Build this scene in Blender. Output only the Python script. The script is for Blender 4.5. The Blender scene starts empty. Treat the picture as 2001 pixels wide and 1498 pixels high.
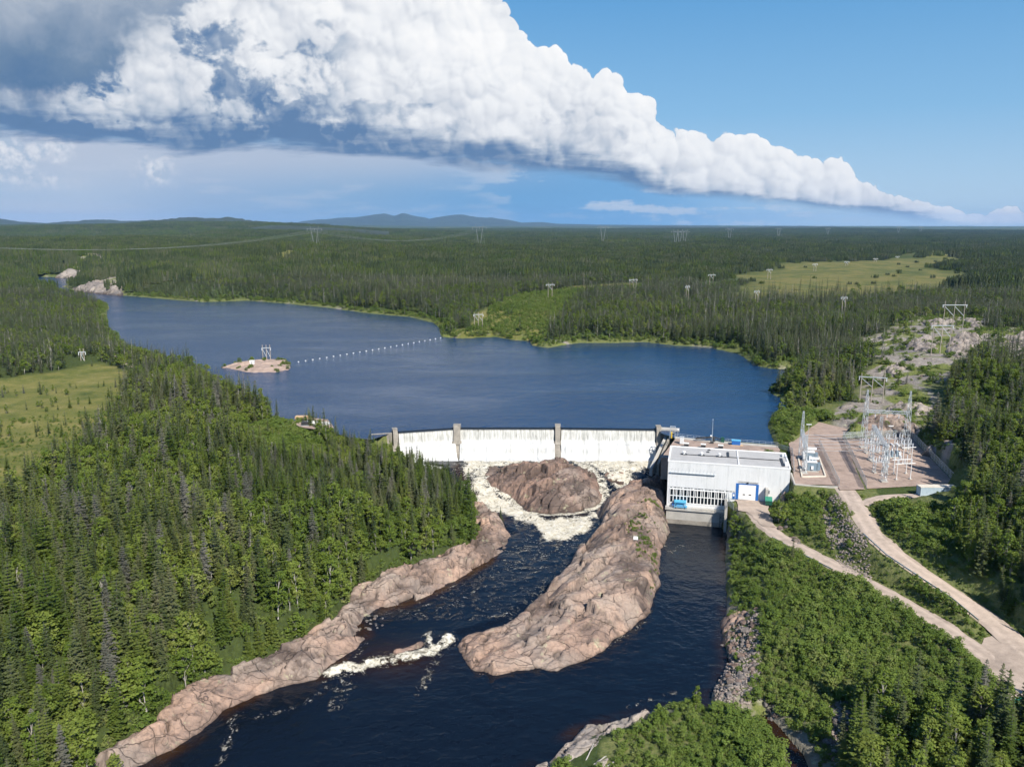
import bpy, bmesh, math, random
import numpy as np
from mathutils import Vector, Matrix

scn = bpy.context.scene
COL = scn.collection
rad = math.radians

# ------------------------------------------------------------------ camera, sky, sun, exposure
FPX, CAMH, YHOR = 1550.0, 78.0, 440.0          # focal length in photo pixels, metres above the reservoir, horizon row
PITCH = math.atan((749 - YHOR) / FPX)
cam_d = bpy.data.cameras.new('camera')
cam_d.lens = 36.0 * FPX / 2001.0
cam_d.sensor_width = 36.0
cam_d.clip_start = 1.0
cam_d.clip_end = 400000.0
cam = bpy.data.objects.new('camera', cam_d)
COL.objects.link(cam)
cam.location = (0, 0, CAMH)
cam.rotation_euler = (rad(90) - PITCH, 0, 0)
scn.camera = cam

SUN_EL = rad(45.0)
SUN_AZ = math.atan2(0.50, -0.866)               # towards the sun, behind the camera and to its right
SUN_V = Vector((math.sin(SUN_AZ) * math.cos(SUN_EL), math.cos(SUN_AZ) * math.cos(SUN_EL), math.sin(SUN_EL)))
sun_d = bpy.data.lights.new('sun', 'SUN')
sun_d.energy = 5.0
sun_d.angle = rad(0.53)
sun_d.color = (1.0, 0.94, 0.84)
sun = bpy.data.objects.new('sun', sun_d)
COL.objects.link(sun)
sun.rotation_euler = SUN_V.to_track_quat('Z', 'Y').to_euler()

scn.view_settings.view_transform = 'Standard'
scn.view_settings.look = 'None'
scn.view_settings.gamma = 1.0
scn.view_settings.exposure = 0.50
scn.view_settings.use_curve_mapping = False
scn.cycles.adaptive_threshold = 0.03
scn.cycles.max_bounces = 6
scn.cycles.diffuse_bounces = 3
scn.cycles.glossy_bounces = 3
scn.cycles.transmission_bounces = 3
scn.cycles.transparent_max_bounces = 6
scn.cycles.volume_bounces = 0
scn.cycles.caustics_reflective = False
scn.cycles.caustics_refractive = False
scn.cycles.sample_clamp_indirect = 6.0

# ------------------------------------------------------------------ node helpers
class NT:
    """short hand for building node trees"""
    def __init__(s, tree):
        s.t = tree; s.n = tree.nodes; s.l = tree.links
    def node(s, typ, **kw):
        n = s.n.new(typ)
        for k, v in kw.items(): setattr(n, k, v)
        return n
    def put(s, sock, v):
        if isinstance(v, bpy.types.NodeSocket): s.l.new(v, sock)
        elif v is not None:
            if isinstance(v, (tuple, list)) and len(v) == 3 and sock.type == 'RGBA': v = (*v, 1)
            sock.default_value = v
    def math(s, op, a, b=None, c=None, clamp=False):
        n = s.node('ShaderNodeMath', operation=op, use_clamp=clamp)
        s.put(n.inputs[0], a)
        if b is not None: s.put(n.inputs[1], b)
        if c is not None: s.put(n.inputs[2], c)
        return n.outputs[0]
    def vmath(s, op, a, b=None, scale=None):
        n = s.node('ShaderNodeVectorMath', operation=op)
        s.put(n.inputs[0], a)
        if b is not None: s.put(n.inputs[1], b)
        if scale is not None: s.put(n.inputs['Scale'], scale)
        return n.outputs['Value'] if op in ('DOT_PRODUCT', 'LENGTH', 'DISTANCE') else n.outputs[0]
    def step(s, v, a, b, lo=0.0, hi=1.0):                 # smooth step a..b
        n = s.node('ShaderNodeMapRange', interpolation_type='SMOOTHSTEP')
        s.put(n.inputs['Value'], v)
        for k, q in zip(('From Min', 'From Max', 'To Min', 'To Max'), (a, b, lo, hi)): s.put(n.inputs[k], q)
        return n.outputs[0]
    def lin(s, v, a, b, lo=0.0, hi=1.0):
        n = s.node('ShaderNodeMapRange')
        s.put(n.inputs['Value'], v)
        for k, q in zip(('From Min', 'From Max', 'To Min', 'To Max'), (a, b, lo, hi)): s.put(n.inputs[k], q)
        return n.outputs[0]
    dim = '3D'
    def noise(s, vec, scale, detail=4.0, rough=0.55, dist=0.0, typ=None, lac=2.0):
        n = s.node('ShaderNodeTexNoise', noise_dimensions=s.dim)
        if typ: n.noise_type = typ
        s.put(n.inputs['Vector'], vec); s.put(n.inputs['Scale'], scale); s.put(n.inputs['Detail'], detail)
        s.put(n.inputs['Roughness'], rough); s.put(n.inputs['Distortion'], dist); s.put(n.inputs['Lacunarity'], lac)
        return n.outputs['Fac']
    def voro(s, vec, scale, feature='F1', rnd=1.0, out='Distance'):
        n = s.node('ShaderNodeTexVoronoi', feature=feature, voronoi_dimensions=s.dim)
        s.put(n.inputs['Vector'], vec); s.put(n.inputs['Scale'], scale); s.put(n.inputs['Randomness'], rnd)
        return n.outputs[out]
    def mix(s, fac, a, b, blend='MIX'):
        n = s.node('ShaderNodeMix', data_type='RGBA', blend_type=blend)
        s.put(n.inputs[0], fac); s.put(n.inputs[6], a); s.put(n.inputs[7], b)
        return n.outputs[2]
    def ramp(s, fac, stops, interp='LINEAR'):
        n = s.node('ShaderNodeValToRGB'); n.color_ramp.interpolation = interp
        e = n.color_ramp.elements
        while len(e) < len(stops): e.new(0.5)
        for q, (p, c) in zip(e, stops):
            q.position = p; q.color = (*c, 1) if len(c) == 3 else c
        s.put(n.inputs[0], fac)
        return n.outputs[0]
    def attr(s, name):
        n = s.node('ShaderNodeAttribute'); n.attribute_name = name
        return n
    def bump(s, h, strength=0.5, dist=1.0, nrm=None):
        n = s.node('ShaderNodeBump')
        s.put(n.inputs['Height'], h); s.put(n.inputs['Strength'], strength); s.put(n.inputs['Distance'], dist)
        if nrm is not None: s.put(n.inputs['Normal'], nrm)
        return n.outputs[0]
    def sep(s, v):
        n = s.node('ShaderNodeSeparateXYZ'); s.put(n.inputs[0], v); return n.outputs
    def comb(s, x, y, z):
        n = s.node('ShaderNodeCombineXYZ')
        for i, q in enumerate((x, y, z)): s.put(n.inputs[i], q)
        return n.outputs[0]

def new_mat(name):
    m = bpy.data.materials.new(name); m.use_nodes = True
    t = m.node_tree; t.nodes.clear()
    T = NT(t)
    out = T.node('ShaderNodeOutputMaterial')
    bs = T.node('ShaderNodeBsdfPrincipled')
    t.links.new(bs.outputs[0], out.inputs['Surface'])
    T.bs, T.out, T.m = bs, out, m
    T.geo = T.node('ShaderNodeNewGeometry')
    T.pos = T.geo.outputs['Position']
    T.oco = T.node('ShaderNodeTexCoord').outputs['Object']
    return T

def plain(name, col, rough=0.6, metal=0.0, var=0.12, scale=0.7, bump=0.0):
    """a simple painted / metal / concrete surface with slight blotches and dirt"""
    T = new_mat(name)
    n1 = T.noise(T.oco, scale, 5, 0.65)
    n2 = T.noise(T.oco, scale * 9, 3, 0.6)
    f = T.math('ADD', T.math('MULTIPLY', n1, 0.7), T.math('MULTIPLY', n2, 0.3))
    lo = tuple(c * (1 - var) for c in col); hi = tuple(min(1, c * (1 + var)) for c in col)
    T.put(T.bs.inputs['Base Color'], T.ramp(f, [(0.3, lo), (0.7, hi)]))
    T.bs.inputs['Roughness'].default_value = rough
    T.bs.inputs['Metallic'].default_value = metal
    if bump: T.put(T.bs.inputs['Normal'], T.bump(n2, bump, 0.05))
    return T.m

# ------------------------------------------------------------------ world: physical sky with soft far cloud and rain under the storm
w = bpy.data.worlds.new('World'); scn.world = w; w.use_nodes = True
w.node_tree.nodes.clear()
W = NT(w.node_tree); W.dim = '2D'
wout = W.node('ShaderNodeOutputWorld'); bg = W.node('ShaderNodeBackground')
sky = W.node('ShaderNodeTexSky', sky_type='NISHITA')
sky.sun_disc = False; sky.sun_elevation = SUN_EL; sky.sun_rotation = SUN_AZ
sky.altitude = 150; sky.air_density = 1.0; sky.dust_density = 0.6; sky.ozone_density = 2.2
wdir = W.node('ShaderNodeTexCoord').outputs['Generated']
dx, dy, dz = W.sep(wdir)
EXPO = 2 ** scn.view_settings.exposure
SKY_STRENGTH = 0.07
def lum(r, g, b, k=1.0):                            # a display colour as sky radiance
    f = lambda c: ((c / 255 + 0.055) / 1.055) ** 2.4 if c > 10 else c / 255 / 12.92
    return tuple(f(c) / (k * EXPO) for c in (r, g, b))
CLEAR = [(0.0, (198, 221, 240)), (0.08, (186, 214, 239)), (0.22, (138, 190, 231)), (0.42, (92, 162, 219)), (0.65, (66, 138, 203)), (1.0, (48, 108, 180))]
el = W.math('DEGREES', W.math('ARCSINE', dz))
c = W.mix(1.0, sky.outputs[0], (0.80, 0.95, 1.10), 'MULTIPLY')
clear = W.ramp(W.lin(el, -2.0, 40.0), [(p, lum(*q, SKY_STRENGTH)) for p, q in CLEAR])
SKYCOL = W.mix(W.math('MULTIPLY', W.step(el, 65.0, 35.0), 0.85), c, clear)
W.put(bg.inputs['Color'], SKYCOL)
bg.inputs['Strength'].default_value = SKY_STRENGTH
W.l.new(bg.outputs[0], wout.inputs['Surface'])

# ------------------------------------------------------------------ survey: a photo pixel and a height give a point of the place
def G(u, v, z):
    x = (u - 1000.5) / FPX; y = -(v - 749) / FPX
    d = (x, math.cos(PITCH) + y * math.sin(PITCH), -math.sin(PITCH) + y * math.cos(PITCH))
    t = (z - CAMH) / d[2]
    return Vector((d[0] * t, d[1] * t, z))
def GD(u, v, Y):                                   # the same at a known distance Y
    x = (u - 1000.5) / FPX; y = -(v - 749) / FPX
    d = (x, math.cos(PITCH) + y * math.sin(PITCH), -math.sin(PITCH) + y * math.cos(PITCH))
    t = Y / d[1]
    return Vector((d[0] * t, Y, CAMH + d[2] * t))
def poly(pts, z):
    return np.array([(G(p[0], p[1], p[2] if len(p) > 2 else z)[:2]) for p in pts])

ZR, ZL, ZB = 0.0, -15.0, -14.4                     # reservoir, lower river, basin under the falls

# ------------------------------------------------------------------ numeric noise
def _hash(ix, iy, iz, seed):
    h = (ix.astype(np.int64) * 374761393 + iy.astype(np.int64) * 668265263 + iz.astype(np.int64) * 2147483647 + seed * 974634277) & 0xffffffff
    h = ((h ^ (h >> 13)) * 1274126177) & 0xffffffff
    h = ((h ^ (h >> 16)) * 2246822519) & 0xffffffff
    return ((h ^ (h >> 15)) & 0xffffff).astype(np.float64) / 16777215.0
def vnoise(x, y, z=None, seed=0):
    if z is None: z = np.zeros_like(x)
    xi, yi, zi = np.floor(x), np.floor(y), np.floor(z)
    fx, fy, fz = x - xi, y - yi, z - zi
    fx = fx * fx * fx * (fx * (fx * 6 - 15) + 10); fy = fy * fy * fy * (fy * (fy * 6 - 15) + 10); fz = fz * fz * fz * (fz * (fz * 6 - 15) + 10)
    r = 0
    for a in (0, 1):
        for b in (0, 1):
            for c in (0, 1):
                wgt = (fx if a else 1 - fx) * (fy if b else 1 - fy) * (fz if c else 1 - fz)
                r = r + wgt * _hash(xi + a, yi + b, zi + c, seed)
    return r * 2 - 1
def vnoise2(x, y, seed=0):
    xi, yi = np.floor(x), np.floor(y); fx, fy = x - xi, y - yi
    fx = fx * fx * fx * (fx * (fx * 6 - 15) + 10); fy = fy * fy * fy * (fy * (fy * 6 - 15) + 10)
    z = np.zeros_like(xi)
    a = _hash(xi, yi, z, seed) * (1 - fx) + _hash(xi + 1, yi, z, seed) * fx
    b = _hash(xi, yi + 1, z, seed) * (1 - fx) + _hash(xi + 1, yi + 1, z, seed) * fx
    return (a * (1 - fy) + b * fy) * 2 - 1
def fbm2(x, y, octv=5, seed=0, gain=0.5):
    r = 0; a = 1.0; s = 0
    c, sn = math.cos(0.6), math.sin(0.6)
    for i in range(octv):
        r = r + a * vnoise2(x, y, seed + i * 17); s += a
        x, y = (x * c - y * sn) * 2.03 + 13.7, (x * sn + y * c) * 2.03 + 7.1
        a *= gain
    return r / s
def worley2(x, y, seed=0, tilt=False):
    xi, yi = np.floor(x), np.floor(y)
    f1 = np.full(x.shape, 9.0); f2 = np.full(x.shape, 9.0); idc = np.zeros(x.shape); tl = np.zeros(x.shape)
    z = np.zeros_like(xi)
    for a in (-1, 0, 1):
        for b in (-1, 0, 1):
            px = xi + a + _hash(xi + a, yi + b, z, seed); py = yi + b + _hash(xi + a, yi + b, z, seed + 5)
            d = np.hypot(px - x, py - y)
            m = d < f1
            f2 = np.where(m, f1, np.minimum(f2, d))
            idc = np.where(m, _hash(xi + a, yi + b, z, seed + 9), idc)
            if tilt: tl = np.where(m, (x - px) * (_hash(xi + a, yi + b, z, seed + 13) - 0.5) + (y - py) * (_hash(xi + a, yi + b, z, seed + 14) - 0.5), tl)
            f1 = np.where(m, d, f1)
    return (f1, f2, idc, tl) if tilt else (f1, f2, idc)
def worley3(x, y, z, seed=0):
    xi, yi, zi = np.floor(x), np.floor(y), np.floor(z)
    f1 = np.full(x.shape, 9.0)
    for a in (-1, 0, 1):
        for b in (-1, 0, 1):
            for c in (-1, 0, 1):
                h = [_hash(xi + a, yi + b, zi + c, seed + k) for k in (0, 5, 11)]
                d = (xi + a + h[0] - x) ** 2 + (yi + b + h[1] - y) ** 2 + (zi + c + h[2] - z) ** 2
                f1 = np.minimum(f1, d)
    return np.sqrt(f1)
def sstep(a, b, x):
    t = np.clip((x - a) / (b - a), 0, 1); return t * t * (3 - 2 * t)

def sdist(x, y, pg):
    """signed distance to a polygon, negative inside"""
    x = np.asarray(x, float); y = np.asarray(y, float)
    best = np.full(x.shape, 1e18); ins = np.zeros(x.shape, bool)
    n = len(pg)
    for i in range(n):
        ax, ay = pg[i]; bx, by = pg[(i + 1) % n]
        ex, ey = bx - ax, by - ay; L = ex * ex + ey * ey + 1e-9
        wx, wy = x - ax, y - ay
        t = np.clip((wx * ex + wy * ey) / L, 0, 1)
        best = np.minimum(best, (wx - ex * t) ** 2 + (wy - ey * t) ** 2)
        c = ((ay <= y) & (by > y)) | ((by <= y) & (ay > y))
        with np.errstate(divide='ignore', invalid='ignore'):
            xc = ax + (y - ay) / (by - ay + (1e-12 if by == ay else 0)) * ex
        ins ^= c & (x < xc)
    d = np.sqrt(best)
    return np.where(ins, -d, d)
def pdist(x, y, pl):
    """distance to a polyline, with the fraction along it"""
    best = np.full(x.shape, 1e18); par = np.zeros(x.shape)
    n = len(pl) - 1
    for i in range(n):
        ax, ay = pl[i][:2]; bx, by = pl[i + 1][:2]
        ex, ey = bx - ax, by - ay; L = ex * ex + ey * ey + 1e-9
        t = np.clip(((x - ax) * ex + (y - ay) * ey) / L, 0, 1)
        d = (x - ax - ex * t) ** 2 + (y - ay - ey * t) ** 2
        m = d < best
        best = np.where(m, d, best); par = np.where(m, i + t, par)
    return np.sqrt(best), par

# ------------------------------------------------------------------ object helpers
def prop(o, label=None, cat=None, group=None, kind=None):
    if label: o['label'] = label
    if cat: o['category'] = cat
    if group: o['group'] = group
    if kind: o['kind'] = kind
    return o
def link(name, me, mat=None, parent=None):
    o = bpy.data.objects.new(name, me); COL.objects.link(o)
    if mat is not None and me is not None and not me.materials: me.materials.append(mat)
    if parent is not None: o.parent = parent
    return o
def empty(name, loc=(0, 0, 0), rz=0.0):
    o = bpy.data.objects.new(name, None); COL.objects.link(o)
    o.location = loc; o.rotation_euler = (0, 0, rz); o.empty_display_size = 0.3
    return o
def mesh_np(name, V, Fq, smooth=False, attrs=None):
    """mesh from numpy vertices and a face array of equal-sided faces"""
    me = bpy.data.meshes.new(name)
    V = np.asarray(V, np.float32); Fq = np.asarray(Fq, np.int32)
    k = Fq.shape[1]
    me.vertices.add(len(V)); me.vertices.foreach_set('co', V.ravel())
    me.loops.add(Fq.size); me.loops.foreach_set('vertex_index', Fq.ravel())
    me.polygons.add(len(Fq)); me.polygons.foreach_set('loop_start', np.arange(0, Fq.size, k, dtype=np.int32))
    if smooth: me.polygons.foreach_set('use_smooth', np.ones(len(Fq), bool))
    if attrs:
        for an, arr in attrs.items():
            arr = np.asarray(arr, np.float32)
            if arr.ndim == 1:
                a = me.attributes.new(an, 'FLOAT', 'POINT'); a.data.foreach_set('value', arr)
            else:
                a = me.attributes.new(an, 'FLOAT_COLOR', 'POINT'); a.data.foreach_set('color', arr.ravel())
    me.update(calc_edges=True)
    return me
def copy_tree(o, parent=None):
    c = o.copy(); COL.objects.link(c); c.parent = parent
    for ch in o.children: copy_tree(ch, c)
    return c

class MB:
    """collects boxes, bars, lathes and prisms into one mesh"""
    def __init__(s): s.v = []; s.f = []
    def add(s, vs, fs):
        b = len(s.v); s.v += [tuple(q) for q in vs]; s.f += [tuple(i + b for i in f) for f in fs]; return s
    def box(s, x0, x1, y0, y1, z0, z1):
        return s.add([(x0, y0, z0), (x1, y0, z0), (x1, y1, z0), (x0, y1, z0), (x0, y0, z1), (x1, y0, z1), (x1, y1, z1), (x0, y1, z1)],
                     [(3, 2, 1, 0), (4, 5, 6, 7), (0, 1, 5, 4), (1, 2, 6, 5), (2, 3, 7, 6), (3, 0, 4, 7)])
    def bar(s, a, b, w, h=None, n=4):
        a = Vector(a); b = Vector(b); d = (b - a)
        if d.length < 1e-6: return s
        d.normalize(); h = h or w
        up = Vector((0, 0, 1)) if abs(d.z) < 0.95 else Vector((1, 0, 0))
        x = d.cross(up).normalized(); y = x.cross(d)
        vs = []
        for p in (a, b):
            for i in range(n):
                t = 2 * math.pi * (i + 0.5) / n; k = 1 / math.cos(math.pi / n) if n == 4 else 1
                vs.append(p + x * (math.cos(t) * w * 0.5 * k) + y * (math.sin(t) * h * 0.5 * k))
        fs = [(i, (i + 1) % n, n + (i + 1) % n, n + i) for i in range(n)] + [tuple(range(n))[::-1], tuple(range(n, 2 * n))]
        return s.add(vs, fs)
    def taper(s, a, b, ra, rb, n=8):
        a = Vector(a); b = Vector(b); d = (b - a).normalized()
        up = Vector((0, 0, 1)) if abs(d.z) < 0.95 else Vector((1, 0, 0))
        x = d.cross(up).normalized(); y = x.cross(d)
        vs = []
        for p, r in ((a, ra), (b, rb)):
            for i in range(n):
                t = 2 * math.pi * i / n
                vs.append(p + x * (math.cos(t) * r) + y * (math.sin(t) * r))
        return s.add(vs, [(i, (i + 1) % n, n + (i + 1) % n, n + i) for i in range(n)] + [tuple(range(n))[::-1], tuple(range(n, 2 * n))])
    def lathe(s, c, prof, n=12):
        vs = []; fs = []
        for r, z in prof:
            for i in range(n):
                t = 2 * math.pi * i / n; vs.append((c[0] + r * math.cos(t), c[1] + r * math.sin(t), c[2] + z))
        for k in range(len(prof) - 1):
            for i in range(n): fs.append((k * n + i, k * n + (i + 1) % n, (k + 1) * n + (i + 1) % n, (k + 1) * n + i))
        fs.append(tuple(range(n))[::-1]); fs.append(tuple(range((len(prof) - 1) * n, len(prof) * n)))
        return s.add(vs, fs)
    def prism(s, prof, a, b, fn):
        """profile points swept from a to b; fn(p, t) gives the 3-D point"""
        n = len(prof); vs = [fn(p, a) for p in prof] + [fn(p, b) for p in prof]
        return s.add(vs, [(i, (i + 1) % n, n + (i + 1) % n, n + i) for i in range(n)] + [tuple(range(n))[::-1], tuple(range(n, 2 * n))])
    def mesh(s, name, bevel=0.0):
        me = bpy.data.meshes.new(name); bm = bmesh.new()
        vv = [bm.verts.new(q) for q in s.v]
        for f in s.f:
            try: bm.faces.new([vv[i] for i in f])
            except ValueError: pass
        bmesh.ops.recalc_face_normals(bm, faces=bm.faces)
        if bevel: bmesh.ops.bevel(bm, geom=bm.edges[:], offset=bevel, segments=1, affect='EDGES', clamp_overlap=True)
        bm.to_mesh(me); bm.free(); return me
    def build(s, name, mat, parent=None, bevel=0.0):
        return link(name, s.mesh(name, bevel), mat, parent)
def box(name, mat, parent, x0, x1, y0, y1, z0, z1, bevel=0.0):
    return MB().box(x0, x1, y0, y1, z0, z1).build(name, mat, parent, bevel)

# ------------------------------------------------------------------ outlines of the place
RES = poly([(70, 541), (150, 541), (150, 549), (122, 560), (145, 568), (200, 574), (250, 578), (330, 585), (400, 590), (480, 587), (560, 593),
            (640, 601), (720, 612), (800, 619), (845, 630), (858, 640), (862, 658), (900, 661), (970, 658), (1000, 664), (1035, 666), (1040, 675), (1070, 680),
            (1095, 675), (1130, 670), (1200, 670), (1260, 668), (1320, 675), (1380, 678), (1440, 690), (1455, 698), (1473, 714), (1520, 722),
            (1560, 716), (1530, 732), (1524, 750), (1506, 767), (1540, 786), (1560, 800), (1535, 806), (1508, 812), (1500, 832), (1508, 852), (1516, 870),
            (1480, 873), (1400, 863), (1325, 853), (1300, 845), (1287, 840.5), (1090, 838), (893, 838), (772, 846), (725, 856), (690, 852), (655, 842),
            (640, 830), (610, 832), (570, 835), (530, 815), (480, 785), (430, 755), (400, 722), (350, 715), (300, 705), (250, 680), (212, 640), (208, 612), (214, 598), (190, 588), (140, 580), (95, 570), (72, 558)], 0.0)
LOW = poly([(60, 2300), (120, 1800), (215, 1580), (270, 1500), (330, 1470), (400, 1425), (440, 1386), (500, 1356), (560, 1337), (620, 1326), (655, 1302), (700, 1272), (716, 1250), (705, 1226),
            (715, 1206), (745, 1192), (790, 1186), (840, 1166), (900, 1132), (960, 1097), (990, 1076), (1000, 1046), (985, 1022), (950, 992), (925, 955, -12), (880, 900, -9),
            (772, 846, 0), (893, 838, 0), (1090, 838, 0), (1287, 840, 0), (1298, 870, -8), (1312, 1000), (1405, 1010), (1424, 1030), (1420, 1060), (1419, 1100), (1421, 1200), (1412, 1250), (1426, 1290),
            (1402, 1340), (1390, 1362), (1398, 1384), (1340, 1386), (1270, 1392), (1200, 1412), (1130, 1432), (1100, 1457), (1080, 1482), (1040, 1500), (1000, 1560), (930, 1800), (900, 2300)], ZL)
CREEK = poly([(1440, 1396), (1500, 1393), (1532, 1425), (1570, 1470), (1640, 1640), (1680, 2000), (1610, 2000), (1570, 1560), (1530, 1470), (1500, 1425), (1470, 1408)], ZL + 0.3)
PEN = poly([(1258, 930, -10), (1290, 928, -9), (1306, 960, -10), (1308, 1000, -14), (1309, 1040), (1291, 1072), (1291, 1130), (1281, 1172), (1266, 1202), (1230, 1232), (1160, 1282), (1090, 1312), (1040, 1309),
            (1010, 1309), (970, 1321), (940, 1324), (920, 1311), (905, 1281), (888, 1262), (895, 1246), (930, 1232), (980, 1231), (1000, 1211, -14.4), (1030, 1186, -14), (1070, 1146, -13.5), (1110, 1092, -13), (1150, 1052, -13), (1165, 1040, -14),
            (1175, 1018, -14.4), (1162, 1000, -14), (1190, 976, -13), (1240, 946, -12)], ZL)
ISL = poly([(1090, 886, -8), (1125, 893, -9), (1152, 915, -10), (1175, 940, -12), (1182, 965, -13), (1160, 990, -14), (1120, 1001, -14.2), (1070, 1004, -14.3), (1030, 996, -14), (1003, 976, -14),
            (985, 966, -13.6), (955, 950, -13), (935, 931, -12), (945, 915, -11), (985, 906, -10), (1020, 896, -9), (1060, 887, -8)], -14)
BANK = poly([(270, 1500), (330, 1472), (400, 1427), (440, 1388), (500, 1358), (560, 1339), (620, 1328), (655, 1304), (700, 1274), (716, 1252), (705, 1228), (715, 1208), (745, 1194), (790, 1188), (840, 1168), (900, 1134), (960, 1099), (990, 1078), (1000, 1048),
             (985, 1024), (955, 985, -13), (915, 955, -9), (920, 995, -9), (925, 1025, -9), (855, 1050, -9), (760, 1085, -9), (678, 1120, -9), (650, 1170, -9), (572, 1216, -9), (474, 1264, -10), (362, 1310, -10), (272, 1405, -11), (120, 1480, -11), (200, 1540, -14)], ZL)
STEPPG = poly([(630, 1320), (720, 1302), (760, 1290), (830, 1272), (885, 1247), (1000, 1212), (1110, 1120), (1200, 1020), (1280, 930), (1300, 830, 0), (760, 830, 0), (890, 960), (1000, 1045), (860, 1100), (650, 1180)], ZL)
FOAM_PG = [poly(p, -13.5) for p in (
    [(770, 848, -3), (890, 872, -6), (1000, 890, -8), (1060, 893, -8), (985, 908, -10), (935, 930, -12), (955, 955), (1003, 980), (1070, 1007), (1120, 1003), (1165, 992), (1195, 955), (1150, 912, -10), (1120, 888, -8), (1290, 866, -6), (1275, 915, -9), (1240, 940), (1200, 985), (1165, 1005),
     (1150, 1030), (1110, 1052), (1065, 1050), (1035, 1022), (1000, 1015), (955, 990), (925, 955), (880, 905)],)]
FOAM_LN = [([(640, 1318), (680, 1305), (700, 1310), (730, 1298), (765, 1288), (800, 1284), (835, 1276), (862, 1262), (878, 1250)], 1.9, 0.86),
           ([(850, 1265), (848, 1290), (838, 1310), (828, 1335), (820, 1350)], 0.9, 0.6), ([(838, 1240), (842, 1258), (850, 1268)], 1.0, 0.8),
           ([(690, 1315), (680, 1335), (668, 1350), (662, 1375)], 1.5, 0.5),
           ([(1080, 1035), (1050, 1058), (1020, 1080), (1000, 1095)], 3.5, 0.42), ([(1130, 1030), (1090, 1060), (1060, 1085)], 4.5, 0.38),
           ([(470, 1395), (452, 1410), (455, 1430), (440, 1460), (430, 1490)], 0.6, 0.7), ([(720, 1255), (690, 1290), (670, 1305)], 0.5, 0.6),
           ([(950, 1145), (930, 1160), (890, 1180), (850, 1195)], 0.6, 0.6), ([(830, 1205), (860, 1190)], 0.5, 0.55), ([(1080, 1125), (1060, 1150), (1045, 1170)], 1.2, 0.45),
           ([(920, 1212), (960, 1210), (990, 1203)], 0.8, 0.6), ([(890, 1150), (840, 1180), (800, 1205)], 0.7, 0.45), ([(1290, 1060), (1310, 1080), (1330, 1065), (1350, 1075)], 0.6, 0.4),
           ([(640, 1345), (600, 1370), (560, 1385), (500, 1400)], 0.5, 0.55), ([(640, 1340), (655, 1360), (645, 1385)], 0.4, 0.5), ([(1050, 1300), (1180, 1270), (1260, 1215)], 0.5, 0.25),
           ([(1010, 1115), (1040, 1120), (1060, 1112)], 1.0, 0.5), ([(960, 1130), (1000, 1110), (1010, 1090)], 0.8, 0.4), ([(1230, 1380), (1300, 1355), (1340, 1350)], 0.4, 0.35)]
FOAM_LN = [(poly(p, ZL), wd, s) for p, wd, s in FOAM_LN]

PADS = [(poly([(1546, 868), (1600, 822), (1660, 838), (1650, 850), (1778, 848), (1880, 952), (1693, 962), (1640, 955), (1552, 952)], 1.6), 1.5, 2.0),          # substation and transformer terrace
        (poly([(1420, 975), (1500, 975), (1530, 990), (1505, 1015), (1450, 1000)], -6.0), -6.2, 2.0),                                   # lower yard
        (poly([(1325, 852), (1545, 868), (1545, 905), (1310, 900)], 0.6), 0.3, 1.0)]
ROAD_UP = [(1612, 835, 1.6), (1622, 880, 1.6), (1640, 935, 1.5), (1658, 965, 1.2), (1679, 997, 0.6), (1708, 1045, -0.6), (1752, 1085, -1.8), (1807, 1122, -3.4), (1880, 1169, -5.2), (1935, 1213, -6.4), (1990, 1258, -6.95), (2060, 1320, -7.0)]
ROAD_LO = [(1469, 982, -6.2), (1474, 997, -6.2), (1488, 1020, -6.25), (1525, 1049, -6.3), (1577, 1078, -6.4), (1643, 1111, -6.5), (1697, 1140, -6.6), (1734, 1158, -6.6), (1825, 1213, -6.8), (1898, 1259, -7.0), (1953, 1300, -7.1), (2020, 1350, -7.1)]
ROAD_BR = [(1685, 985, 0.6), (1720, 970, 0.9), (1780, 967, 1.1), (1850, 968, 1.3)]
def line3(pl): return np.array([G(*q)[:] for q in pl])
R_UP, R_LO, R_BR = line3(ROAD_UP), line3(ROAD_LO), line3(ROAD_BR)
ROADS = [(R_UP, 2.9), (R_LO, 2.7), (R_BR, 2.0)]
YARD = poly([(1898, 1266), (1938, 1236), (2000, 1245), (2080, 1290), (2080, 1430), (1985, 1405), (1950, 1352), (1930, 1312)], -6.95)

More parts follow.
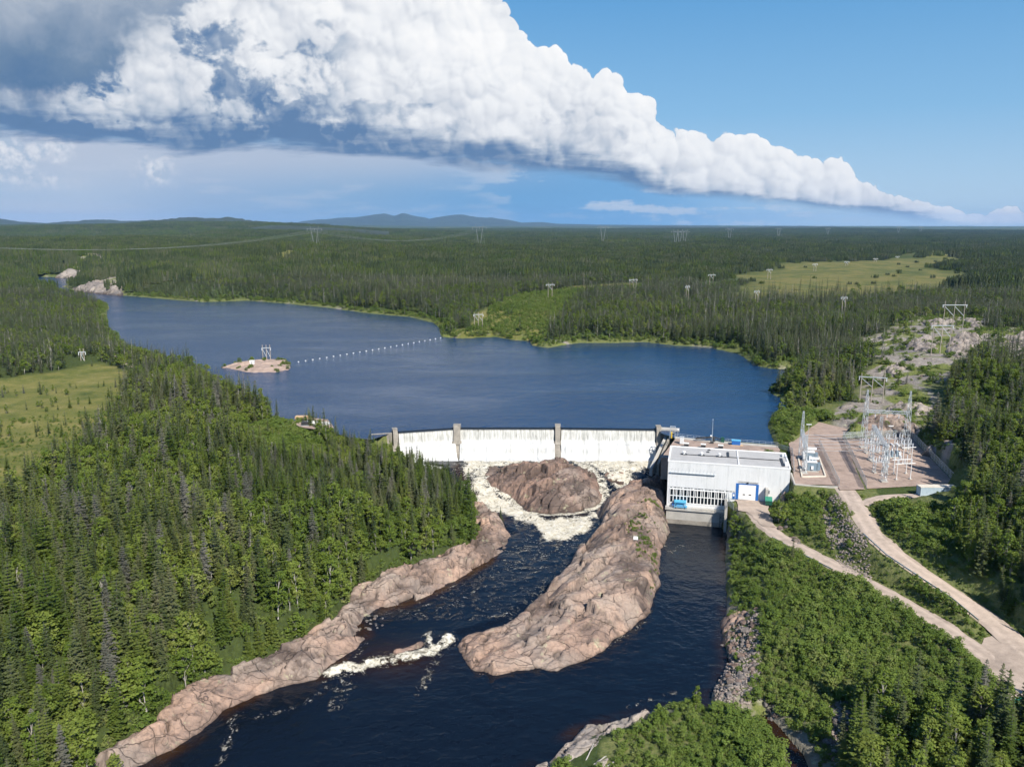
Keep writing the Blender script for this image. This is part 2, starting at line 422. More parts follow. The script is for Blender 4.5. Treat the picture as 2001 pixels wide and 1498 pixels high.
CTRL = [(G(u, v, z).x, G(u, v, z).y, z) for u, v, z in [
    # left slope and plateau
    (250, 1480, -12), (120, 1480, -8), (0, 1450, -4), (420, 1330, -9), (300, 1300, -4), (100, 1250, 2), (560, 1240, -8), (450, 1150, 0), (250, 1050, 6), (0, 1100, 6), (700, 1100, -8), (620, 1020, 0), (850, 1040, -9),
    (780, 970, -6), (900, 985, -10), (700, 900, -1.5), (760, 905, -3), (560, 900, 2.5), (400, 900, 7), (200, 900, 8), (0, 900, 8), (620, 850, 1.2), (500, 830, 3.5), (350, 780, 8), (250, 730, 9), (120, 760, 8), (0, 780, 8), (0, 700, 12), (120, 680, 13), (200, 660, 8),
    (0, 620, 9), (100, 600, 4), (40, 590, 4), (0, 580, 7), (150, 600, 3), (180, 620, 3), (860, 905, -5), (930, 960, -10), (760, 870, 0.2),
    # right bank, roads, hill
    (1440, 1080, -8), (1450, 1200, -10), (1560, 1150, -7.5), (1600, 1250, -8.5), (1500, 1330, -12), (1700, 1300, -8.5), (1800, 1400, -9), (1650, 1400, -12), (1600, 1470, -12.5), (1900, 1450, -9), (1990, 1460, -8.0), (1300, 1450, -12.5), (1400, 1430, -12.3), (1200, 1480, -13), (1480, 1480, -12.5),
    (1530, 1010, -5), (1600, 1060, -3.5), (1700, 1120, -3.5), (1800, 1180, -4.5), (1600, 990, -2), (1760, 1010, 2.2), (1850, 1050, 1.5), (1950, 1000, 7), (1990, 1100, 2), (1950, 1180, -2), (2000, 1230, -4), (1850, 1120, -1), (1900, 900, 9), (1990, 850, 14), (1850, 860, 6), (1800, 830, 4),
    (1700, 800, 3.5), (1600, 800, 2), (1650, 760, 4), (1560, 760, 3), (1750, 740, 8), (1850, 740, 11), (1950, 740, 14), (1690, 690, 8), (1800, 690, 13), (1850, 670, 15), (1900, 690, 15), (1990, 690, 16), (1860, 640, 16), (1820, 640, 15), (1750, 650, 11), (1780, 665, 12), (1600, 690, 4), (1520, 700, 3),
    (1990, 640, 14), (1400, 650, 6), (1200, 640, 6), (1070, 645, 6), (1040, 600, 9), (930, 645, 3), (1000, 560, 10), (800, 590, 8), (600, 570, 10), (450, 560, 12), (300, 555, 14), (1300, 600, 9), (1500, 640, 7), (1700, 600, 9), (1900, 600, 8), (1250, 560, 10), (1500, 560, 8), (1700, 540, 8), (1850, 530, 8), (1960, 560, 7), (1450, 540, 8), (1550, 530, 8), (1620, 520, 8), (1750, 520, 8), (1800, 510, 8), (1900, 545, 7), (1600, 575, 7), (1750, 570, 7), (1400, 580, 8), (1980, 520, 8)]]
def ctrl_far(u, dist, z):
    x = (u - 1000.5) / FPX; a = math.atan2(x, math.cos(PITCH)); CTRL.append((math.sin(a) * dist, math.cos(a) * dist, z))
for q in [(-200, 1500, 34), (0, 1500, 28), (250, 1750, 34), (130, 1320, 8), (150, 1650, 30), (350, 1500, 34), (450, 1500, 32), (615, 1400, 36), (800, 1500, 27), (1000, 1500, 23), (1300, 1500, 20), (1600, 1500, 15), (1900, 1500, 13), (2200, 1500, 15),
          (-200, 2400, 33), (100, 2300, 36), (330, 2300, 38), (480, 2500, 25), (615, 2500, 30), (800, 2400, 21), (1000, 2400, 18), (1300, 2400, 15), (1650, 2400, 12), (1850, 2500, 7), (2200, 2400, 10),
          (0, 3600, 14), (300, 3600, 14), (520, 3600, 47.84), (640, 3600, 40), (800, 3600, 16), (1050, 3600, 16), (1300, 3600, 12), (1600, 3600, 8), (1850, 3600, 6), (2200, 3600, 4),
          (0, 6000, 30), (350, 5600, 87.84), (480, 5600, 84.96), (200, 5600, 61.2), (560, 6000, 49.6), (800, 6000, 22), (1050, 6000, 20), (1300, 6000, 14), (1600, 6000, 12), (1850, 6000, 10), (2200, 6000, 10), (-200, 6000, 30),
          (0, 9000, 60.4), (150, 9000, 72), (300, 9000, 80.64), (450, 9000, 53.2), (800, 9000, 30), (1050, 9000, 30), (1300, 9000, 30), (1500, 9000, 32), (1650, 9000, 36), (1850, 9000, 20), (2200, 9000, 15), (-300, 9000, 56.8),
          (0, 15000, 86.4), (500, 15000, 79.2), (1000, 15000, 56.8), (1500, 15000, 49.6), (2000, 15000, 30), (0, 26000, 93.6), (1000, 26000, 79.2), (2000, 26000, 49.6)]: ctrl_far(*q)
CTRL = np.array(CTRL)
_ca = np.arctan2(CTRL[:, 0], CTRL[:, 1]); _cr = np.log(np.hypot(CTRL[:, 0], CTRL[:, 1]))
def land(x, y):
    a = np.arctan2(x, y); r = np.log(np.maximum(np.hypot(x, y), 20.0))
    num = np.zeros(x.shape); den = np.zeros(x.shape)
    for i in range(len(CTRL)):
        d2 = ((a - _ca[i]) * 1.0) ** 2 + (r - _cr[i]) ** 2
        wg = 1.0 / (d2 + 0.0012) ** 2
        num += wg * CTRL[i, 2]; den += wg
    return num / den
def smin(a, b, k):
    h = np.clip(0.5 + 0.5 * (b - a) / k, 0, 1)
    return b * (1 - h) + a * h - k * h * (1 - h)
def ground_z(x, y, full=False):
    """height of the ground"""
    x = np.asarray(x, float); y = np.asarray(y, float)
    r = np.hypot(x, y)
    z = land(x, y)
    amp = np.interp(r, [100, 400, 900, 2500, 6000, 20000], [0.5, 1.0, 1.6, 3.5, 6, 8])
    z = z + amp * (fbm2(x / 38, y / 38, 4, 3) * np.clip(1.4 - r / 3000, 0.15, 1) + 1.3 * fbm2(x / 420, y / 420, 4, 8) * np.clip((r - 500) / 1500, 0, 1))
    near = r < 1600
    dR = np.full(x.shape, 999.0); dL = np.full(x.shape, 999.0)
    dR[near] = sdist(x[near], y[near], RES)
    n2 = r < 420
    dL[n2] = np.minimum(sdist(x[n2], y[n2], LOW), sdist(x[n2], y[n2], CREEK))
    z = np.where(dR < 200, np.maximum(z, np.where(dL > 60, 0.8, -99)), z)
    wob = fbm2(x / 9, y / 9, 3, 31)
    z = np.where(dR < 150, smin(z, 0.45 + wob * 0.35 + 0.30 * np.maximum(dR, 0), 1.0), z)
    z = np.where(dL < 150, smin(z, ZL + np.where(x < 25, -0.7, 0.6) + wob * 0.5 + 0.62 * np.maximum(dL, 0), 1.5), z)
    z = np.where(dR < 0, np.maximum(-6, -0.4 + dR * 0.35), z)
    z = np.where(dL < 0, np.maximum(ZL - 5, ZL - 0.3 + dL * 0.5), z)
    nb = (r < 330) & (x < 40)
    if nb.any():
        db = sdist(x[nb], y[nb], BANK); z[nb] = np.where(db < 1.0, np.minimum(z[nb], -12.6 + 1.1 * np.maximum(db, -3.0)), z[nb])
    m = (r < 420)
    if m.any():
        xs, ys, zs = x[m], y[m], z[m]
        for pg, pz, bl in PADS:
            d = sdist(xs, ys, pg); k = 1 - sstep(0, bl, d); zs = zs * (1 - k) + (pz - 0.12) * k
        for pl, hw in ROADS:
            d, t = pdist(xs, ys, pl)
            pz = np.interp(t, np.arange(len(pl)), pl[:, 2]); k = 1 - sstep(hw + 0.8, hw + 4.5, d); zs = zs * (1 - k) + (pz - 0.15) * k
        d = sdist(xs, ys, YARD); k = 1 - sstep(0.5, 4, d); zs = zs * (1 - k) + (-7.1) * k
        z[m] = zs
    if full: return z, dR, dL
    return z
def gz(x, y): return float(ground_z(np.array([x]), np.array([y]))[0])

# what covers the ground
MEADOW = [(poly(p, z), fz) for p, z, fz in (
    ([(-80, 755), (100, 735), (190, 718), (258, 733), (235, 800), (185, 865), (105, 930), (30, 970), (-80, 1000)], 8, 8.0),
    ([(866, 657), (925, 632), (965, 608), (1015, 582), (1130, 572), (1135, 590), (1085, 632), (1050, 662), (1000, 662), (940, 657)], 5, 10.0),
    ([(530, 492), (610, 488), (605, 496), (540, 500)], 36, 25.0), ([(1815, 505), (1850, 470), (1880, 472), (1845, 500)], 15, 40.0))]
BOG = [(poly(p, z), fz) for p, z, fz in (
    ([(1380, 560), (1480, 530), (1580, 514), (1700, 511), (1800, 502), (1910, 510), (1900, 545), (1820, 566), (1650, 572), (1560, 582), (1440, 580)], 8, 75.0),
    ([(1955, 562), (2040, 550), (2040, 575), (1985, 572)], 7, 20.0), ([(1830, 506), (2040, 500), (2040, 510), (1850, 514)], 10, 50.0), ([(1130, 562), (1290, 552), (1300, 558), (1150, 568)], 9, 20.0),
    ([(1530, 575), (1700, 565), (1800, 575), (1700, 582), (1600, 584)], 8, 20.0))]
ROCKY = [(poly(p, z), fz) for p, z, fz in (
    ([(1680, 660), (1750, 636), (1830, 618), (1910, 620), (1945, 650), (1950, 700), (1900, 735), (1830, 745), (1770, 760), (1700, 760), (1690, 700)], 12, 10.0),
    ([(1935, 655), (1990, 640), (2060, 640), (2060, 715), (1950, 705)], 14, 8.0),
    ([(1620, 800), (1700, 760), (1800, 765), (1840, 800), (1830, 845), (1700, 845), (1650, 830)], 4, 5.0),
    ([(140, 568), (165, 550), (250, 533), (305, 518), (320, 524), (260, 545), (235, 575), (185, 572)], 12, 16.0), ([(105, 530), (150, 515), (200, 515), (190, 538), (110, 541)], 14, 16.0),
    ([(1830, 870), (1880, 860), (1900, 900), (1870, 905)], 6, 4.0))]
SHRUB = [(poly(p, z), fz) for p, z, fz in (
    ([(1415, 1035), (1440, 1005), (1500, 1030), (1560, 1070), (1700, 1140), (1850, 1220), (1930, 1300), (1955, 1380), (1900, 1420), (1800, 1360), (1700, 1340), (1620, 1400), (1640, 1520), (1580, 1520), (1520, 1430), (1430, 1385), (1440, 1300), (1420, 1190)], -8.5, 2.0),
    ([(1520, 965), (1640, 955), (1690, 1040), (1800, 1140), (1940, 1255), (1900, 1260), (1800, 1200), (1650, 1120), (1540, 1055)], -3.5, 2.0),
    ([(1700, 1000), (1760, 985), (1850, 990), (1880, 1060), (1960, 1180), (2060, 1260), (2040, 1330), (1900, 1220), (1760, 1100)], 0, 2.0),
    ([(1170, 1500), (1180, 1450), (1250, 1410), (1400, 1395), (1470, 1420), (1520, 1500), (1560, 1640), (1540, 2300), (900, 2300), (980, 1640), (1060, 1530)], -12.5, 2.0),
    ([(1500, 860), (1505, 815), (1560, 805), (1620, 790), (1700, 800), (1680, 838), (1600, 822), (1555, 868)], 2, 3.0), ([(1620, 800), (1850, 770), (1850, 850), (1780, 845), (1660, 838)], 4, 3.0),
    ([(440, 850), (560, 810), (640, 840), (620, 880), (500, 890)], 3, 6.0), ([(1680, 760), (1830, 740), (1840, 790), (1690, 790)], 5, 5.0), ([(1870, 955), (1780, 850), (1800, 840), (1900, 950)], 4, 2.0))]
FARSTRIP = None
def cover(x, y):
    """meadow, bog, rock and shrub masks"""
    out = []
    for k, lst in enumerate((MEADOW, BOG, ROCKY, SHRUB)):
        m = np.zeros(x.shape)
        for pg, fz in lst:
            lo, hi = pg.min(0) - fz * 3, pg.max(0) + fz * 3
            s = (x > lo[0]) & (x < hi[0]) & (y > lo[1]) & (y < hi[1])
            if s.any():
                d = sdist(x[s], y[s], pg) + fz * 1.1 * fbm2(x[s] / (fz * 3.0), y[s] / (fz * 3.0), 4, 60 + k)
                m[s] = np.maximum(m[s], 1 - sstep(-fz * 0.35, fz * 0.35, d))
        out.append(m)
    r = np.hypot(x, y)
    # open bogs and burns scattered through the far forest
    fb = fbm2(x / 700, y / 260, 4, 91)
    near_r = r < 330
    if near_r.any():
        d1 = pdist(x[near_r], y[near_r], R_UP)[0]; d2 = pdist(x[near_r], y[near_r], R_LO)[0]
        out[3][near_r] = np.maximum(out[3][near_r], ((d1 < 13) & (d2 < 17) & (y[near_r] < 232)) | (d1 < 9)); out[0][near_r] *= (x[near_r] < 0)
    out[1] = np.maximum(out[1], sstep(0.30, 0.42, fb) * sstep(1800, 2600, r) * 0.9 * sstep(-0.25, 0.25, np.arctan2(x, y)))
    out[0] = np.maximum(out[0], sstep(0.40, 0.5, fbm2(x / 500, y / 500, 4, 97)) * sstep(2500, 3500, r) * 0.6)
    return out

# ------------------------------------------------------------------ materials of the setting
def forest_floor_mat():
    T = new_mat('ground_cover')
    a = T.attr('cover'); c = T.node('ShaderNodeSeparateColor'); T.put(c.inputs[0], a.outputs['Color'])
    mead, bog, rock = c.outputs[0], c.outputs[1], c.outputs[2]; shr = a.outputs['Alpha']
    n1 = T.noise(T.pos, 0.12, 6, 0.62); n2 = T.noise(T.pos, 0.9, 5, 0.65); n3 = T.noise(T.pos, 0.012, 5, 0.6)
    base = T.ramp(n2, [(0.25, (0.028, 0.034, 0.012)), (0.5, (0.045, 0.062, 0.018)), (0.75, (0.075, 0.095, 0.03))])
    base = T.mix(T.step(n3, 0.4, 0.65), base, T.ramp(n1, [(0.3, (0.03, 0.05, 0.014)), (0.7, (0.07, 0.1, 0.03))]))
    shc = T.ramp(n2, [(0.3, (0.075, 0.105, 0.028)), (0.7, (0.17, 0.175, 0.07))])
    base = T.mix(shr, base, shc)
    mc = T.ramp(T.math('ADD', T.math('MULTIPLY', n1, 0.6), T.math('MULTIPLY', T.noise(T.pos, 0.035, 4, 0.6), 0.4)), [(0.36, (0.07, 0.092, 0.024)), (0.47, (0.125, 0.135, 0.036)), (0.56, (0.175, 0.165, 0.052)), (0.68, (0.24, 0.21, 0.09))])
    mc = T.mix(T.step(n2, 0.66, 0.74), mc, (0.42, 0.42, 0.28))
    base = T.mix(mead, base, mc)
    bn = T.math('ADD', T.math('MULTIPLY', T.noise(T.pos, 0.035, 6, 0.66), 0.6), T.math('MULTIPLY', T.noise(T.pos, 0.007, 4, 0.6), 0.4))
    bc = T.ramp(bn, [(0.36, (0.055, 0.075, 0.022)), (0.46, (0.105, 0.115, 0.034)), (0.55, (0.15, 0.14, 0.046)), (0.66, (0.20, 0.165, 0.065))])
    base = T.mix(bog, base, bc)
    stn = T.noise(T.pos, 0.22, 7, 0.68, 0.4)
    rc = T.ramp(stn, [(0.3, (0.15, 0.13, 0.115)), (0.5, (0.26, 0.23, 0.205)), (0.7, (0.36, 0.33, 0.30))])
    rc = T.mix(T.step(T.noise(T.pos, 0.5, 5, 0.6), 0.6, 0.7), rc, (0.42, 0.43, 0.3))
    rmask = T.step(T.noise(T.comb(*T.sep(T.pos)[:2], 0.0), 0.05, 6, 0.62, 0.6), 0.455, 0.52)
    moss = T.ramp(n2, [(0.3, (0.085, 0.115, 0.025)), (0.7, (0.2, 0.215, 0.07))])
    base = T.mix(rock, base, T.mix(rmask, moss, rc))
    T.put(T.bs.inputs['Base Color'], base)
    T.bs.inputs['Roughness'].default_value = 0.95
    T.bs.inputs['Specular IOR Level'].default_value = 0.15
    h = T.math('ADD', T.math('MULTIPLY', n2, 0.5), n1)
    T.put(T.bs.inputs['Normal'], T.bump(h, 0.9, 1.2))
    return T.m
def gravel_mat(name, col, s=1.0):
    T = new_mat(name)
    n1 = T.noise(T.pos, 0.16 * s, 6, 0.62); n2 = T.noise(T.pos, 5 * s, 3, 0.7); n3 = T.noise(T.pos, 0.7 * s, 5, 0.65)
    f = T.math('ADD', T.math('MULTIPLY', n1, 0.55), T.math('ADD', T.math('MULTIPLY', n3, 0.3), T.math('MULTIPLY', n2, 0.15)))
    c = T.ramp(f, [(0.34, tuple(q * 0.62 for q in col)), (0.5, tuple(q * 0.95 for q in col)), (0.64, tuple(q * 1.18 for q in col))])
    st = T.attr('track').outputs['Fac']
    c = T.mix(T.math('MULTIPLY', st, T.step(n3, 0.25, 0.6)), c, tuple(q * 1.3 for q in col))
    T.put(T.bs.inputs['Base Color'], c); T.bs.inputs['Roughness'].default_value = 0.95
    T.bs.inputs['Specular IOR Level'].default_value = 0.2
    T.put(T.bs.inputs['Normal'], T.bump(T.math('ADD', n2, n3), 0.5, 0.08))
    return T.m
def rock_mat(name, light, mid, dark, wet=0.0, crack=0.16, lich=(0.36, 0.35, 0.24)):
    T = new_mat(name)
    wp = T.vmath('ADD', T.pos, T.vmath('SCALE', T.node('ShaderNodeTexNoise').outputs['Color'], None, 0.0))
    nd = T.node('ShaderNodeTexNoise'); T.put(nd.inputs['Vector'], T.pos); nd.inputs['Scale'].default_value = 0.12; nd.inputs['Detail'].default_value = 4
    wp = T.vmath('ADD', T.pos, T.vmath('SCALE', nd.outputs['Color'], None, 5.0))
    rot = T.node('ShaderNodeMapping'); T.put(rot.inputs['Vector'], wp); rot.inputs['Rotation'].default_value = (0.2, 0.1, 0.6); rot.inputs['Scale'].default_value = (0.4, 1.3, 1.0)
    st = T.noise(rot.outputs[0], 0.32, 7, 0.66)
    n2 = T.noise(T.pos, 1.7, 6, 0.7); n3 = T.noise(T.pos, 0.075, 5, 0.6)
    c = T.ramp(T.math('ADD', T.math('MULTIPLY', st, 0.6), T.math('MULTIPLY', n2, 0.4)), [(0.36, dark), (0.48, mid), (0.62, light)])
    tone = T.noise(T.pos, 0.045, 4, 0.6); c = T.mix(T.math('MULTIPLY', T.step(tone, 0.46, 0.62), 0.75), c, T.mix(n2, tuple(q * 0.75 for q in mid), (0.33, 0.315, 0.29)))
    c = T.mix(T.math('MULTIPLY', T.step(T.math('ADD', T.math('MULTIPLY', n3, 0.6), T.math('MULTIPLY', st, 0.4)), 0.50 - wet * 0.3, 0.60 - wet * 0.3), 0.85), c, T.mix(n2, tuple(q * 0.5 for q in dark), dark))       # water-darkened bands
    c = T.mix(T.math('MULTIPLY', T.step(T.noise(T.pos, 0.33, 5, 0.65), 0.6, 0.68), 0.7), c, lich)
    ed = T.voro(rot.outputs[0], crack, 'DISTANCE_TO_EDGE')
    ed2 = T.voro(T.vmath('ADD', rot.outputs[0], (7.3, 3.1, 0)), crack * 2.7, 'DISTANCE_TO_EDGE')
    cr = T.math('MULTIPLY', T.step(ed, 0.002, 0.012), T.math('ADD', T.math('MULTIPLY', T.step(ed2, 0.002, 0.01), 0.45), 0.55))
    c = T.mix(T.math('ADD', T.math('MULTIPLY', cr, 0.75), 0.25), tuple(q * 0.5 for q in dark), c)
    bt = T.attr('blocktone').outputs['Fac']
    c = T.mix(1.0, c, T.ramp(bt, [(0.1, (0.62, 0.62, 0.64)), (0.5, (0.98, 0.96, 0.95)), (0.9, (1.25, 1.2, 1.15))]), 'MULTIPLY')
    c = T.mix(T.math('MULTIPLY', T.attr('joint').outputs['Fac'], 0.85), c, tuple(q * 0.3 for q in dark))          # dark soil-filled joints
    low = T.attr('wetline').outputs['Fac']
    c = T.mix(T.math('MULTIPLY', low, 0.8), c, (0.035, 0.022, 0.014))
    T.put(T.bs.inputs['Base Color'], c)
    T.put(T.bs.inputs['Roughness'], T.math('SUBTRACT', 0.85, T.math('MULTIPLY', low, 0.5)))
    T.bs.inputs['Specular IOR Level'].default_value = 0.3
    h = T.math('ADD', T.math('MULTIPLY', cr, 0.6), T.math('ADD', T.math('MULTIPLY', n2, 0.5), st))
    T.put(T.bs.inputs['Normal'], T.bump(h, 0.8, 0.5))
    return T.m
def water_mat(name, deep, scale, bumpd, river=False):
    T = new_mat(name)
    p = T.sep(T.pos)
    v = T.comb(p[0], T.math('MULTIPLY', p[1], 1.0), 0.0)
    n1 = T.noise(v, scale, 4, 0.6, 0.3); n2 = T.noise(v, scale * 0.22, 3, 0.5); n3 = T.noise(v, scale * 3.1, 2, 0.5)
    if river:
        fo = T.attr('foam').outputs['Fac']; sh = T.attr('shallow').outputs['Fac']
        fn = T.noise(v, 0.9, 8, 0.72, 1.4)
        fl = T.noise(v, 0.28, 5, 0.62, 2.2)
        rid = T.math('ABSOLUTE', T.math('SUBTRACT', T.noise(v, 0.4, 6, 0.62, 1.8), 0.5))
        lace = T.step(rid, 0.035, 0.005)
        thr = T.math('SUBTRACT', 0.86, T.math('MULTIPLY', fo, 0.56))
        body = T.step(T.math('ADD', T.math('MULTIPLY', fn, 0.6), T.math('MULTIPLY', fl, 0.4)), thr, T.math('ADD', thr, 0.12))
        fm = T.math('MAXIMUM', body, T.math('MULTIPLY', T.math('MULTIPLY', lace, T.step(fl, 0.5, 0.62)), T.step(fo, 0.04, 0.34)))
        col = T.mix(sh, deep, (0.024, 0.011, 0.005))
        fcol = T.ramp(fn, [(0.3, (0.33, 0.27, 0.16)), (0.50, (0.56, 0.52, 0.42)), (0.68, (0.70, 0.69, 0.66))])
        T.put(T.bs.inputs['Base Color'], T.mix(fm, col, fcol))
        T.put(T.bs.inputs['Roughness'], T.math('ADD', 0.12, T.math('MULTIPLY', fm, 0.6)))
        T.put(T.bs.inputs['Specular IOR Level'], T.math('SUBTRACT', 0.34, T.math('MULTIPLY', fm, 0.2)))
        h = T.math('ADD', T.math('ADD', n1, T.math('MULTIPLY', n2, 2.0)), T.math('MULTIPLY', fm, 0.8))
    else:
        gust = T.noise(T.comb(p[0], T.math('MULTIPLY', p[1], 2.6), 0.0), 0.009, 5, 0.6, 0.6)
        T.put(T.bs.inputs['Base Color'], (*deep, 1))
        T.put(T.bs.inputs['Roughness'], T.lin(gust, 0.35, 0.65, 0.1, 0.2))
        h = T.math('MULTIPLY', T.math('ADD', T.math('ADD', n1, T.math('MULTIPLY', n2, 1.6)), T.math('MULTIPLY', n3, 0.35)), T.lin(gust, 0.35, 0.65, 0.55, 1.25))
    T.bs.inputs['IOR'].default_value = 1.33
    T.put(T.bs.inputs['Normal'], T.bump(h, 1.0, bumpd))
    return T.m

M = {}
M['floor'] = forest_floor_mat()
M['gravel'] = gravel_mat('pinkish_gravel', (0.40, 0.325, 0.27))
M['gravel_pad'] = gravel_mat('pad_gravel', (0.355, 0.27, 0.225), 1.6)
M['rock'] = rock_mat('pink_granite', (0.41, 0.285, 0.22), (0.30, 0.215, 0.17), (0.14, 0.108, 0.095))
M['rock_dark'] = rock_mat('wet_granite', (0.37, 0.25, 0.19), (0.255, 0.175, 0.14), (0.12, 0.092, 0.082), 0.08)
M['rock_grey'] = rock_mat('grey_granite', (0.37, 0.335, 0.305), (0.28, 0.245, 0.22), (0.145, 0.128, 0.118), crack=0.22)
M['hill'] = plain('cloud_shaded_hill_forest', (0.026, 0.040, 0.024), 0.95, 0, 0.5, 0.004)  # forest colour darkened in place of cloud shadow over the hills
M['lake'] = water_mat('reservoir_water', (0.008, 0.035, 0.094), 0.55, 0.34)
M['river'] = water_mat('river_water', (0.0035, 0.0065, 0.013), 0.5, 0.22, True)

# ------------------------------------------------------------------ the ground sheet, out to the horizon
def build_ground():
    th = np.concatenate([np.arange(-180, -42, 6.0), np.arange(-42, 42, 0.14), np.arange(42, 180, 6.0)])
    th = np.radians(th); nt = len(th)
    rr = [8.0, 25, 45, 65, 80, 92]
    while rr[-1] < 26000: rr.append(rr[-1] * (1.0075 if rr[-1] < 1500 else 1.013 if rr[-1] < 6000 else 1.03))
    rr = np.array(rr); nr = len(rr)
    T_, R_ = np.meshgrid(th, rr)
    x = (np.sin(T_) * R_).ravel(); y = (np.cos(T_) * R_).ravel()
    z, dR, dL = ground_z(x, y, True)
    z = np.where(np.abs(T_.ravel()) > rad(42), np.minimum(z, 20), z)
    mk = cover(x, y)
    wash = 1 - sstep(1.5, 5.0, dL)
    mk[2] = np.maximum(mk[2], wash * 0.7); edge = 1 - sstep(3.0, 9.0, dR); mk[3] = np.maximum(mk[3], edge); mk[2] = np.maximum(mk[2], edge * sstep(0.25, 0.45, fbm2(x / 14, y / 14, 3, 66)))
    i = np.arange(nr - 1)[:, None] * nt; j = np.arange(nt)[None, :]; j2 = (j + 1) % nt
    Fq = np.stack([i + j, i + j2, i + nt + j2, i + nt + j], -1).reshape(-1, 4)[:, ::-1]
    me = mesh_np('ground', np.stack([x, y, z], 1), Fq, True, {'cover': np.stack(mk, 1)})
    o = link('ground', me, M['floor']); prop(o, 'forest floor, meadows and bogs rolling out to the horizon', kind='structure')
build_ground()

# ------------------------------------------------------------------ reservoir
def build_reservoir():
    bm = bmesh.new()
    c = RES.mean(0); n = len(RES)
    vs = []
    for i in range(n):
        p = RES[i]; a = RES[i - 1]; b = RES[(i + 1) % n]
        t = (b - a); t = t / (np.linalg.norm(t) + 1e-9); nn = np.array([t[1], -t[0]])
        near_dam = p[1] < 303 and p[0] > -46 and p[0] < 58
        q = p + (0 if near_dam else 1.0) * nn * (2.0 if sdist(np.array([p[0] + nn[0] * .5]), np.array([p[1] + nn[1] * .5]), RES)[0] > 0 else -2.0)
        if near_dam: q = p + np.array([0, 2.6])
        vs.append(bm.verts.new((q[0], q[1], ZR)))
    es = [bm.edges.new((vs[i], vs[(i + 1) % n])) for i in range(n)]
    bmesh.ops.triangle_fill(bm, use_beauty=True, edges=es)
    bmesh.ops.recalc_face_normals(bm, faces=bm.faces)
    if sum(f.normal.z for f in bm.faces) < 0: bmesh.ops.reverse_faces(bm, faces=bm.faces)
    me = bpy.data.meshes.new('reservoir_water'); bm.to_mesh(me); bm.free()
    prop(link('reservoir_water', me, M['lake']), 'deep blue rippled water of the reservoir above the dam', kind='structure')
build_reservoir()

# ------------------------------------------------------------------ river below the dam
def river_z(x, y):
    d = sdist(x, y, STEPPG)
    z = ZL + (ZB - ZL) * (1 - sstep(-2.2, 0.6, d))
    fall = sstep(252, 286, y) * (d < 4)
    return z + fall * (-9.7 - ZB), d
def build_river():
    lo, hi = LOW.min(0) - 3, LOW.max(0) + 3; hi[1] = 290
    res = 0.55
    xs = np.arange(lo[0], hi[0], res); ys = np.arange(70, hi[1], res)
    X, Y = np.meshgrid(xs, ys); x = X.ravel(); y = Y.ravel()
    dl = np.minimum(sdist(x, y, LOW), sdist(x, y, CREEK))
    ins = dl < 3.0
    z, ds = river_z(x, y)
    dp = sdist(x, y, PEN); di = sdist(x, y, ISL)
    foam = np.zeros(x.shape)
    for pg in FOAM_PG: foam = np.maximum(foam, (1 - sstep(-3.5, 5.5, sdist(x, y, pg) + 4.0 * fbm2(x / 6, y / 9, 4, 5))) * (0.93 + 0.20 * fbm2(x / 5, y / 8, 3, 9)))
    for pl, wd, s in FOAM_LN:
        d, t = pdist(x, y, pl); foam = np.maximum(foam, s * (1 - sstep(wd * 0.35, wd * 1.8, d + wd * 0.5 * fbm2(x / 2.5, y / 2.5, 3, 6))))
    foam = np.maximum(foam, 0.82 * (1 - sstep(1.0, 4.0, di)) * (di > -3))
    edge = np.minimum(np.minimum(np.abs(dl), np.maximum(dp, 0)), np.maximum(di, 0))
    foam = np.maximum(foam, 0.22 * (1 - sstep(0.2, 1.2, edge)) * (y > 170) * sstep(-0.2, 0.3, fbm2(x / 5, y / 5, 3, 44)))
    foam = np.maximum(foam, 0.13 * (ds < 3) * (y > 175))
    foam = np.maximum(foam, 0.05)
    amp = 0.10 + 0.75 * foam ** 1.5
    z = z + amp * (0.55 * fbm2(x / 3.2, y / 3.2, 4, 71) + 0.2 * fbm2(x / 0.9, y / 0.9, 3, 73))
    led, _ = pdist(x, y, FOAM_LN[0][0]); z = z + 0.45 * np.exp(-(led / 1.8) ** 2) * (1 + 0.6 * fbm2(x / 1.5, y / 1.5, 3, 77))
    shallow = (1 - sstep(0.3, 3.6, np.abs(dl))) * (0.55 + 0.45 * (x < 20)) * sstep(-0.35, 0.35, fbm2(x / 9, y / 9, 3, 47) + 0.1)
    shallow = np.maximum(shallow, (sdist(x, y, CREEK) < 3) * 0.9)
    ld = np.exp(-(((x + 26) / 10) ** 2 + ((y - 158) / 7) ** 2)); shallow = np.maximum(shallow, ld * 0.8)
    nx = len(xs); idx = np.arange(len(x)).reshape(Y.shape)
    I = ins.reshape(Y.shape)
    k = I[:-1, :-1] | I[1:, :-1] | I[:-1, 1:] | I[1:, 1:]
    a = idx[:-1, :-1][k]; b = idx[:-1, 1:][k]; c = idx[1:, 1:][k]; d = idx[1:, :-1][k]
    F_ = np.stack([a, b, c, d], 1)
    used = np.unique(F_); rem = np.zeros(len(x), np.int64); rem[used] = np.arange(len(used))
    me = mesh_np('river_water', np.stack([x, y, z], 1)[used], rem[F_], True, {'foam': foam[used], 'shallow': np.clip(shallow, 0, 1)[used]})
    prop(link('river_water', me, M['river']), 'dark river with rapids and white water below the dam', kind='structure')
build_river()

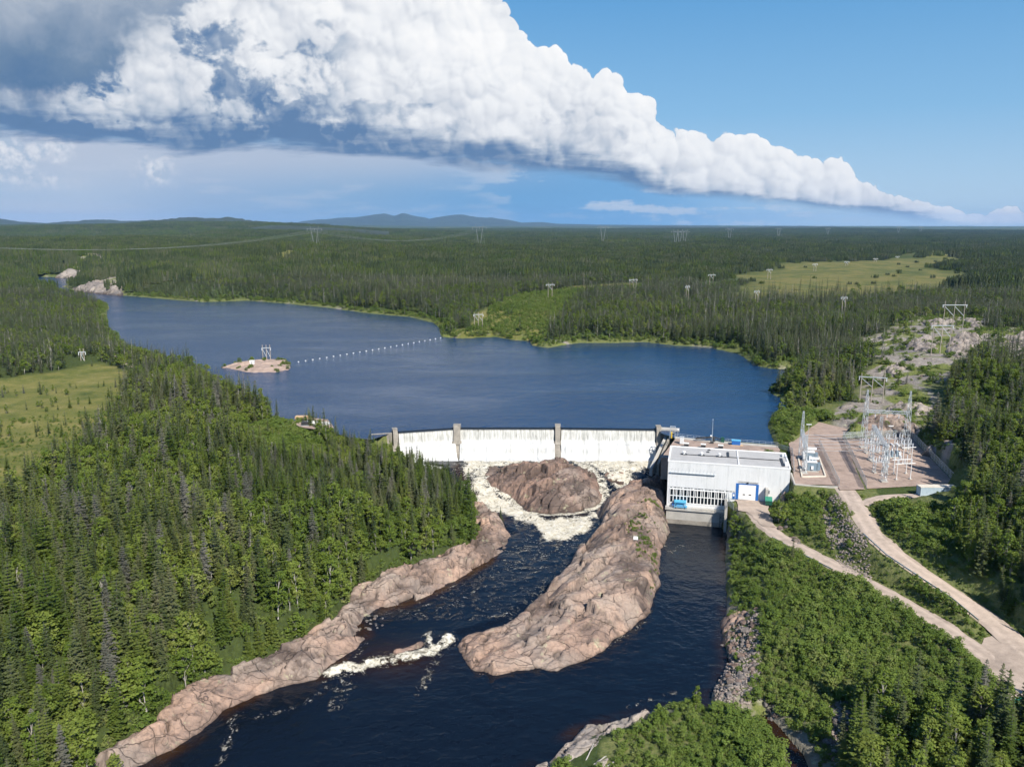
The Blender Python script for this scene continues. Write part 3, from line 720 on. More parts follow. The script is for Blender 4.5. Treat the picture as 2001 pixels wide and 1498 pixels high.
# ------------------------------------------------------------------ bedrock
def rock_patch(name, pg, zb, top, wdt, mat, label, res=0.5, seed=1, crk=3.2, rough=1.0, skirt=2.5, blocks=0.0, cat='rock'):
    """a glacier-smoothed rock: outline pg, crest height top(x, y), cracks and ledges cut in"""
    lo, hi = pg.min(0) - skirt - 1, pg.max(0) + skirt + 1
    xs = np.arange(lo[0], hi[0], res); ys = np.arange(lo[1], hi[1], res)
    X, Y = np.meshgrid(xs, ys); x = X.ravel(); y = Y.ravel()
    sd = sdist(x, y, pg) + 0.9 * fbm2(x / 5, y / 5, 4, seed + 3)
    d = -sd
    t = top(x, y)
    h = zb + (t - zb) * (1 - np.exp(-np.maximum(d, 0) / wdt)) + rough * (0.7 * fbm2(x / 11, y / 11, 5, seed) * np.clip(d / 3, 0, 1) + 0.34 * fbm2(x / 2.6, y / 2.6, 5, seed + 1, 0.6) + 0.55 * (0.35 - np.abs(fbm2((x * 0.73 + y * 0.68) / 9, (-x * 0.68 + y * 0.73) / 2.4, 4, seed + 51))) * np.clip(d / 2, 0, 1))
    c, s = math.cos(0.75), math.sin(0.75)
    wx = (x * c + y * s) / (crk * 2.6) + 0.5 * fbm2(x / 8, y / 8, 3, seed + 6); wy = (-x * s + y * c) / crk + 0.5 * fbm2(x / 8, y / 8, 3, seed + 7)
    f1, f2, idc, tl = worley2(wx, wy, seed + 11, True)
    h += np.clip(d / 2, 0, 1) * tl * crk * 0.95 * (0.3 + 0.7 * min(1.2, blocks))
    h += np.clip(d / 2, 0, 1) * ((idc - 0.5) * 1.25 * (0.35 + blocks) - 0.5 * (1 - sstep(0.0, 0.07, f2 - f1)) * sstep(-0.25, 0.25, fbm2(x / 7, y / 7, 3, seed + 41)))
    joint = 0.9 * (1 - sstep(0.015, 0.075, f2 - f1)) * sstep(-0.35, 0.2, fbm2(x / 7, y / 7, 3, seed + 41)); tone = idc.copy()
    f1, f2, idc, tl = worley2(wx * 2.7 + 0.25 * fbm2(x / 3, y / 3, 3, seed + 61), wy * 2.2, seed + 21, True)
    h += np.clip(d / 2, 0, 1) * tl * crk * 0.42 * (0.3 + 0.7 * min(1.2, blocks))
    h += np.clip(d / 2, 0, 1) * ((idc - 0.5) * 0.35 * (0.3 + blocks) - 0.2 * (1 - sstep(0.0, 0.08, f2 - f1)) * sstep(-0.1, 0.35, fbm2(x / 6, y / 6, 3, seed + 43)))
    joint = np.maximum(joint, 0.6 * (1 - sstep(0.02, 0.10, f2 - f1)) * sstep(-0.2, 0.35, fbm2(x / 6, y / 6, 3, seed + 43))); tone = 0.55 * tone + 0.45 * idc
    h = np.where(d < 0, zb + d * 1.6, h)
    wet = (1 - sstep(0.15, 0.75, h - zb)) * np.ones_like(h)
    idx = np.arange(len(x)).reshape(Y.shape); I = (sd < skirt).reshape(Y.shape)
    k = I[:-1, :-1] & I[1:, :-1] & I[:-1, 1:] & I[1:, 1:]
    F_ = np.stack([idx[:-1, :-1][k], idx[:-1, 1:][k], idx[1:, 1:][k], idx[1:, :-1][k]], 1)
    used = np.unique(F_); rem = np.zeros(len(x), np.int64); rem[used] = np.arange(len(used))
    me = mesh_np(name, np.stack([x, y, h], 1)[used], rem[F_], False, {'wetline': wet[used], 'joint': joint[used], 'blocktone': tone[used]})
    o = link(name, me, mat); prop(o, label, cat)
    return o, (x, y, h, sd)
def zat(patch, x, y):
    X, Y, Hh, sd = patch; i = np.argmin((X - x) ** 2 + (Y - y) ** 2); return Hh[i]
PEN_AX = np.array([G(1275, 945, -8)[:2], G(1255, 1040, -7)[:2], G(1210, 1100, -8.5)[:2], G(1120, 1190, -11)[:2], G(960, 1270, -12.8)[:2]])
PEN_H = np.array([-7.0, -6.6, -8.2, -10.6, -12.6])
def pen_top(x, y):
    d, t = pdist(x, y, PEN_AX); return np.interp(t, np.arange(5), PEN_H)
pen_o, PENP = rock_patch('rock_peninsula', PEN, ZL - 0.3, pen_top, 3.2, M['rock'], 'long smooth pink granite spine dividing the river from the tailrace', 0.42, 101, 4.6, 1.1, blocks=0.9)
def isl_top(x, y):
    c = G(1090, 925, -7); return -6.9 - 0.0055 * ((x - c.x) ** 2 * 0.6 + (y - c.y) ** 2) + 0.02 * (y - c.y)
isl_o, ISLP = rock_patch('rock_island', ISL, -14.6, isl_top, 3.4, M['rock_dark'], 'dark brown granite dome in the middle of the spillway white water', 0.36, 140, 3.4, 1.3, blocks=1.9)
bank_o, BANKP = rock_patch('rock_bank', BANK, ZL - 0.3, lambda x, y: -11.5 + 0.8 * fbm2(x / 14, y / 14, 3, 8), 2.4, M['rock'], 'ledges of pink bedrock along the forested river bank', 0.42, 177, 2.9, 1.2, blocks=1.8)
BANK2 = poly([(1270, 1390), (1290, 1384), (1240, 1400), (1200, 1412), (1130, 1430), (1100, 1457), (1080, 1482), (1030, 1510), (1190, 1540), (1225, 1482), (1210, 1462), (1262, 1432), (1310, 1408)], ZL)
rock_patch('rock_shelf', BANK2, ZL - 0.3, lambda x, y: -12.9 + 0 * x, 2.0, M['rock_grey'], 'grey blocky bedrock edging the shrub point nearest the camera', 0.35, 208, 2.2, 0.9, blocks=1.0)
SMALLR = [([(1170, 918, -11), (1210, 915, -10.5), (1235, 930, -11), (1215, 945, -12), (1180, 940, -12)], -11.9, -10.4, 'rock_dark', 'low wet rocks beside the training wall of the spillway'),
          ([(935, 915, -11), (985, 905, -10), (998, 930, -11), (990, 962, -13.4), (960, 955, -13), (938, 935, -12)], -13.4, -10.2, 'rock_dark', 'dark wet shoulder rock split from the island by a thin cascade'),
          ([(1180, 985, -14), (1215, 955, -12), (1262, 925, -9), (1300, 915, -8), (1303, 935, -8), (1260, 965, -10), (1205, 1000, -13)], -14, -8.6, 'rock_dark', 'dark stepped rock under the powerhouse training wall'),
          ([(700, 1255), (640, 1300), (600, 1322), (560, 1336), (600, 1310), (650, 1265), (690, 1240)], ZL - 0.4, -13.4, 'rock', 'flat pink ledge beside the lower rapid'),
          ([(745, 1275), (800, 1262), (838, 1252), (830, 1272), (770, 1286)], ZB - 0.6, ZB - 0.12, 'rock_dark', 'submerged reddish ledge breaking the surface at the lower rapid'),
          ([(1408, 1215), (1440, 1195), (1475, 1215), (1470, 1250), (1440, 1275), (1412, 1262)], ZL - 0.3, -12.2, 'rock', 'pink rock at the foot of the tailrace bank')]
for i, (pg, zb, zt, mt, lb) in enumerate(SMALLR):
    rock_patch('bedrock', poly(pg, ZL), zb, lambda x, y, q=zt: q + 0.5 * fbm2(x / 6, y / 6, 3, 5), 1.6, M[mt], lb, 0.4, 300 + i * 13, 2.4, 0.8, 1.2, 0.9)
for i, (pg, zb, zt, lb) in enumerate([
        ([(1700, 672, 9), (1735, 655, 11), (1770, 652, 11), (1765, 668, 11), (1725, 682, 9)], 8.5, 11.5, 'tilted grey slab at the left end of the rock hill'),
        ([(1762, 680, 11.5), (1795, 660, 13.5), (1835, 650, 15), (1850, 668, 14.5), (1835, 690, 12.5), (1790, 696, 11.5)], 11.2, 15.2, 'broad grey slab under the tall three pole frame'),
        ([(1848, 662, 15), (1885, 648, 15.5), (1920, 660, 15), (1915, 688, 14), (1870, 700, 13.5), (1846, 688, 14)], 13.2, 16.9, 'smooth broad rock shelf on the right-hand hill'),
        ([(1800, 628, 15), (1840, 622, 16), (1870, 628, 16), (1850, 638, 15.5), (1815, 640, 15)], 14.5, 17.0, 'low pale rock at the top of the hill by the wide pole frame'),
        ([(1880, 625, 15), (1905, 622, 15), (1925, 640, 15), (1900, 645, 15)], 14, 16.8, 'pale block of rock right of the wide pole frame'),
        ([(1725, 718, 9), (1755, 706, 10), (1790, 712, 10), (1765, 735, 8.5), (1735, 736, 8.5)], 8.0, 10.4, 'low bouldery outcrop in front of the three pole frame'),
        ([(1800, 705, 11), (1830, 700, 12), (1850, 715, 11), (1820, 725, 10)], 9.8, 12.2, 'small grey outcrop right of the bouldery one'),
        ([(1938, 680, 13), (1990, 655, 14), (2050, 660, 15), (2050, 705, 14), (1970, 705, 13)], 12, 17.5, 'pale rock outcrop at the right edge of the hill'),
        ([(1718, 800, 3), (1760, 792, 3.5), (1835, 800, 4), (1830, 815, 4), (1760, 815, 3.5)], 3.0, 6.0, 'long pale outcrop behind the switchyard gantry'),
        ([(1655, 838, 2), (1690, 822, 2.5), (1745, 822, 2.5), (1790, 832, 3), (1800, 848, 2.5), (1740, 852, 2), (1690, 850, 2)], 1.2, 6.5, 'reddish blasted rock face behind the switchyard'),
        ([(1625, 800, 2), (1660, 790, 3), (1690, 800, 3), (1665, 808, 2)], 2, 4.2, 'small pale rock near the reservoir head'),
        ([(1805, 880, 3), (1840, 850, 6), (1885, 860, 8), (1880, 885, 5), (1840, 890, 3)], 2.5, 8.0, 'mossy rock cut beside the switchyard fence'),
        ([(1735, 992, 1.5), (1775, 985, 1.5), (1785, 1005, 1), (1755, 1030, 0), (1735, 1015, 1)], 0.6, 2.8, 'flat grey rock beside the forked gravel road'),
        ([(1512, 985, -6), (1524, 960, -4), (1546, 952, -1), (1556, 962, -1.5), (1545, 985, -4), (1525, 1004, -6)], -7.5, -0.6, 'reddish rock cut between the powerhouse and the terrace wall'),
        ([(140, 567, 2), (170, 552, 8), (240, 540, 14), (300, 523, 18), (315, 527, 18), (250, 560, 8), (236, 575, 2), (185, 572, 1)], 1, 9.0, 'pale mossy headland at the far narrows'),
        ([(108, 541, 2), (120, 528, 10), (150, 520, 16), (195, 516, 20), (180, 530, 12), (150, 540, 3)], 1, 12.0, 'pale cliff beyond the far narrows')]):
    rock_patch('rock_outcrop', poly(pg, 5), zb, lambda x, y, q=zt: q + 0 * x, 2.4 if i < 14 else 9.0, M['rock_grey'] if i not in (9, 12, 13) else M['rock'], lb, 0.6 if i < 14 else 2.2, 400 + i * 13, 3.0 if i < 14 else 10.0, 1.0 if i < 14 else 2.5, 1.5 if i < 14 else 6, 1.0, cat='rock')

# ------------------------------------------------------------------ paints
M['white'] = plain('white_cladding', (0.76, 0.77, 0.775), 0.45, 0, 0.07, 0.25)
def clad_mat():
    T = new_mat('white_cladding_sheet'); p = T.sep(T.oco)
    run = T.noise(T.comb(T.math('MULTIPLY', p[0], 1.0), 0.0, T.math('MULTIPLY', p[2], 0.06)), 1.6, 5, 0.65); rib = T.math('ABSOLUTE', T.math('SUBTRACT', T.math('FRACT', T.math('MULTIPLY', p[0], 3.3)), 0.5)); bl = T.noise(T.oco, 0.2, 4, 0.6)
    c = T.ramp(T.math('ADD', T.math('MULTIPLY', run, 0.6), T.math('MULTIPLY', bl, 0.4)), [(0.32, (0.60, 0.61, 0.61)), (0.5, (0.74, 0.75, 0.755)), (0.7, (0.79, 0.795, 0.80))])
    T.put(T.bs.inputs['Base Color'], c); T.bs.inputs['Roughness'].default_value = 0.5; T.put(T.bs.inputs['Normal'], T.bump(T.step(rib, 0.38, 0.46), 0.6, 0.04)); return T.m
M['white'] = clad_mat()
M['white2'] = plain('white_trim', (0.80, 0.80, 0.79), 0.5, 0, 0.06)
M['roofing'] = plain('grey_roof_membrane', (0.40, 0.395, 0.39), 0.85, 0, 0.14, 0.3)
M['concrete'] = plain('pale_concrete', (0.42, 0.40, 0.365), 0.9, 0, 0.22, 0.35, 0.3)
M['concrete_old'] = plain('stained_concrete', (0.27, 0.245, 0.21), 0.9, 0, 0.45, 0.3, 0.4)
M['concrete_pier'] = plain('weathered_concrete', (0.27, 0.245, 0.21), 0.9, 0, 0.4, 0.4, 0.4)
M['steel_far'] = plain('weathered_tower_steel', (0.25, 0.275, 0.29), 0.6, 0.2, 0.1)
M['steel'] = plain('galvanised_steel', (0.50, 0.54, 0.57), 0.5, 0.35, 0.12, 2.0)
M['steel_dark'] = plain('dark_steel', (0.045, 0.048, 0.052), 0.5, 0.2, 0.2)
M['blue'] = plain('blue_paint', (0.02, 0.13, 0.42), 0.45, 0, 0.1)
M['cyan'] = plain('sky_blue_paint', (0.10, 0.42, 0.68), 0.45, 0, 0.12)
M['yellow'] = plain('yellow_paint', (0.72, 0.48, 0.03), 0.5, 0, 0.1)
M['green'] = plain('green_paint', (0.03, 0.22, 0.14), 0.5, 0, 0.15)
M['green_dark'] = plain('dark_green_paint', (0.012, 0.075, 0.05), 0.5, 0, 0.2)
M['wood'] = plain('weathered_pole_wood', (0.36, 0.31, 0.26), 0.85, 0, 0.2, 2.0)
M['timber'] = plain('fresh_timber', (0.55, 0.38, 0.22), 0.8, 0, 0.2, 1.0)
M['driftwood'] = plain('grey_driftwood', (0.40, 0.38, 0.35), 0.9, 0, 0.2, 2.0)
M['porcelain'] = plain('pale_insulator', (0.66, 0.69, 0.72), 0.3, 0, 0.06)
M['tank'] = plain('blue_grey_tank', (0.20, 0.27, 0.33), 0.45, 0, 0.12)
M['conduct'] = plain('aluminium_wire', (0.62, 0.64, 0.66), 0.45, 0.3, 0.05)
M['container'] = plain('pale_blue_container', (0.43, 0.53, 0.60), 0.5, 0, 0.1)
M['cont_roof'] = plain('faded_container_roof', (0.62, 0.57, 0.48), 0.7, 0, 0.12)
M['glass'] = plain('dark_window_glass', (0.012, 0.016, 0.02), 0.08, 0, 0.2)
M['buoy'] = plain('white_float_plastic', (0.78, 0.78, 0.76), 0.5, 0, 0.05)
M['tarp'] = plain('white_tarpaulin', (0.72, 0.72, 0.70), 0.6, 0, 0.1, 1.0)
def meshwire_mat():
    T = new_mat('chain_link')
    p = T.sep(T.oco); a = T.math('ADD', p[0], T.math('ADD', p[1], p[2])); b = T.math('SUBTRACT', T.math('ADD', p[0], p[1]), p[2])
    def tri(q): return T.math('ABSOLUTE', T.math('SUBTRACT', T.math('FRACT', T.math('MULTIPLY', q, 9.0)), 0.5))
    k = T.math('GREATER_THAN', T.math('MAXIMUM', tri(a), tri(b)), 0.36)
    T.bs.inputs['Base Color'].default_value = (0.42, 0.47, 0.47, 1); T.bs.inputs['Metallic'].default_value = 0.4; T.bs.inputs['Roughness'].default_value = 0.5
    T.put(T.bs.inputs['Alpha'], k)
    return T.m
M['chain'] = meshwire_mat()
def fall_mat():
    T = new_mat('falling_water')
    s = T.attr('along').outputs['Fac']; h = T.attr('drop').outputs['Fac']
    v = T.comb(s, T.math('MULTIPLY', h, 0.16), 0.0)
    n1 = T.noise(v, 1.5, 6, 0.68, 0.15); n2 = T.noise(T.comb(s, T.math('MULTIPLY', h, 0.03), 4.0), 2.6, 3, 0.6)
    f = T.math('ADD', T.math('MULTIPLY', n1, 0.6), T.math('MULTIPLY', n2, 0.4))
    whit = T.attr('white').outputs['Fac']
    c1 = T.ramp(f, [(0.34, (0.10, 0.095, 0.08)), (0.44, (0.34, 0.335, 0.30)), (0.58, (0.56, 0.56, 0.53))])
    c2 = T.ramp(f, [(0.30, (0.32, 0.33, 0.33)), (0.44, (0.54, 0.55, 0.55)), (0.64, (0.68, 0.68, 0.68))])
    c = T.mix(whit, c1, c2)
    thin = T.noise(T.comb(s, T.math('MULTIPLY', h, 0.05), 9.0), 0.35, 4, 0.6)
    c = T.mix(T.math('MULTIPLY', T.step(thin, 0.50, 0.68), 0.45), c, T.mix(n1, (0.10, 0.10, 0.085), (0.45, 0.45, 0.42)))
    c = T.mix(T.attr('glassy').outputs['Fac'], c, (0.006, 0.01, 0.016))
    T.put(T.bs.inputs['Base Color'], c); T.bs.inputs['Roughness'].default_value = 0.5
    T.bs.inputs['Specular IOR Level'].default_value = 0.3
    T.put(T.bs.inputs['Normal'], T.bump(f, 0.7, 0.5))
    return T.m
M['fall'] = fall_mat()

# ------------------------------------------------------------------ gravel roads and pads
def strip(name, pl, hw, label, step=1.2, up=0.06, seed=0, mat='gravel', cross=9):
    seg = [0]
    for a, b in zip(pl[:-1], pl[1:]): seg.append(seg[-1] + np.linalg.norm(b - a))
    n = int(seg[-1] / step); t = np.linspace(0, seg[-1], n)
    P = np.stack([np.interp(t, seg, pl[:, k]) for k in range(3)], 1)
    for _ in range(6): P[1:-1] = (P[:-2] + 2 * P[1:-1] + P[2:]) / 4
    D = np.gradient(P[:, :2], axis=0); D /= np.linalg.norm(D, axis=1)[:, None]; Nn = np.stack([D[:, 1], -D[:, 0]], 1)
    V = []; tr = []
    for k in range(cross):
        s = -1 + 2 * k / (cross - 1)
        ww = hw * (1 + 0.16 * vnoise2(t / 5 + k * 0.0 + (40 if s < 0 else 0), t * 0, seed + 3) + 0.07 * vnoise2(t / 1.3, t * 0 + (9 if s < 0 else 0), seed + 4)) if abs(s) == 1 else hw
        q = P[:, :2] + Nn * (s * ww)[:, None] if abs(s) == 1 else P[:, :2] + Nn * s * hw
        V.append(np.concatenate([q, (P[:, 2] + up - 0.05 * s * s - (0.12 if abs(s) == 1 else 0))[:, None]], 1))
        tr.append(np.full(n, math.exp(-((abs(s) - 0.42) / 0.16) ** 2)))
    V = np.array(V).transpose(1, 0, 2).reshape(-1, 3); tr = np.array(tr).T.ravel()
    i = np.arange(n - 1)[:, None] * cross; j = np.arange(cross - 1)[None]
    F_ = np.stack([i + j, i + j + 1, i + cross + j + 1, i + cross + j], -1).reshape(-1, 4)
    me = mesh_np(name, V, F_, True, {'track': tr})
    if me.polygons[0].normal.z < 0: me.flip_normals()
    prop(link(name, me, M[mat]), label, kind='structure')
strip('gravel_road', R_UP[2:], 2.9, 'upper gravel road past the switchyard', seed=1)
strip('gravel_road', R_LO, 2.6, 'lower gravel road to the powerhouse door', seed=5, up=0.075)
for pl_, lb_ in (([(402, 792, 5.2), (408, 812, 4.9), (424, 830, 4.3), (440, 846, 3.8), (455, 866, 3.2)], 'narrow sandy path through the scrub on the left slope'), ([(228, 702, 9.2), (242, 708, 9.1), (256, 718, 8.8)], 'short bare sandy track above the left meadow')):
    q_ = line3(pl_); q_[:, 2] = ground_z(q_[:, 0], q_[:, 1]) + 0.25; strip('sandy_path', q_, 1.1, lb_, seed=21)
strip('gravel_road', R_BR, 1.8, 'short gravel spur below the switchyard', seed=9, up=0.05)
def sheet(name, pg, z, mat, label, wob=0.6, seed=0, res=1.0, dz=0.0):
    lo, hi = pg.min(0) - 1, pg.max(0) + 1
    pts = []
    for a, b in zip(pg, np.roll(pg, -1, 0)):
        n = max(2, int(np.linalg.norm(b - a) / res))
        for k in range(n):
            p = a + (b - a) * k / n
            pts.append(p + wob * np.array([vnoise2(np.array([p[0] / 2]), np.array([p[1] / 2]), seed)[0], vnoise2(np.array([p[0] / 2]), np.array([p[1] / 2]), seed + 3)[0]]))
    bm = bmesh.new(); f = bm.faces.new([bm.verts.new((p[0], p[1], z)) for p in pts])
    if f.normal.z < 0: bmesh.ops.reverse_faces(bm, faces=bm.faces)
    bmesh.ops.recalc_face_normals(bm, faces=bm.faces)
    bmesh.ops.triangulate(bm, faces=bm.faces)
    if bm.faces[:][0].normal.z < 0: bmesh.ops.reverse_faces(bm, faces=bm.faces)
    me = bpy.data.meshes.new(name); bm.to_mesh(me); bm.free()
    prop(link(name, me, M[mat]), label, kind='structure')
sheet('gravel_yard', YARD, -7.0, 'gravel', 'wide gravel yard where the roads meet', 1.0)
sheet('gravel_pad', poly([(1646, 857), (1778, 852), (1866, 944), (1695, 954)], 1.6), 1.53, 'gravel_pad', 'pink gravel pad inside the switchyard fence', 0.1)
sheet('gravel_pad', poly([(1542, 866), (1600, 824), (1658, 838), (1646, 852), (1690, 955), (1640, 956), (1636, 948), (1552, 945)], 1.6), 1.56, 'gravel_pad', 'gravel terrace around the transformers', 0.2, 4)
sheet('gravel_yard', poly([(1438, 976), (1500, 977), (1508, 985), (1500, 998), (1516, 1030), (1490, 1028), (1462, 1000), (1443, 996)], -6.1), -6.05, 'gravel', 'small gravel yard at the powerhouse door', 0.5, 6)

# ------------------------------------------------------------------ dam and falling water
C0, C1, C2, C3 = [G(u, v, 0) for u, v in ((772, 846), (893, 838), (1090, 838), (1287, 840.5))]
def dam_frame(a, b):
    d = (b - a); d.z = 0; L = d.length; d.normalize(); nn = Vector((d.y, -d.x, 0))         # nn points downstream
    if nn.y > 0: nn = -nn
    return d, nn, L
dam = empty('spillway_dam', (C2.x, C2.y, -10)); prop(dam, 'concrete overflow dam with three water curtains and four piers', 'dam')
def to_local(o, q): return (q[0] - o.location.x, q[1] - o.location.y, q[2] - o.location.z)
def sweep_dam(name, a, b, prof, mat, parent, ext=0.0):
    d, nn, L = dam_frame(a, b)
    return MB().prism(prof, -ext, L + ext, lambda p, t: to_local(parent, (a + d * t + nn * p[0] + Vector((0, 0, p[1]))))).build(name, mat, parent)
SPILL = [(-2.2, -7), (-2.2, -0.55), (-0.6, -0.55), (-0.1, -1.3), (0.4, -5.6), (3.2, -5.9), (4.2, -9.6), (5.0, -12), (5.0, -17), (-2.2, -17)]
for a, b in ((C0, C1), (C1, C2), (C2, C3)):
    sweep_dam('spillway_section', a, b, SPILL, M['concrete_old'], dam, 0.02)
GATE = [(-0.75, -1.0), (-0.75, -0.17), (-0.35, -0.17), (-0.35, -1.0)]
for a, b in ((C0, C1), (C1, C2), (C2, C3)): sweep_dam('crest_gate', a, b, GATE, M['steel_dark'], dam, -1.5)
def pier(c, d, nn, wid, top, low, name='pier', lean=0.0):
    prof = [(-2.8, -6), (-2.8, top - 0.5), (-2.2, top), (0.4, top), (0.9, top - 0.4), (2.9, -4.6), (3.4, -5.2), (3.4, -6)]
    prof2 = [(-2.0, -5.0), (3.6, -5.0), (5.6, low * 0.75), (6.2, low), (-2.0, low)]
    m = MB()
    f = lambda p, t: to_local(dam, (c + d * t + nn * p[0] + Vector((0, 0, p[1]))))
    m.prism(prof, -wid / 2, wid / 2, f)
    po = m.build(name, M['concrete_pier'], dam, 0.06)
    return po
dA, nA, _ = dam_frame(C0, C1); dB, nB, _ = dam_frame(C1, C2); dC, nC, _ = dam_frame(C2, C3)
PIERW = [(C0, (dA), nA, 1.8), (C1, dB, nB, 2.6), (C2, dC, nC, 2.0), (C3, dC, nC, 1.8)]
for c, d, nn, wd in PIERW:
    po = pier(c, d, nn, wd, 1.5, -10)
    m = MB(); f = lambda p, t: to_local(dam, (c + d * t + nn * p[0] + Vector((0, 0, p[1]))))
    m.prism([(-2.0, -4.4), (2.4, -4.4), (5.4, -8.4), (6.4, -13), (-2.0, -13)], -wd * 0.72, wd * 0.72, f)
    m.build('pier_base', M['concrete_old'], dam, 0.08)
    m = MB().prism([(-2.5, 1.42), (0.55, 1.42), (0.55, 1.6), (-2.5, 1.6)], -wd * 0.56, wd * 0.56, f); m.build('pier_cap', M['concrete_pier'], po)
# training wall on the powerhouse side, and the short wall in the left bank
def wall_between(name, a, b, thick, za, zb_, low, mat, parent):
    a = Vector(a); b = Vector(b); d = (b - a).normalized(); n = Vector((-d.y, d.x, 0)) * thick * 0.5
    vs = []
    for p, zt in ((a, za), (b, zb_)):
        for s in (-1, 1):
            for zz in (low, zt): vs.append(to_local(parent, (p.x + n.x * s, p.y + n.y * s, zz)))
    return MB().add(vs, [(0, 1, 3, 2), (4, 6, 7, 5), (0, 4, 5, 1), (2, 3, 7, 6), (1, 5, 7, 3), (0, 2, 6, 4)]).build(name, mat, parent, 0.05)
W0 = C3 + nC * 3.3 + dC * 2.6; W1 = G(1272, 918, -9)
wall_between('training_wall', W0, W1, 1.2, -1.0, -8.2, -15, M['concrete'], dam)
wall_between('training_wall', W0 + dC * 1.9, W1 + Vector((2.6, 0.8, 0)), 1.0, 0.3, -7.0, -15, M['concrete_old'], dam)
wall_between('abutment', C3 + dC * 1.0 + Vector((0, 1.2, 0)), C3 + dC * 8.0, 2.4, 0.7, 0.7, -14, M['concrete'], dam)
wall_between('abutment', C0 - dA * 1.2, C0 - dA * 9.0, 0.8, 0.25, 0.25, -8, M['concrete_old'], dam)
# water curtains: one per bay
def curtain(a, b, name, label, seed):
    d, nn, L = dam_frame(a, b); a2 = 1.35; n = int((L - 2 * a2) / 0.28); s = np.linspace(a2, L - a2, n)
    prof = [(-3.2, 0.0, 0, 1), (-1.6, -0.03, 0, 1), (-0.7, -0.10, 0, 1), (-0.2, -0.22, 0, 0.85), (0.15, -0.45, 0, 0.1), (0.42, -0.9, 0.15, 0), (0.7, -1.7, 0.2, 0), (0.95, -2.7, 0.25, 0), (1.2, -3.7, 0.35, 0), (1.45, -4.5, 0.75, 0),
            (2.0, -4.95, 1, 0), (3.0, -5.05, 1, 0), (4.0, -5.25, 1, 0), (4.6, -5.9, 0.9, 0), (4.95, -6.8, 0.75, 0), (5.25, -7.8, 0.75, 0), (5.6, -8.8, 0.9, 0), (6.4, -9.5, 1, 0), (8.2, -9.85, 1, 0), (11.0, -10.4, 1, 0), (14, -11.2, 1, 0)]
    m = len(prof); V = np.zeros((m, n, 3)); al = np.zeros((m, n)); dr = np.zeros((m, n)); wh = np.zeros((m, n)); gl = np.zeros((m, n)); acc = 0
    for k, (o, z, w_, g) in enumerate(prof):
        if k: acc += math.hypot(o - prof[k - 1][0], z - prof[k - 1][1])
        r = 0 if k < 4 else 0.12 if k < 9 else 0.28 if k < 17 else 0.55
        nz = fbm2(s / 1.1, np.full(n, acc / 4.0), 3, seed) * r
        V[k, :, 0] = a.x + d.x * s + nn.x * (o + nz); V[k, :, 1] = a.y + d.y * s + nn.y * (o + nz); V[k, :, 2] = z + nz * 0.5 + (0.35 * fbm2(s / 2.3, np.full(n, acc / 2.0), 3, seed + 1) if 9 < k < 13 else 0)
        al[k] = s; dr[k] = acc; wh[k] = w_; gl[k] = g
    i = np.arange(m - 1)[:, None] * n; j = np.arange(n - 1)[None]
    F_ = np.stack([i + j, i + j + 1, i + n + j + 1, i + n + j], -1).reshape(-1, 4)
    me = mesh_np(name, V.reshape(-1, 3), F_, True, {'along': al.ravel() + seed * 3.7, 'drop': dr.ravel(), 'white': wh.ravel(), 'glassy': gl.ravel()})
    if me.polygons[n * 3].normal.z < 0: me.flip_normals()
    prop(link(name, me, M['fall']), label, 'waterfall')
curtain(C0, C1, 'water_curtain', 'narrow white curtain of water in the leftmost angled bay', 11)
curtain(C1, C2, 'water_curtain', 'white curtain of water in the middle bay of the dam', 23)
curtain(C2, C3, 'water_curtain', 'white curtain of water in the bay beside the powerhouse', 37)

# ------------------------------------------------------------------ powerhouse
PA = G(1306, 899, 5); PB = G(1545, 915, 5)
PW = (PB - PA).length; PROT = math.atan2(PB.y - PA.y, PB.x - PA.x); PD = 17.6
ph = empty('powerhouse', (PA.x, PA.y, 0), PROT); prop(ph, 'white box-shaped powerhouse with flat grey roof beside the dam', 'building')
box('wall', M['white'], ph, 0.06, PW, 0.06, PD, -16.5, 4.72)
nP = 12; pw = PW / nP
for i in range(nP):                                            # cladding panels with fine joints
    z0 = -3.55 if i * pw < 18.5 else -6.1
    if 20.5 < (i + 0.5) * pw < 28.3: z0 = -0.85
    box('cladding_panel', M['white'], ph, i * pw + 0.012, (i + 1) * pw - 0.012, -0.05 if i % 3 else -0.065, 0.06, z0, 4.62)
box('cladding_panel', M['white'], ph, 18.4, 21.2, -0.06, 0.06, -6.1, -3.6); box('cladding_panel', M['white'], ph, 27.6, 28.6, -0.055, 0.06, -6.1, -0.9); box('cladding_panel', M['white'], ph, 20.6, 28.5, -0.05, 0.06, -0.84, -0.2)
box('wall', M['white'], ph, 0.02, 18.4, 0.0, 0.06, -10, -3.56)
for nm, x0, x1, y0, y1 in (('parapet', -0.12, 0.42, -0.12, PD + 0.1), ('parapet', PW - 0.36, PW + 0.12, -0.12, PD + 0.1), ('parapet', 0.42, PW - 0.36, -0.12, 0.3), ('parapet', 0.42, PW - 0.36, PD - 0.3, PD + 0.1), ('parapet', 21.4, 21.75, 0.3, PD - 0.3)):
    box(nm, M['white2'], ph, x0, x1, y0, y1, 4.6, 5.0)
ro = box('roof', M['roofing'], ph, 0.4, PW - 0.34, 0.28, PD - 0.28, 4.55, 4.78)
for k, xx in enumerate((4.6, 10.2, 15.8)):                     # roof ventilators along the ridge pipe
    m = MB().box(xx - 1.0, xx + 1.0, 8.0, 9.2, 4.78, 5.0); m.build('vent_curb', M['steel_dark'], ph)
    MB().lathe((xx, 8.7, 5.0), [(0.35, 0), (0.32, 0.5), (0.5, 0.55), (0.48, 0.85), (0.1, 1.0)], 10).build('roof_vent', M['white2'], ph)
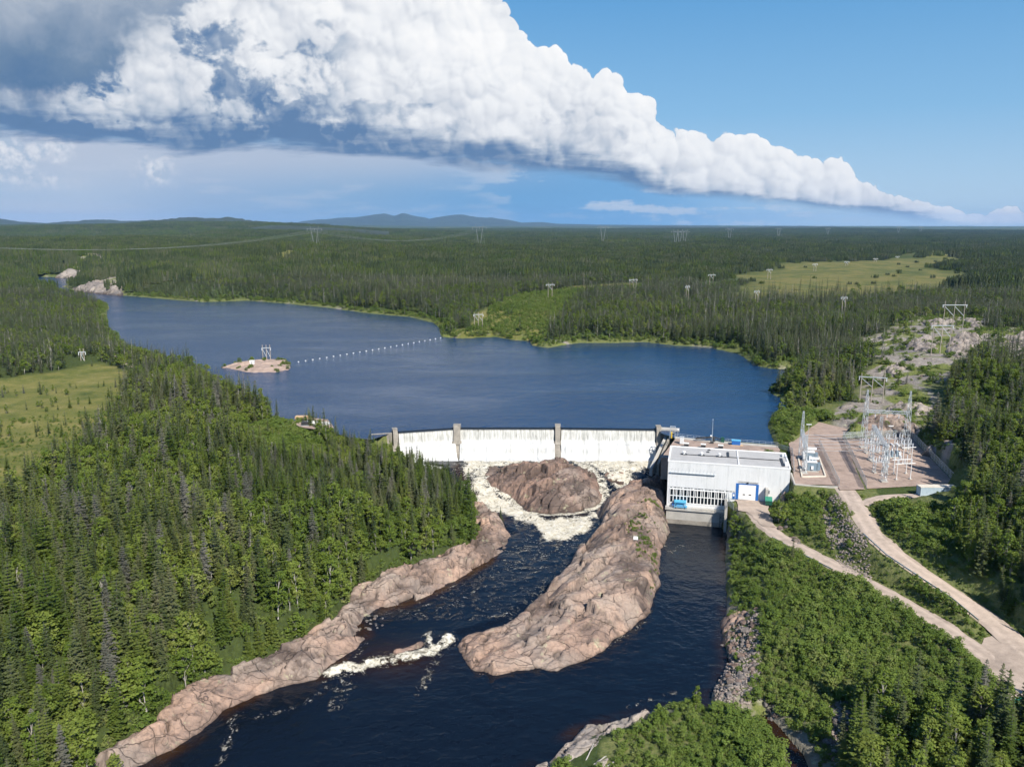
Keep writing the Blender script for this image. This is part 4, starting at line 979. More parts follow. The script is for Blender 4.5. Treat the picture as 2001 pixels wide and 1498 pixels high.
MB().bar((4.6, 8.4, 4.9), (PW - 2.2, 8.4, 4.9), 0.22).build('roof_pipe', M['steel_dark'], ph)
box('roof_hatch', M['steel_dark'], ph, 18.2, 18.9, 9.0, 14.2, 4.78, 5.02)
box('roof_hatch', M['steel_dark'], ph, PW - 2.3, PW - 1.5, 2.4, 11.0, 4.78, 5.0)
for xx, yy in ((11.6, 12.6), (12.0, 15.2)): MB().prism([(0, 4.78), (1.1, 4.78), (0.7, 5.05)], yy, yy + 1.0, lambda p, t, q=xx: (q + p[0], t, p[1])).build('skylight', M['steel_dark'], ph)
for yy in (3.0, 13.0): box('roof_unit', M['white2'], ph, PW - 1.35, PW - 0.5, yy, yy + 1.6, 4.78, 5.7, 0.05)
# window band
X0, X1, ncol = 0.9, 18.0, 16; cw = (X1 - X0) / ncol
wf = box('window_frame', M['white2'], ph, X0 - 0.2, X1 + 0.2, -0.13, 0.03, -6.55, -6.3)
for z0, z1 in ((-8.9, -8.6), (-4.35, -4.05)): box('transom', M['white2'], wf, X0 - 0.2, X1 + 0.2, -0.13, 0.03, z0, z1)
for i in range(ncol):
    for z0, z1 in ((-8.6, -6.55), (-6.3, -4.35)):
        pn = box('pane', M['glass'], wf, X0 + i * cw + 0.14, X0 + (i + 1) * cw - 0.14, -0.03, 0.03, z0, z1)
    if i % 2: box('blind', M['white2'], wf, X0 + (i + 0.42) * cw, X0 + (i + 0.58) * cw, -0.06, -0.035, -6.28, -4.37)
for i in range(ncol + 1):
    x = X0 + i * cw; box('mullion', M['white2'], wf, x - 0.13, x + 0.13, -0.16, 0.03, -8.75, -4.2)
for i in range(20):
    x = X0 + i * cw; box('slot_window', M['glass'], ph, x + 0.1, x + (0.95 if i % 3 else 0.6), -0.075, 0.0, -3.86, -3.66)
# cable ledge and its stays on the wall
box('cable_ledge', M['steel'], ph, 0.5, 14.6, -0.5, -0.066, 1.15, 1.32)
for i in range(13): MB().bar((1.0 + i * 1.1, -0.45, 1.3), (1.3 + i * 1.1, -0.09, 2.75), 0.05).build('stay', M['steel'], ph)
# overhead door
do = box('overhead_door', M['white2'], ph, 21.9, 27.0, -0.10, 0.05, -6.1, -1.25)
for k in range(6): box('door_panel', M['white2'], do, 21.95, 26.95, -0.135, -0.10, -6.05 + k * 0.8, -5.3 + k * 0.8)
for k in (23.2, 25.0): box('door_window', M['glass'], do, k, k + 0.7, -0.15, -0.136, -4.6, -4.25)
for x0, x1 in ((21.05, 21.85), (27.05, 27.85)): box('door_jamb', M['blue'], ph, x0, x1, -0.14, 0.03, -6.1, -0.9)
box('door_header', M['blue'], ph, 21.85, 27.05, -0.13, 0.03, -1.22, -0.92)
box('door_lamp', M['steel_dark'], ph, 24.2, 24.7, -0.4, -0.06, -0.7, -0.4)
lv = box('louvre', M['steel'], ph, 29.6, 31.2, -0.09, 0.02, -3.6, -2.4)
for k in range(5): box('slat', M['steel_dark'], lv, 29.68, 31.12, -0.13, -0.092, -3.5 + k * 0.22, -3.38 + k * 0.22)
bs = box('side_door', M['blue'], ph, 20.1, 20.9, -0.1, 0.02, -6.1, -4.1); box('door_sign', M['white2'], bs, 20.25, 20.75, -0.13, -0.105, -5.2, -4.5)
# draft tube deck and concrete base over the tailrace
box('concrete_base', M['concrete'], ph, 0.05, 17.8, -2.3, 0.04, -18, -10.55)
box('concrete_stain', M['concrete_old'], ph, 0.05, 17.8, -2.34, -2.3, -18, -13.6)
box('deck', M['concrete'], ph, -0.3, 19.2, -2.75, 0.0, -10.4, -9.95)
rl = MB()
for i in range(12): rl.bar((0.2 + i * 1.55, -2.6, -9.95), (0.2 + i * 1.55, -2.6, -8.9), 0.07)
for z in (-9.4, -8.9): rl.bar((0.2, -2.6, z), (17.3, -2.6, z), 0.06)
rl.build('deck_railing', M['steel'], ph)
box('deck_edge', M['cont_roof'], ph, 8.0, 19.2, -2.3, -1.7, -9.94, -9.7)
st = MB()
for x in (16.6, 18.2):
    for y in (-3.2, -2.4): st.bar((x, y, -16), (x, y, -10.4), 0.12)
for z in (-14.5, -13, -11.5): st.bar((16.6, -3.2, z), (18.2, -3.2, z), 0.1); st.bar((16.6, -3.2, z), (18.2, -3.2, z + 1.5), 0.08)
st.build('access_stair', M['steel_dark'], ph)
box('side_wall', M['concrete'], ph, 17.8, 18.6, -6.2, 0.0, -18, -6.4)
box('side_wall', M['concrete'], ph, 29.8, 30.6, -2.2, 0.0, -9, -1.5)

# terrace retaining wall to the right
tr = empty('retaining_wall', G(1552, 945, 1.6)); prop(tr, 'concrete retaining wall holding up the transformer terrace', 'wall')
RW = [G(1546, 925, 1.4), G(1553, 947, 1.4), G(1600, 951, 1.4), G(1637, 952, 1.4)]
for a, b in zip(RW[:-1], RW[1:]): wall_between('wall_panel', a, b, 0.5, 1.75, 1.75, -5.5, M['concrete'], tr)

# intake deck behind the powerhouse
dk = empty('intake_deck', (PA.x, PA.y, 0), PROT); prop(dk, 'paved intake deck with railing between powerhouse and reservoir', 'deck')
def dk_local(q): return Matrix.Rotation(-PROT, 4, 'Z') @ (Vector((q[0], q[1], 0)) - Vector((PA.x, PA.y, 0)))
DKP = [dk_local(G(u_, v_, 0.6)) for u_, v_ in ((1322, 854), (1400, 862.5), (1520, 871.5))]
dpts = [(-3.0, PD + 0.15), (PW + 1.5, PD + 0.15), (DKP[2].x, DKP[2].y), (DKP[1].x, DKP[1].y), (DKP[0].x, DKP[0].y)]
MB().prism(dpts, -7.0, 0.62, lambda p, t: (p[0], p[1], t)).build('deck_slab', M['gravel_pad'], dk)
MB().prism([(DKP[0].x - 0.4, DKP[0].y - 2.2), (DKP[1].x, DKP[1].y - 2.0), (DKP[2].x, DKP[2].y - 2.0), (DKP[2].x, DKP[2].y + 0.3), (DKP[1].x, DKP[1].y + 0.4), (DKP[0].x - 0.4, DKP[0].y + 0.4)], -8.0, 0.80, lambda p, t: (p[0], p[1], t)).build('deck_coping', M['concrete'], dk)
def railing(name, parent, pts, h, mat, gap=2.0, w=0.06):
    m = MB()
    for a, b in zip(pts[:-1], pts[1:]):
        a = Vector(a); b = Vector(b); n = max(1, int((b - a).length / gap))
        for i in range(n + 1): q = a.lerp(b, i / n); m.bar(q, q + Vector((0, 0, h)), w)
        for z in (h, h * 0.5): m.bar(a + Vector((0, 0, z)), b + Vector((0, 0, z)), w)
    return m.build(name, mat, parent)
railing('railing', dk, [(q.x, q.y, 0.8) for q in DKP], 1.2, M['steel'])
def on_deck(name, label, cat, u, v, z=0.62, rz=0.0):
    x, y = dk_local(G(u, v, 0.62))[:2]
    p = dk.matrix_world if False else Matrix.Translation(dk.location) @ Matrix.Rotation(PROT, 4, 'Z')
    q = p @ Vector((x, y, z)); e = empty(name, q, PROT + rz); prop(e, label, cat); return e
e = on_deck('equipment_box', 'bright blue metal equipment box on the intake deck', 'box', 1438, 869)
box('body', M['blue'], e, -1.5, 1.5, -0.8, 0.8, 0.15, 1.65, 0.04); box('lid', M['cyan'], e, -1.58, 1.58, -0.88, 0.88, 1.66, 1.82); box('skid', M['timber'], e, -1.9, 2.4, -1.2, 1.0, 0.0, 0.14)
for i, (u_, v_, lb) in enumerate(((1341, 873, 'dark ventilation box nearest the dam on the intake deck'), (1374, 875, 'middle of the three dark ventilation boxes on the intake deck'), (1408, 877, 'dark ventilation box nearest the blue equipment box'))):
    e = on_deck('ventilation_box', lb, 'vent', u_, v_); box('body', M['steel_dark'], e, -0.8, 0.8, -0.6, 0.6, 0, 1.3); box('lid', M['white2'], e, -0.9, 0.9, -0.7, 0.7, 1.3, 1.5)
e = on_deck('control_cabinet', 'tall white control cabinet at the dam end of the intake deck', 'cabinet', 1332, 867)
box('body', M['white2'], e, -0.7, 0.7, -0.6, 0.6, 0.1, 2.6, 0.05); box('door', M['white'], e, -0.6, 0.6, -0.63, -0.6, 0.3, 2.3); box('roof', M['steel'], e, -0.8, 0.8, -0.7, 0.7, 2.6, 2.72)
e = on_deck('lamp_mast', 'slender tall mast on the intake deck', 'mast', 1391, 866)
MB().taper((0, 0, 0), (0, 0, 9.0), 0.12, 0.05, 8).build('pole', M['steel'], e); box('base', M['steel_dark'], e, -0.6, 0.6, -0.5, 0.5, 0, 0.7); MB().taper((0, 0, 8.6), (0, 0, 9.3), 0.1, 0.02, 6).build('tip', M['white2'], e)
e = on_deck('deck_crane', 'low black crane with its boom lowered over the intake deck', 'crane', 1394, 863)
MB().lathe((0, 0, 0), [(0.7, 0), (0.7, 0.5), (0.45, 0.6), (0.45, 1.6), (0.6, 1.7), (0.3, 2.0)], 12).build('pedestal', M['steel_dark'], e)
MB().bar((0.4, 0, 1.9), (-6.4, -0.5, 1.0), 0.45, 0.6).build('boom', M['steel_dark'], e); box('counterweight', M['green_dark'], e, 2.6, 3.8, -0.6, 0.6, 0, 1.9); box('winch', M['white2'], e, -1.2, -0.5, -0.4, 0.4, 2.0, 2.4); MB().bar((0.3, 0, 1.7), (2.8, 0, 1.2), 0.3).build('tail_arm', M['steel_dark'], e)
e = on_deck('lamp_post', 'white topped short lamp post near the yellow hoist', 'lamp', 1324, 859)
MB().taper((0, 0, 0), (0, 0, 3.6), 0.07, 0.05, 8).build('pole', M['steel'], e); MB().lathe((0, 0, 3.6), [(0.1, 0), (0.32, 0.15), (0.3, 0.4), (0.05, 0.55)], 10).build('lamp_head', M['white2'], e)
e = on_deck('gate_hoist', 'yellow gate hoist in a grey frame at the end of the dam', 'hoist', 1314, 856)
for x in (-0.9, 0.9):
    for y in (-0.8, 0.8): MB().bar((x, y, 0), (x, y, 4.4), 0.18).build('frame_leg', M['steel'], e)
for z in (2.2, 4.4): 
    m = MB(); m.bar((-0.9, -0.8, z), (0.9, -0.8, z), 0.16); m.bar((-0.9, 0.8, z), (0.9, 0.8, z), 0.16); m.bar((-0.9, -0.8, z), (-0.9, 0.8, z), 0.16); m.bar((0.9, -0.8, z), (0.9, 0.8, z), 0.16); m.build('frame_ring', M['steel'], e)
MB().box(-0.55, -0.1, -0.95, -0.5, 0.2, 2.6).build('hoist_body', M['yellow'], e, 0.05); MB().lathe((0.25, -0.3, 1.6), [(0.3, 0), (0.4, 0.1), (0.4, 0.7), (0.3, 0.8)], 10).build('drum', M['steel_dark'], e)

# stop log gantry on the tailrace deck, bin and fence in the lower yard
def ph_point(x, y, z): return Matrix.Translation(ph.location) @ Matrix.Rotation(PROT, 4, 'Z') @ Vector((x, y, z))
e = empty('gate_gantry', ph_point(4.3, -1.4, -9.95), PROT); prop(e, 'sky blue gate lifting machine on the tailrace deck', 'machine')
for x in (-1.9, 1.7):
    for y in (-0.75, 0.75): MB().bar((x, y, 0), (x * 0.8, y, 1.9), 0.24).build('leg', M['cyan'], e)
box('beam', M['cyan'], e, -1.9, 1.8, -0.95, 0.95, 1.85, 2.35, 0.05); box('lower_frame', M['cyan'], e, -1.9, 2.2, -0.9, 0.9, 0.3, 0.62, 0.04)
MB().taper((-1.2, 0, 1.1), (1.2, 0, 1.1), 0.5, 0.5, 12).build('drum', M['cyan'], e); box('motor', M['blue'], e, -2.5, -1.7, -0.5, 0.4, 0.5, 1.3, 0.05)
for x in (-1.4, 1.4): MB().taper((x, -0.95, 0.2), (x, -0.7, 0.2), 0.25, 0.25, 10).build('wheel', M['steel_dark'], e)
e = empty('waste_bin', ph_point(30.7, -3.4, -6.05), PROT); prop(e, 'green steel waste bin with sloping lid beside the powerhouse', 'bin')
MB().prism([(-0.9, 0.25), (0.9, 0.25), (1.05, 1.5), (-1.05, 1.5)], -1.0, 1.0, lambda p, t: (p[0], t, p[1])).build('body', M['green_dark'], e, 0.04)
MB().prism([(-1.05, 1.55), (1.05, 2.25), (1.05, 2.35), (-1.05, 1.66)], -1.05, 1.05, lambda p, t: (t, p[0], p[1])).build('lid', M['green'], e)
for x in (-0.7, 0.7): box('foot', M['steel_dark'], e, x - 0.12, x + 0.12, -0.9, 0.9, 0, 0.25)

def fence(name, label, pts, h=2.6, gap=3.0, mat='chain'):
    """chain link fence: one post and one panel after the other"""
    pts = [Vector(p) for p in pts]; root = empty(name, pts[0]); prop(root, label, 'fence')
    o = pts[0]
    for a, b in zip(pts[:-1], pts[1:]):
        n = max(1, round((b - a).length / gap))
        for i in range(n):
            p = a.lerp(b, i / n) - o; q = a.lerp(b, (i + 1) / n) - o
            MB().bar(p, p + Vector((0, 0, h)), 0.09, n=6).build('post', M['steel'], root)
            me = bpy.data.meshes.new('mesh_panel'); up = Vector((0, 0, h - 0.1)); lo = Vector((0, 0, 0.05))
            me.from_pydata([p + lo, q + lo, q + up, p + up], [], [(0, 1, 2, 3)]); link('mesh_panel', me, M[mat], root)
            MB().bar(p + up, q + up, 0.05).build('top_rail', M['steel'], root)
    p = pts[-1] - o; MB().bar(p, p + Vector((0, 0, h)), 0.09, n=6).build('post', M['steel'], root)
    return root
def S(u, v, z=1.6): return G(u, v, z)
fence('chain_link_fence', 'tall chain link fence around the switchyard', [S(1693, 955), S(1647, 857), S(1778, 852), S(1867, 944)])
fence('chain_link_fence', 'chain link fence between the transformers and the road', [S(1640, 950), S(1600, 868)], 2.2)
fence('chain_link_fence', 'chain link fence dropping down the bank beside the lower yard', [ph_point(18.9, -0.6, -6.1), ph_point(18.9, -7.0, -6.2), ph_point(20.2, -10.0, -6.3)], 2.2, 2.2)
fence('chain_link_fence', 'short fence at the back corner of the powerhouse', [S(1516, 874), S(1548, 884), S(1552, 925)], 1.8, 3)

# ------------------------------------------------------------------ lattice and switchgear
def lattice(m, a, b, wa, wb, bays, t=0.10, tb=0.06):
    """square lattice mast from a to b"""
    a = Vector(a); b = Vector(b); d = (b - a).normalized()
    up = Vector((0, 0, 1)) if abs(d.z) < 0.9 else Vector((1, 0, 0))
    x = d.cross(up).normalized(); y = x.cross(d)
    cs = [(-1, -1), (1, -1), (1, 1), (-1, 1)]
    def pt(k, f): wd = (wa + (wb - wa) * f) / 2; return a.lerp(b, f) + x * cs[k][0] * wd + y * cs[k][1] * wd
    for k in range(4): m.bar(pt(k, 0), pt(k, 1), t)
    for i in range(bays):
        f0, f1 = i / bays, (i + 1) / bays
        for k in range(4):
            k2 = (k + 1) % 4
            m.bar(pt(k, f0), pt(k2, f1), tb) if i % 2 else m.bar(pt(k2, f0), pt(k, f1), tb)
            m.bar(pt(k, f1), pt(k2, f1), tb)
def gantry(name, label, legs, beam_z, spire=None, wbase=1.5, wtop=0.9):
    """lattice portal; legs are the base points"""
    o = Vector(legs[0]); root = empty(name, o); prop(root, label, 'gantry')
    for i, p in enumerate(legs):
        p = Vector(p) - o; bz = beam_z[i] - o.z
        m = MB(); lattice(m, p, (p.x, p.y, bz), wbase, wtop, max(4, int((bz - p.z) / 1.5))); m.build('mast', M['steel'], root)
        box('footing', M['concrete'], root, p.x - 1.0, p.x + 1.0, p.y - 1.0, p.y + 1.0, -0.1 + p.z, 0.3 + p.z)
        if spire and spire[i]:
            m = MB(); lattice(m, (p.x, p.y, bz), (p.x, p.y, spire[i] - o.z), wtop, 0.35, max(3, int((spire[i] - o.z - bz) / 1.4)), 0.08, 0.05); m.build('spire', M['steel'], root)
    if len(legs) > 1:
        a = Vector(legs[0]) - o; b = Vector(legs[1]) - o; a.z = beam_z[0] - o.z - 0.5; b.z = beam_z[1] - o.z - 0.5
        m = MB(); lattice(m, a, b, 0.9, 0.9, max(6, int((b - a).length / 1.1)), 0.09, 0.055); m.build('beam', M['steel'], root)
        for k in range(3):
            q = a.lerp(b, (k + 0.8) / 3.6) - Vector((0, 0, 0.5)); MB().lathe((q.x, q.y, q.z - 1.6), [(0.05, 0), (0.14, 0.1), (0.08, 0.2), (0.15, 0.4), (0.08, 0.55), (0.15, 0.8), (0.08, 1.0), (0.14, 1.2), (0.05, 1.6)], 8).build('insulator', M['porcelain'], root)
    return root
def top_at(base, v): return GD(1000, v, base.y).z
bL, bR = S(1686, 874), S(1769, 876)
gantry('switchyard_gantry', 'tallest lattice gantry spanning the back of the switchyard', [bL, bR], [top_at(bL, 800), top_at(bR, 804)], [top_at(bL, 761), top_at(bR, 764)], 1.9, 1.1)
cF, cN = S(1702, 898), S(1726.5, 940)
gantry('switchyard_gantry', 'lattice gantry running front to back on the switchyard road side', [cF, cN], [top_at(cF, 830), top_at(cN, 870)], None, 1.3, 0.9)
cM = S(1718, 868); gantry('lattice_mast', 'single lattice mast standing between the two switchyard gantries', [cM], [top_at(cM, 814)], None, 1.0, 0.7)
tF, tN = S(1564, 893), S(1571, 924)
gantry('transformer_gantry', 'slim lattice gantry with spire beside the two transformers', [tF, tN], [top_at(tF, 838), top_at(tN, 872)], [top_at(tF, 803), top_at(tN, 850)], 1.1, 0.8)
e = empty('lamp_post', S(1577, 880)); prop(e, 'thin yard lamp post with flat head by the transformer gantry', 'lamp')
zt = top_at(S(1577, 880), 829) - 1.6; MB().taper((0, 0, 0), (0, 0, zt), 0.1, 0.06, 8).build('pole', M['steel'], e); MB().bar((-0.9, 0, zt), (0.9, 0, zt), 0.5, 0.16).build('lamp_head', M['white2'], e)
e = empty('lamp_post', S(1737, 876)); prop(e, 'yard lamp post with flat head in the middle of the switchyard', 'lamp')
zt = top_at(S(1737, 876), 832) - 1.6; MB().taper((0, 0, 0), (0, 0, zt), 0.1, 0.06, 8).build('pole', M['steel'], e); MB().bar((-0.8, 0, zt), (0.8, 0, zt), 0.5, 0.16).build('lamp_head', M['white2'], e)
INS = [(0.09, 0), (0.2, 0.1), (0.1, 0.2), (0.2, 0.38), (0.1, 0.5), (0.2, 0.68), (0.1, 0.8), (0.2, 0.98), (0.1, 1.1), (0.2, 1.28), (0.1, 1.4), (0.12, 1.6)]
YROT = math.atan2((S(1778, 852) - S(1647, 857)).y, (S(1778, 852) - S(1647, 857)).x)
def disconnect(p, label, rz=0.0, span=4.2, h=3.4):
    e = empty('disconnect_switch', p, YROT + rz); prop(e, label, 'switchgear', 'switchgear in the switchyard')
    for x in (-span / 2, span / 2):
        for y in (-0.7, 0.7): MB().bar((x, y, 0), (x, y, h), 0.16).build('leg', M['steel'], e)
        m = MB()
        for z in (h * 0.35, h * 0.7, h): m.bar((x, -0.7, z), (x, 0.7, z), 0.1)
        m.bar((x, -0.7, 0.3), (x, 0.7, h * 0.7), 0.06); m.build('brace', M['steel'], e)
        box('footing', M['concrete'], e, x - 0.5, x + 0.5, -1.0, 1.0, -0.1, 0.2)
    for y in (-0.7, 0.7): MB().bar((-span / 2 - 0.5, y, h), (span / 2 + 0.5, y, h), 0.18).build('beam', M['steel'], e)
    for k in range(3):
        x = -span / 2 + span * k / 2
        for y in (-0.7, 0.7): MB().lathe((x, y, h + 0.08), INS, 8).build('insulator', M['porcelain'], e)
        MB().bar((x, -0.9, h + 1.75), (x, 0.9, h + 1.85), 0.1).build('blade', M['conduct'], e)
    return e
disconnect(S(1703, 884), 'switch frame with insulators nearest the left tower of the tall gantry')
disconnect(S(1714, 900), 'switch frame with insulators in the middle of the switchyard road side')
disconnect(S(1718, 922), 'switch frame with insulators closest to the front mast', span=3.6)
disconnect(S(1762, 886), 'switch frame with insulators by the right tower of the tall gantry', span=5.0)
disconnect(S(1746, 872), 'switch frame with insulators under the beam of the tall gantry', span=5.0, h=3.0)
e = empty('circuit_breaker', S(1742, 893), YROT); prop(e, 'circuit breaker with white poles in the middle of the switchyard', 'switchgear')
for k in range(3):
    x = -1.8 + 1.8 * k; box('pedestal', M['tank'], e, x - 0.35, x + 0.35, -0.5, 0.5, 0.0, 2.2, 0.04); MB().lathe((x, 0, 2.2), [(r * 1.5, z) for r, z in INS], 8).build('insulator', M['porcelain'], e)
    MB().taper((x, -0.9, 4.1), (x, 0.9, 4.5), 0.28, 0.24, 10).build('interrupter', M['white2'], e)
box('base', M['concrete'], e, -2.8, 2.8, -1.0, 1.0, -0.1, 0.18); box('control_box', M['white2'], e, 2.1, 2.9, -0.8, -0.2, 0.3, 1.9)
def bus_frame(p, label, span, h, rz=0.0):
    e = empty('bus_support', p, YROT + rz); prop(e, label, 'switchgear', 'bus supports in the switchyard')
    for x in (-span / 2, span / 2):
        MB().taper((x, 0, 0), (x, 0, h), 0.13, 0.1, 8).build('post', M['white2'], e); box('footing', M['concrete'], e, x - 0.4, x + 0.4, -0.4, 0.4, -0.1, 0.2)
    MB().bar((-span / 2 - 0.8, 0, h), (span / 2 + 1.2, 0, h), 0.2).build('bus_bar', M['white2'], e)
    for x in (-span / 2, 0, span / 2): MB().lathe((x, 0, h + 0.1), [(r * 0.9, z * 0.8) for r, z in INS], 8).build('insulator', M['porcelain'], e)
bus_frame(S(1765, 936), 'white bus support frame nearest the pale container', 4.6, 5.0)
bus_frame(S(1758, 925), 'white bus support frame second from the front of the switchyard', 4.2, 4.6)
bus_frame(S(1772, 905), 'white bus support frame beside the fence side of the switchyard', 3.0, 5.4)
for i, (u, v, lb) in enumerate(((1737, 905, 'instrument post left of the second bus frame'), (1747, 912, 'instrument post in front of the circuit breaker'), (1757, 906, 'instrument post right of the circuit breaker'), (1728, 915, 'instrument post behind the front mast'), (1733, 926, 'instrument post right beside the front mast'))):
    e = empty('instrument_transformer', S(u, v), YROT); prop(e, lb, 'switchgear', 'instrument posts in the switchyard')
    MB().taper((0, 0, 0), (0, 0, 2.2), 0.14, 0.14, 8).build('post', M['steel'], e); box('tank', M['steel'], e, -0.3, 0.3, -0.3, 0.3, 2.2, 2.8, 0.03); MB().lathe((0, 0, 2.8), INS, 8).build('insulator', M['porcelain'], e); box('footing', M['concrete'], e, -0.4, 0.4, -0.4, 0.4, -0.1, 0.15)
# transformers inside their kerb
def transformer(p, label):
    e = empty('power_transformer', p, PROT); prop(e, label, 'transformer')
    box('tank', M['tank'], e, -1.5, 1.3, -1.1, 1.1, 0.25, 2.9, 0.06); box('plinth', M['concrete'], e, -1.9, 1.9, -1.5, 1.5, -0.1, 0.25)
    MB().taper((-1.0, 0.9, 3.75), (2.0, 0.9, 3.75), 0.42, 0.42, 14).build('conservator', M['white2'], e); box('cover', M['white2'], e, -1.6, 1.4, -1.2, 1.2, 2.9, 3.05)
    for x in (-0.6, 1.4): MB().bar((x, 0.9, 3.0), (x, 0.9, 3.4), 0.14).build('bracket', M['steel'], e)
    for k in range(7): box('radiator_fin', M['tank'], e, 1.45, 2.35, -1.05 + k * 0.32, -0.93 + k * 0.32, 0.5, 2.7)
    for k in range(6): box('radiator_fin', M['white2'], e, -2.3, -1.55, -1.0 + k * 0.36, -0.86 + k * 0.36, 0.6, 2.8)
    for k in range(3): MB().lathe((-1.0 + k * 0.95, -0.5, 3.05), [(r * 0.9, z) for r, z in INS], 8).build('bushing', M['porcelain'], e)
    box('control_box', M['white2'], e, -0.4, 0.3, -1.4, -1.12, 0.7, 1.8)
transformer(S(1582, 899), 'blue grey power transformer farther from the camera with white tank on top')
transformer(S(1586, 919), 'blue grey power transformer nearer the camera with white tank on top')
kb = [S(1560, 894), S(1600, 893), S(1613, 931), S(1567, 932)]; e = empty('oil_kerb', kb[0]); prop(e, 'low white concrete kerb framing the two transformers', 'kerb')
for a, b in zip(kb, kb[1:] + kb[:1]): wall_between('kerb_side', a, b, 0.45, 1.95, 1.95, 1.4, M['cont_roof'], e)
# shipping container at the switchyard corner
cA, cB = G(1798, 969, 1.2), G(1869, 969, 1.2); L = (cB - cA).length
e = empty('storage_container', cA, math.atan2(cB.y - cA.y, cB.x - cA.x)); prop(e, 'long pale blue storage container at the front corner of the switchyard', 'container')
box('body', M['container'], e, 0, L, 0, 2.5, 0.1, 2.6)
for k in range(26): box('corrugation', M['container'], e, 0.2 + k * (L - 0.5) / 26, 0.38 + k * (L - 0.5) / 26, -0.05, 0.0, 0.25, 2.5)
box('roof', M['cont_roof'], e, -0.05, L + 0.05, -0.06, 2.55, 2.6, 2.72); box('door', M['white2'], e, L - 2.6, L - 0.4, -0.09, -0.055, 0.2, 2.2)
for x in (0, L - 0.2): 
    for y in (-0.04, 2.34): box('corner_post', M['container'], e, x, x + 0.2, y, y + 0.2, 0.0, 2.6)
# conductors slung from the transformer gantry across the road
def wire(name, a, b, sag, r, label, group, cat='cable', n=16):
    a = Vector(a); b = Vector(b); pts = []
    for i in range(n + 1):
        t = i / n; q = a.lerp(b, t); q.z -= sag * 4 * t * (1 - t); pts.append(q)
    m = MB()
    for p, q in zip(pts[:-1], pts[1:]): m.bar(p - a, q - a, r * 2, n=4)
    o = m.build(name, M['conduct' if r < 0.05 else 'steel_far'], None); o.location = a; prop(o, label, cat, group); return o
for k in range(6):
    f = (k + 0.5) / 6
    a = Vector(tF).lerp(Vector(tN), f); a.z = top_at(tF, 838) * (1 - f) + top_at(tN, 872) * f - 1.4
    b = Vector(cF).lerp(Vector(cN), f); b.z = top_at(cF, 830) * (1 - f) + top_at(cN, 870) * f - 1.4
    wire('overhead_conductor', a, b, 0.7, 0.035, 'thin overhead conductor crossing the road to the switchyard', 'conductors across the road')

# ------------------------------------------------------------------ guard rails
def guardrail(pts, label, gap=2.6, h=0.75):
    seg = [0]
    for a, b in zip(pts[:-1], pts[1:]): seg.append(seg[-1] + np.linalg.norm(b - a))
    n = int(seg[-1] / gap); P = [Vector([np.interp(i / n * seg[-1], seg, pts[:, k]) for k in range(3)]) for i in range(n + 1)]
    e = empty('guard_rail', P[0]); prop(e, label, 'guardrail')
    for i, p in enumerate(P):
        q = p - P[0]; MB().box(q.x - 0.1, q.x + 0.1, q.y - 0.1, q.y + 0.1, q.z - 0.5, q.z + h + 0.08).build('post', M['wood'], e)
        if i: a = P[i - 1] - P[0]; MB().bar(a + Vector((0, 0, h - 0.15)), q + Vector((0, 0, h - 0.15)), 0.1, 0.34).build('rail', M['steel'], e)
def offset(pl, d):
    D = np.gradient(pl[:, :2], axis=0); D /= np.linalg.norm(D, axis=1)[:, None]; q = pl.copy(); q[:, 0] += D[:, 1] * d; q[:, 1] -= D[:, 0] * d; return q
guardrail(offset(R_UP[5:10], 3.0 if offset(R_UP, 1)[6, 0] < R_UP[6, 0] else -3.0), 'long steel guard rail along the edge of the upper road')
guardrail(offset(R_LO[3:6], 2.7 if offset(R_LO, 1)[4, 0] < R_LO[4, 0] else -2.7), 'low steel guard rail along the river edge of the lower road', 3.0, 0.5)

# ------------------------------------------------------------------ wooden pole frames
def hframe(u, v, Y, hpx, label, n=2, gappx=None, rz=0.0, z=None):
    base = GD(u, v, Y); g = gz(base.x, base.y); base = Vector((base.x, base.y, min(base.z, g) - 0.2)) if z is None else Vector((base.x, base.y, z))
    h = GD(u, v - hpx, Y).z - base.z; gap = (gappx or 11) * Y / FPX
    e = empty('pole_frame', base, rz); prop(e, label, 'pole frame', 'wooden power line frames')
    hd = 0.16 + Y * 0.00012
    for k in range(n):
        x = (k - (n - 1) / 2) * gap; MB().taper((x, 0, -1), (x, 0, h), hd * 1.15, hd * 0.8, 8).build('pole', M['wood'], e)
    w2 = (n - 1) * gap / 2 + gap * (0.55 if n == 2 else 0.25)
    MB().bar((-w2, 0, h * 0.88), (w2, 0, h * 0.88), hd * 1.6, hd * 1.8).build('crossarm', M['steel'], e)
    for k in range(n - 1):
        x = (k - (n - 1) / 2) * gap; MB().bar((x, 0, h * 0.84), (x + gap, 0, h * 0.55), hd * 1.1).build('brace', M['steel'], e)
    for k in range(3):
        x = -w2 * 0.95 + w2 * 0.95 * k; MB().bar((x, 0, h * 0.88), (x, 0, h * 0.88 - 1.5), hd * 1.2).build('insulator', M['porcelain'], e)
    return e
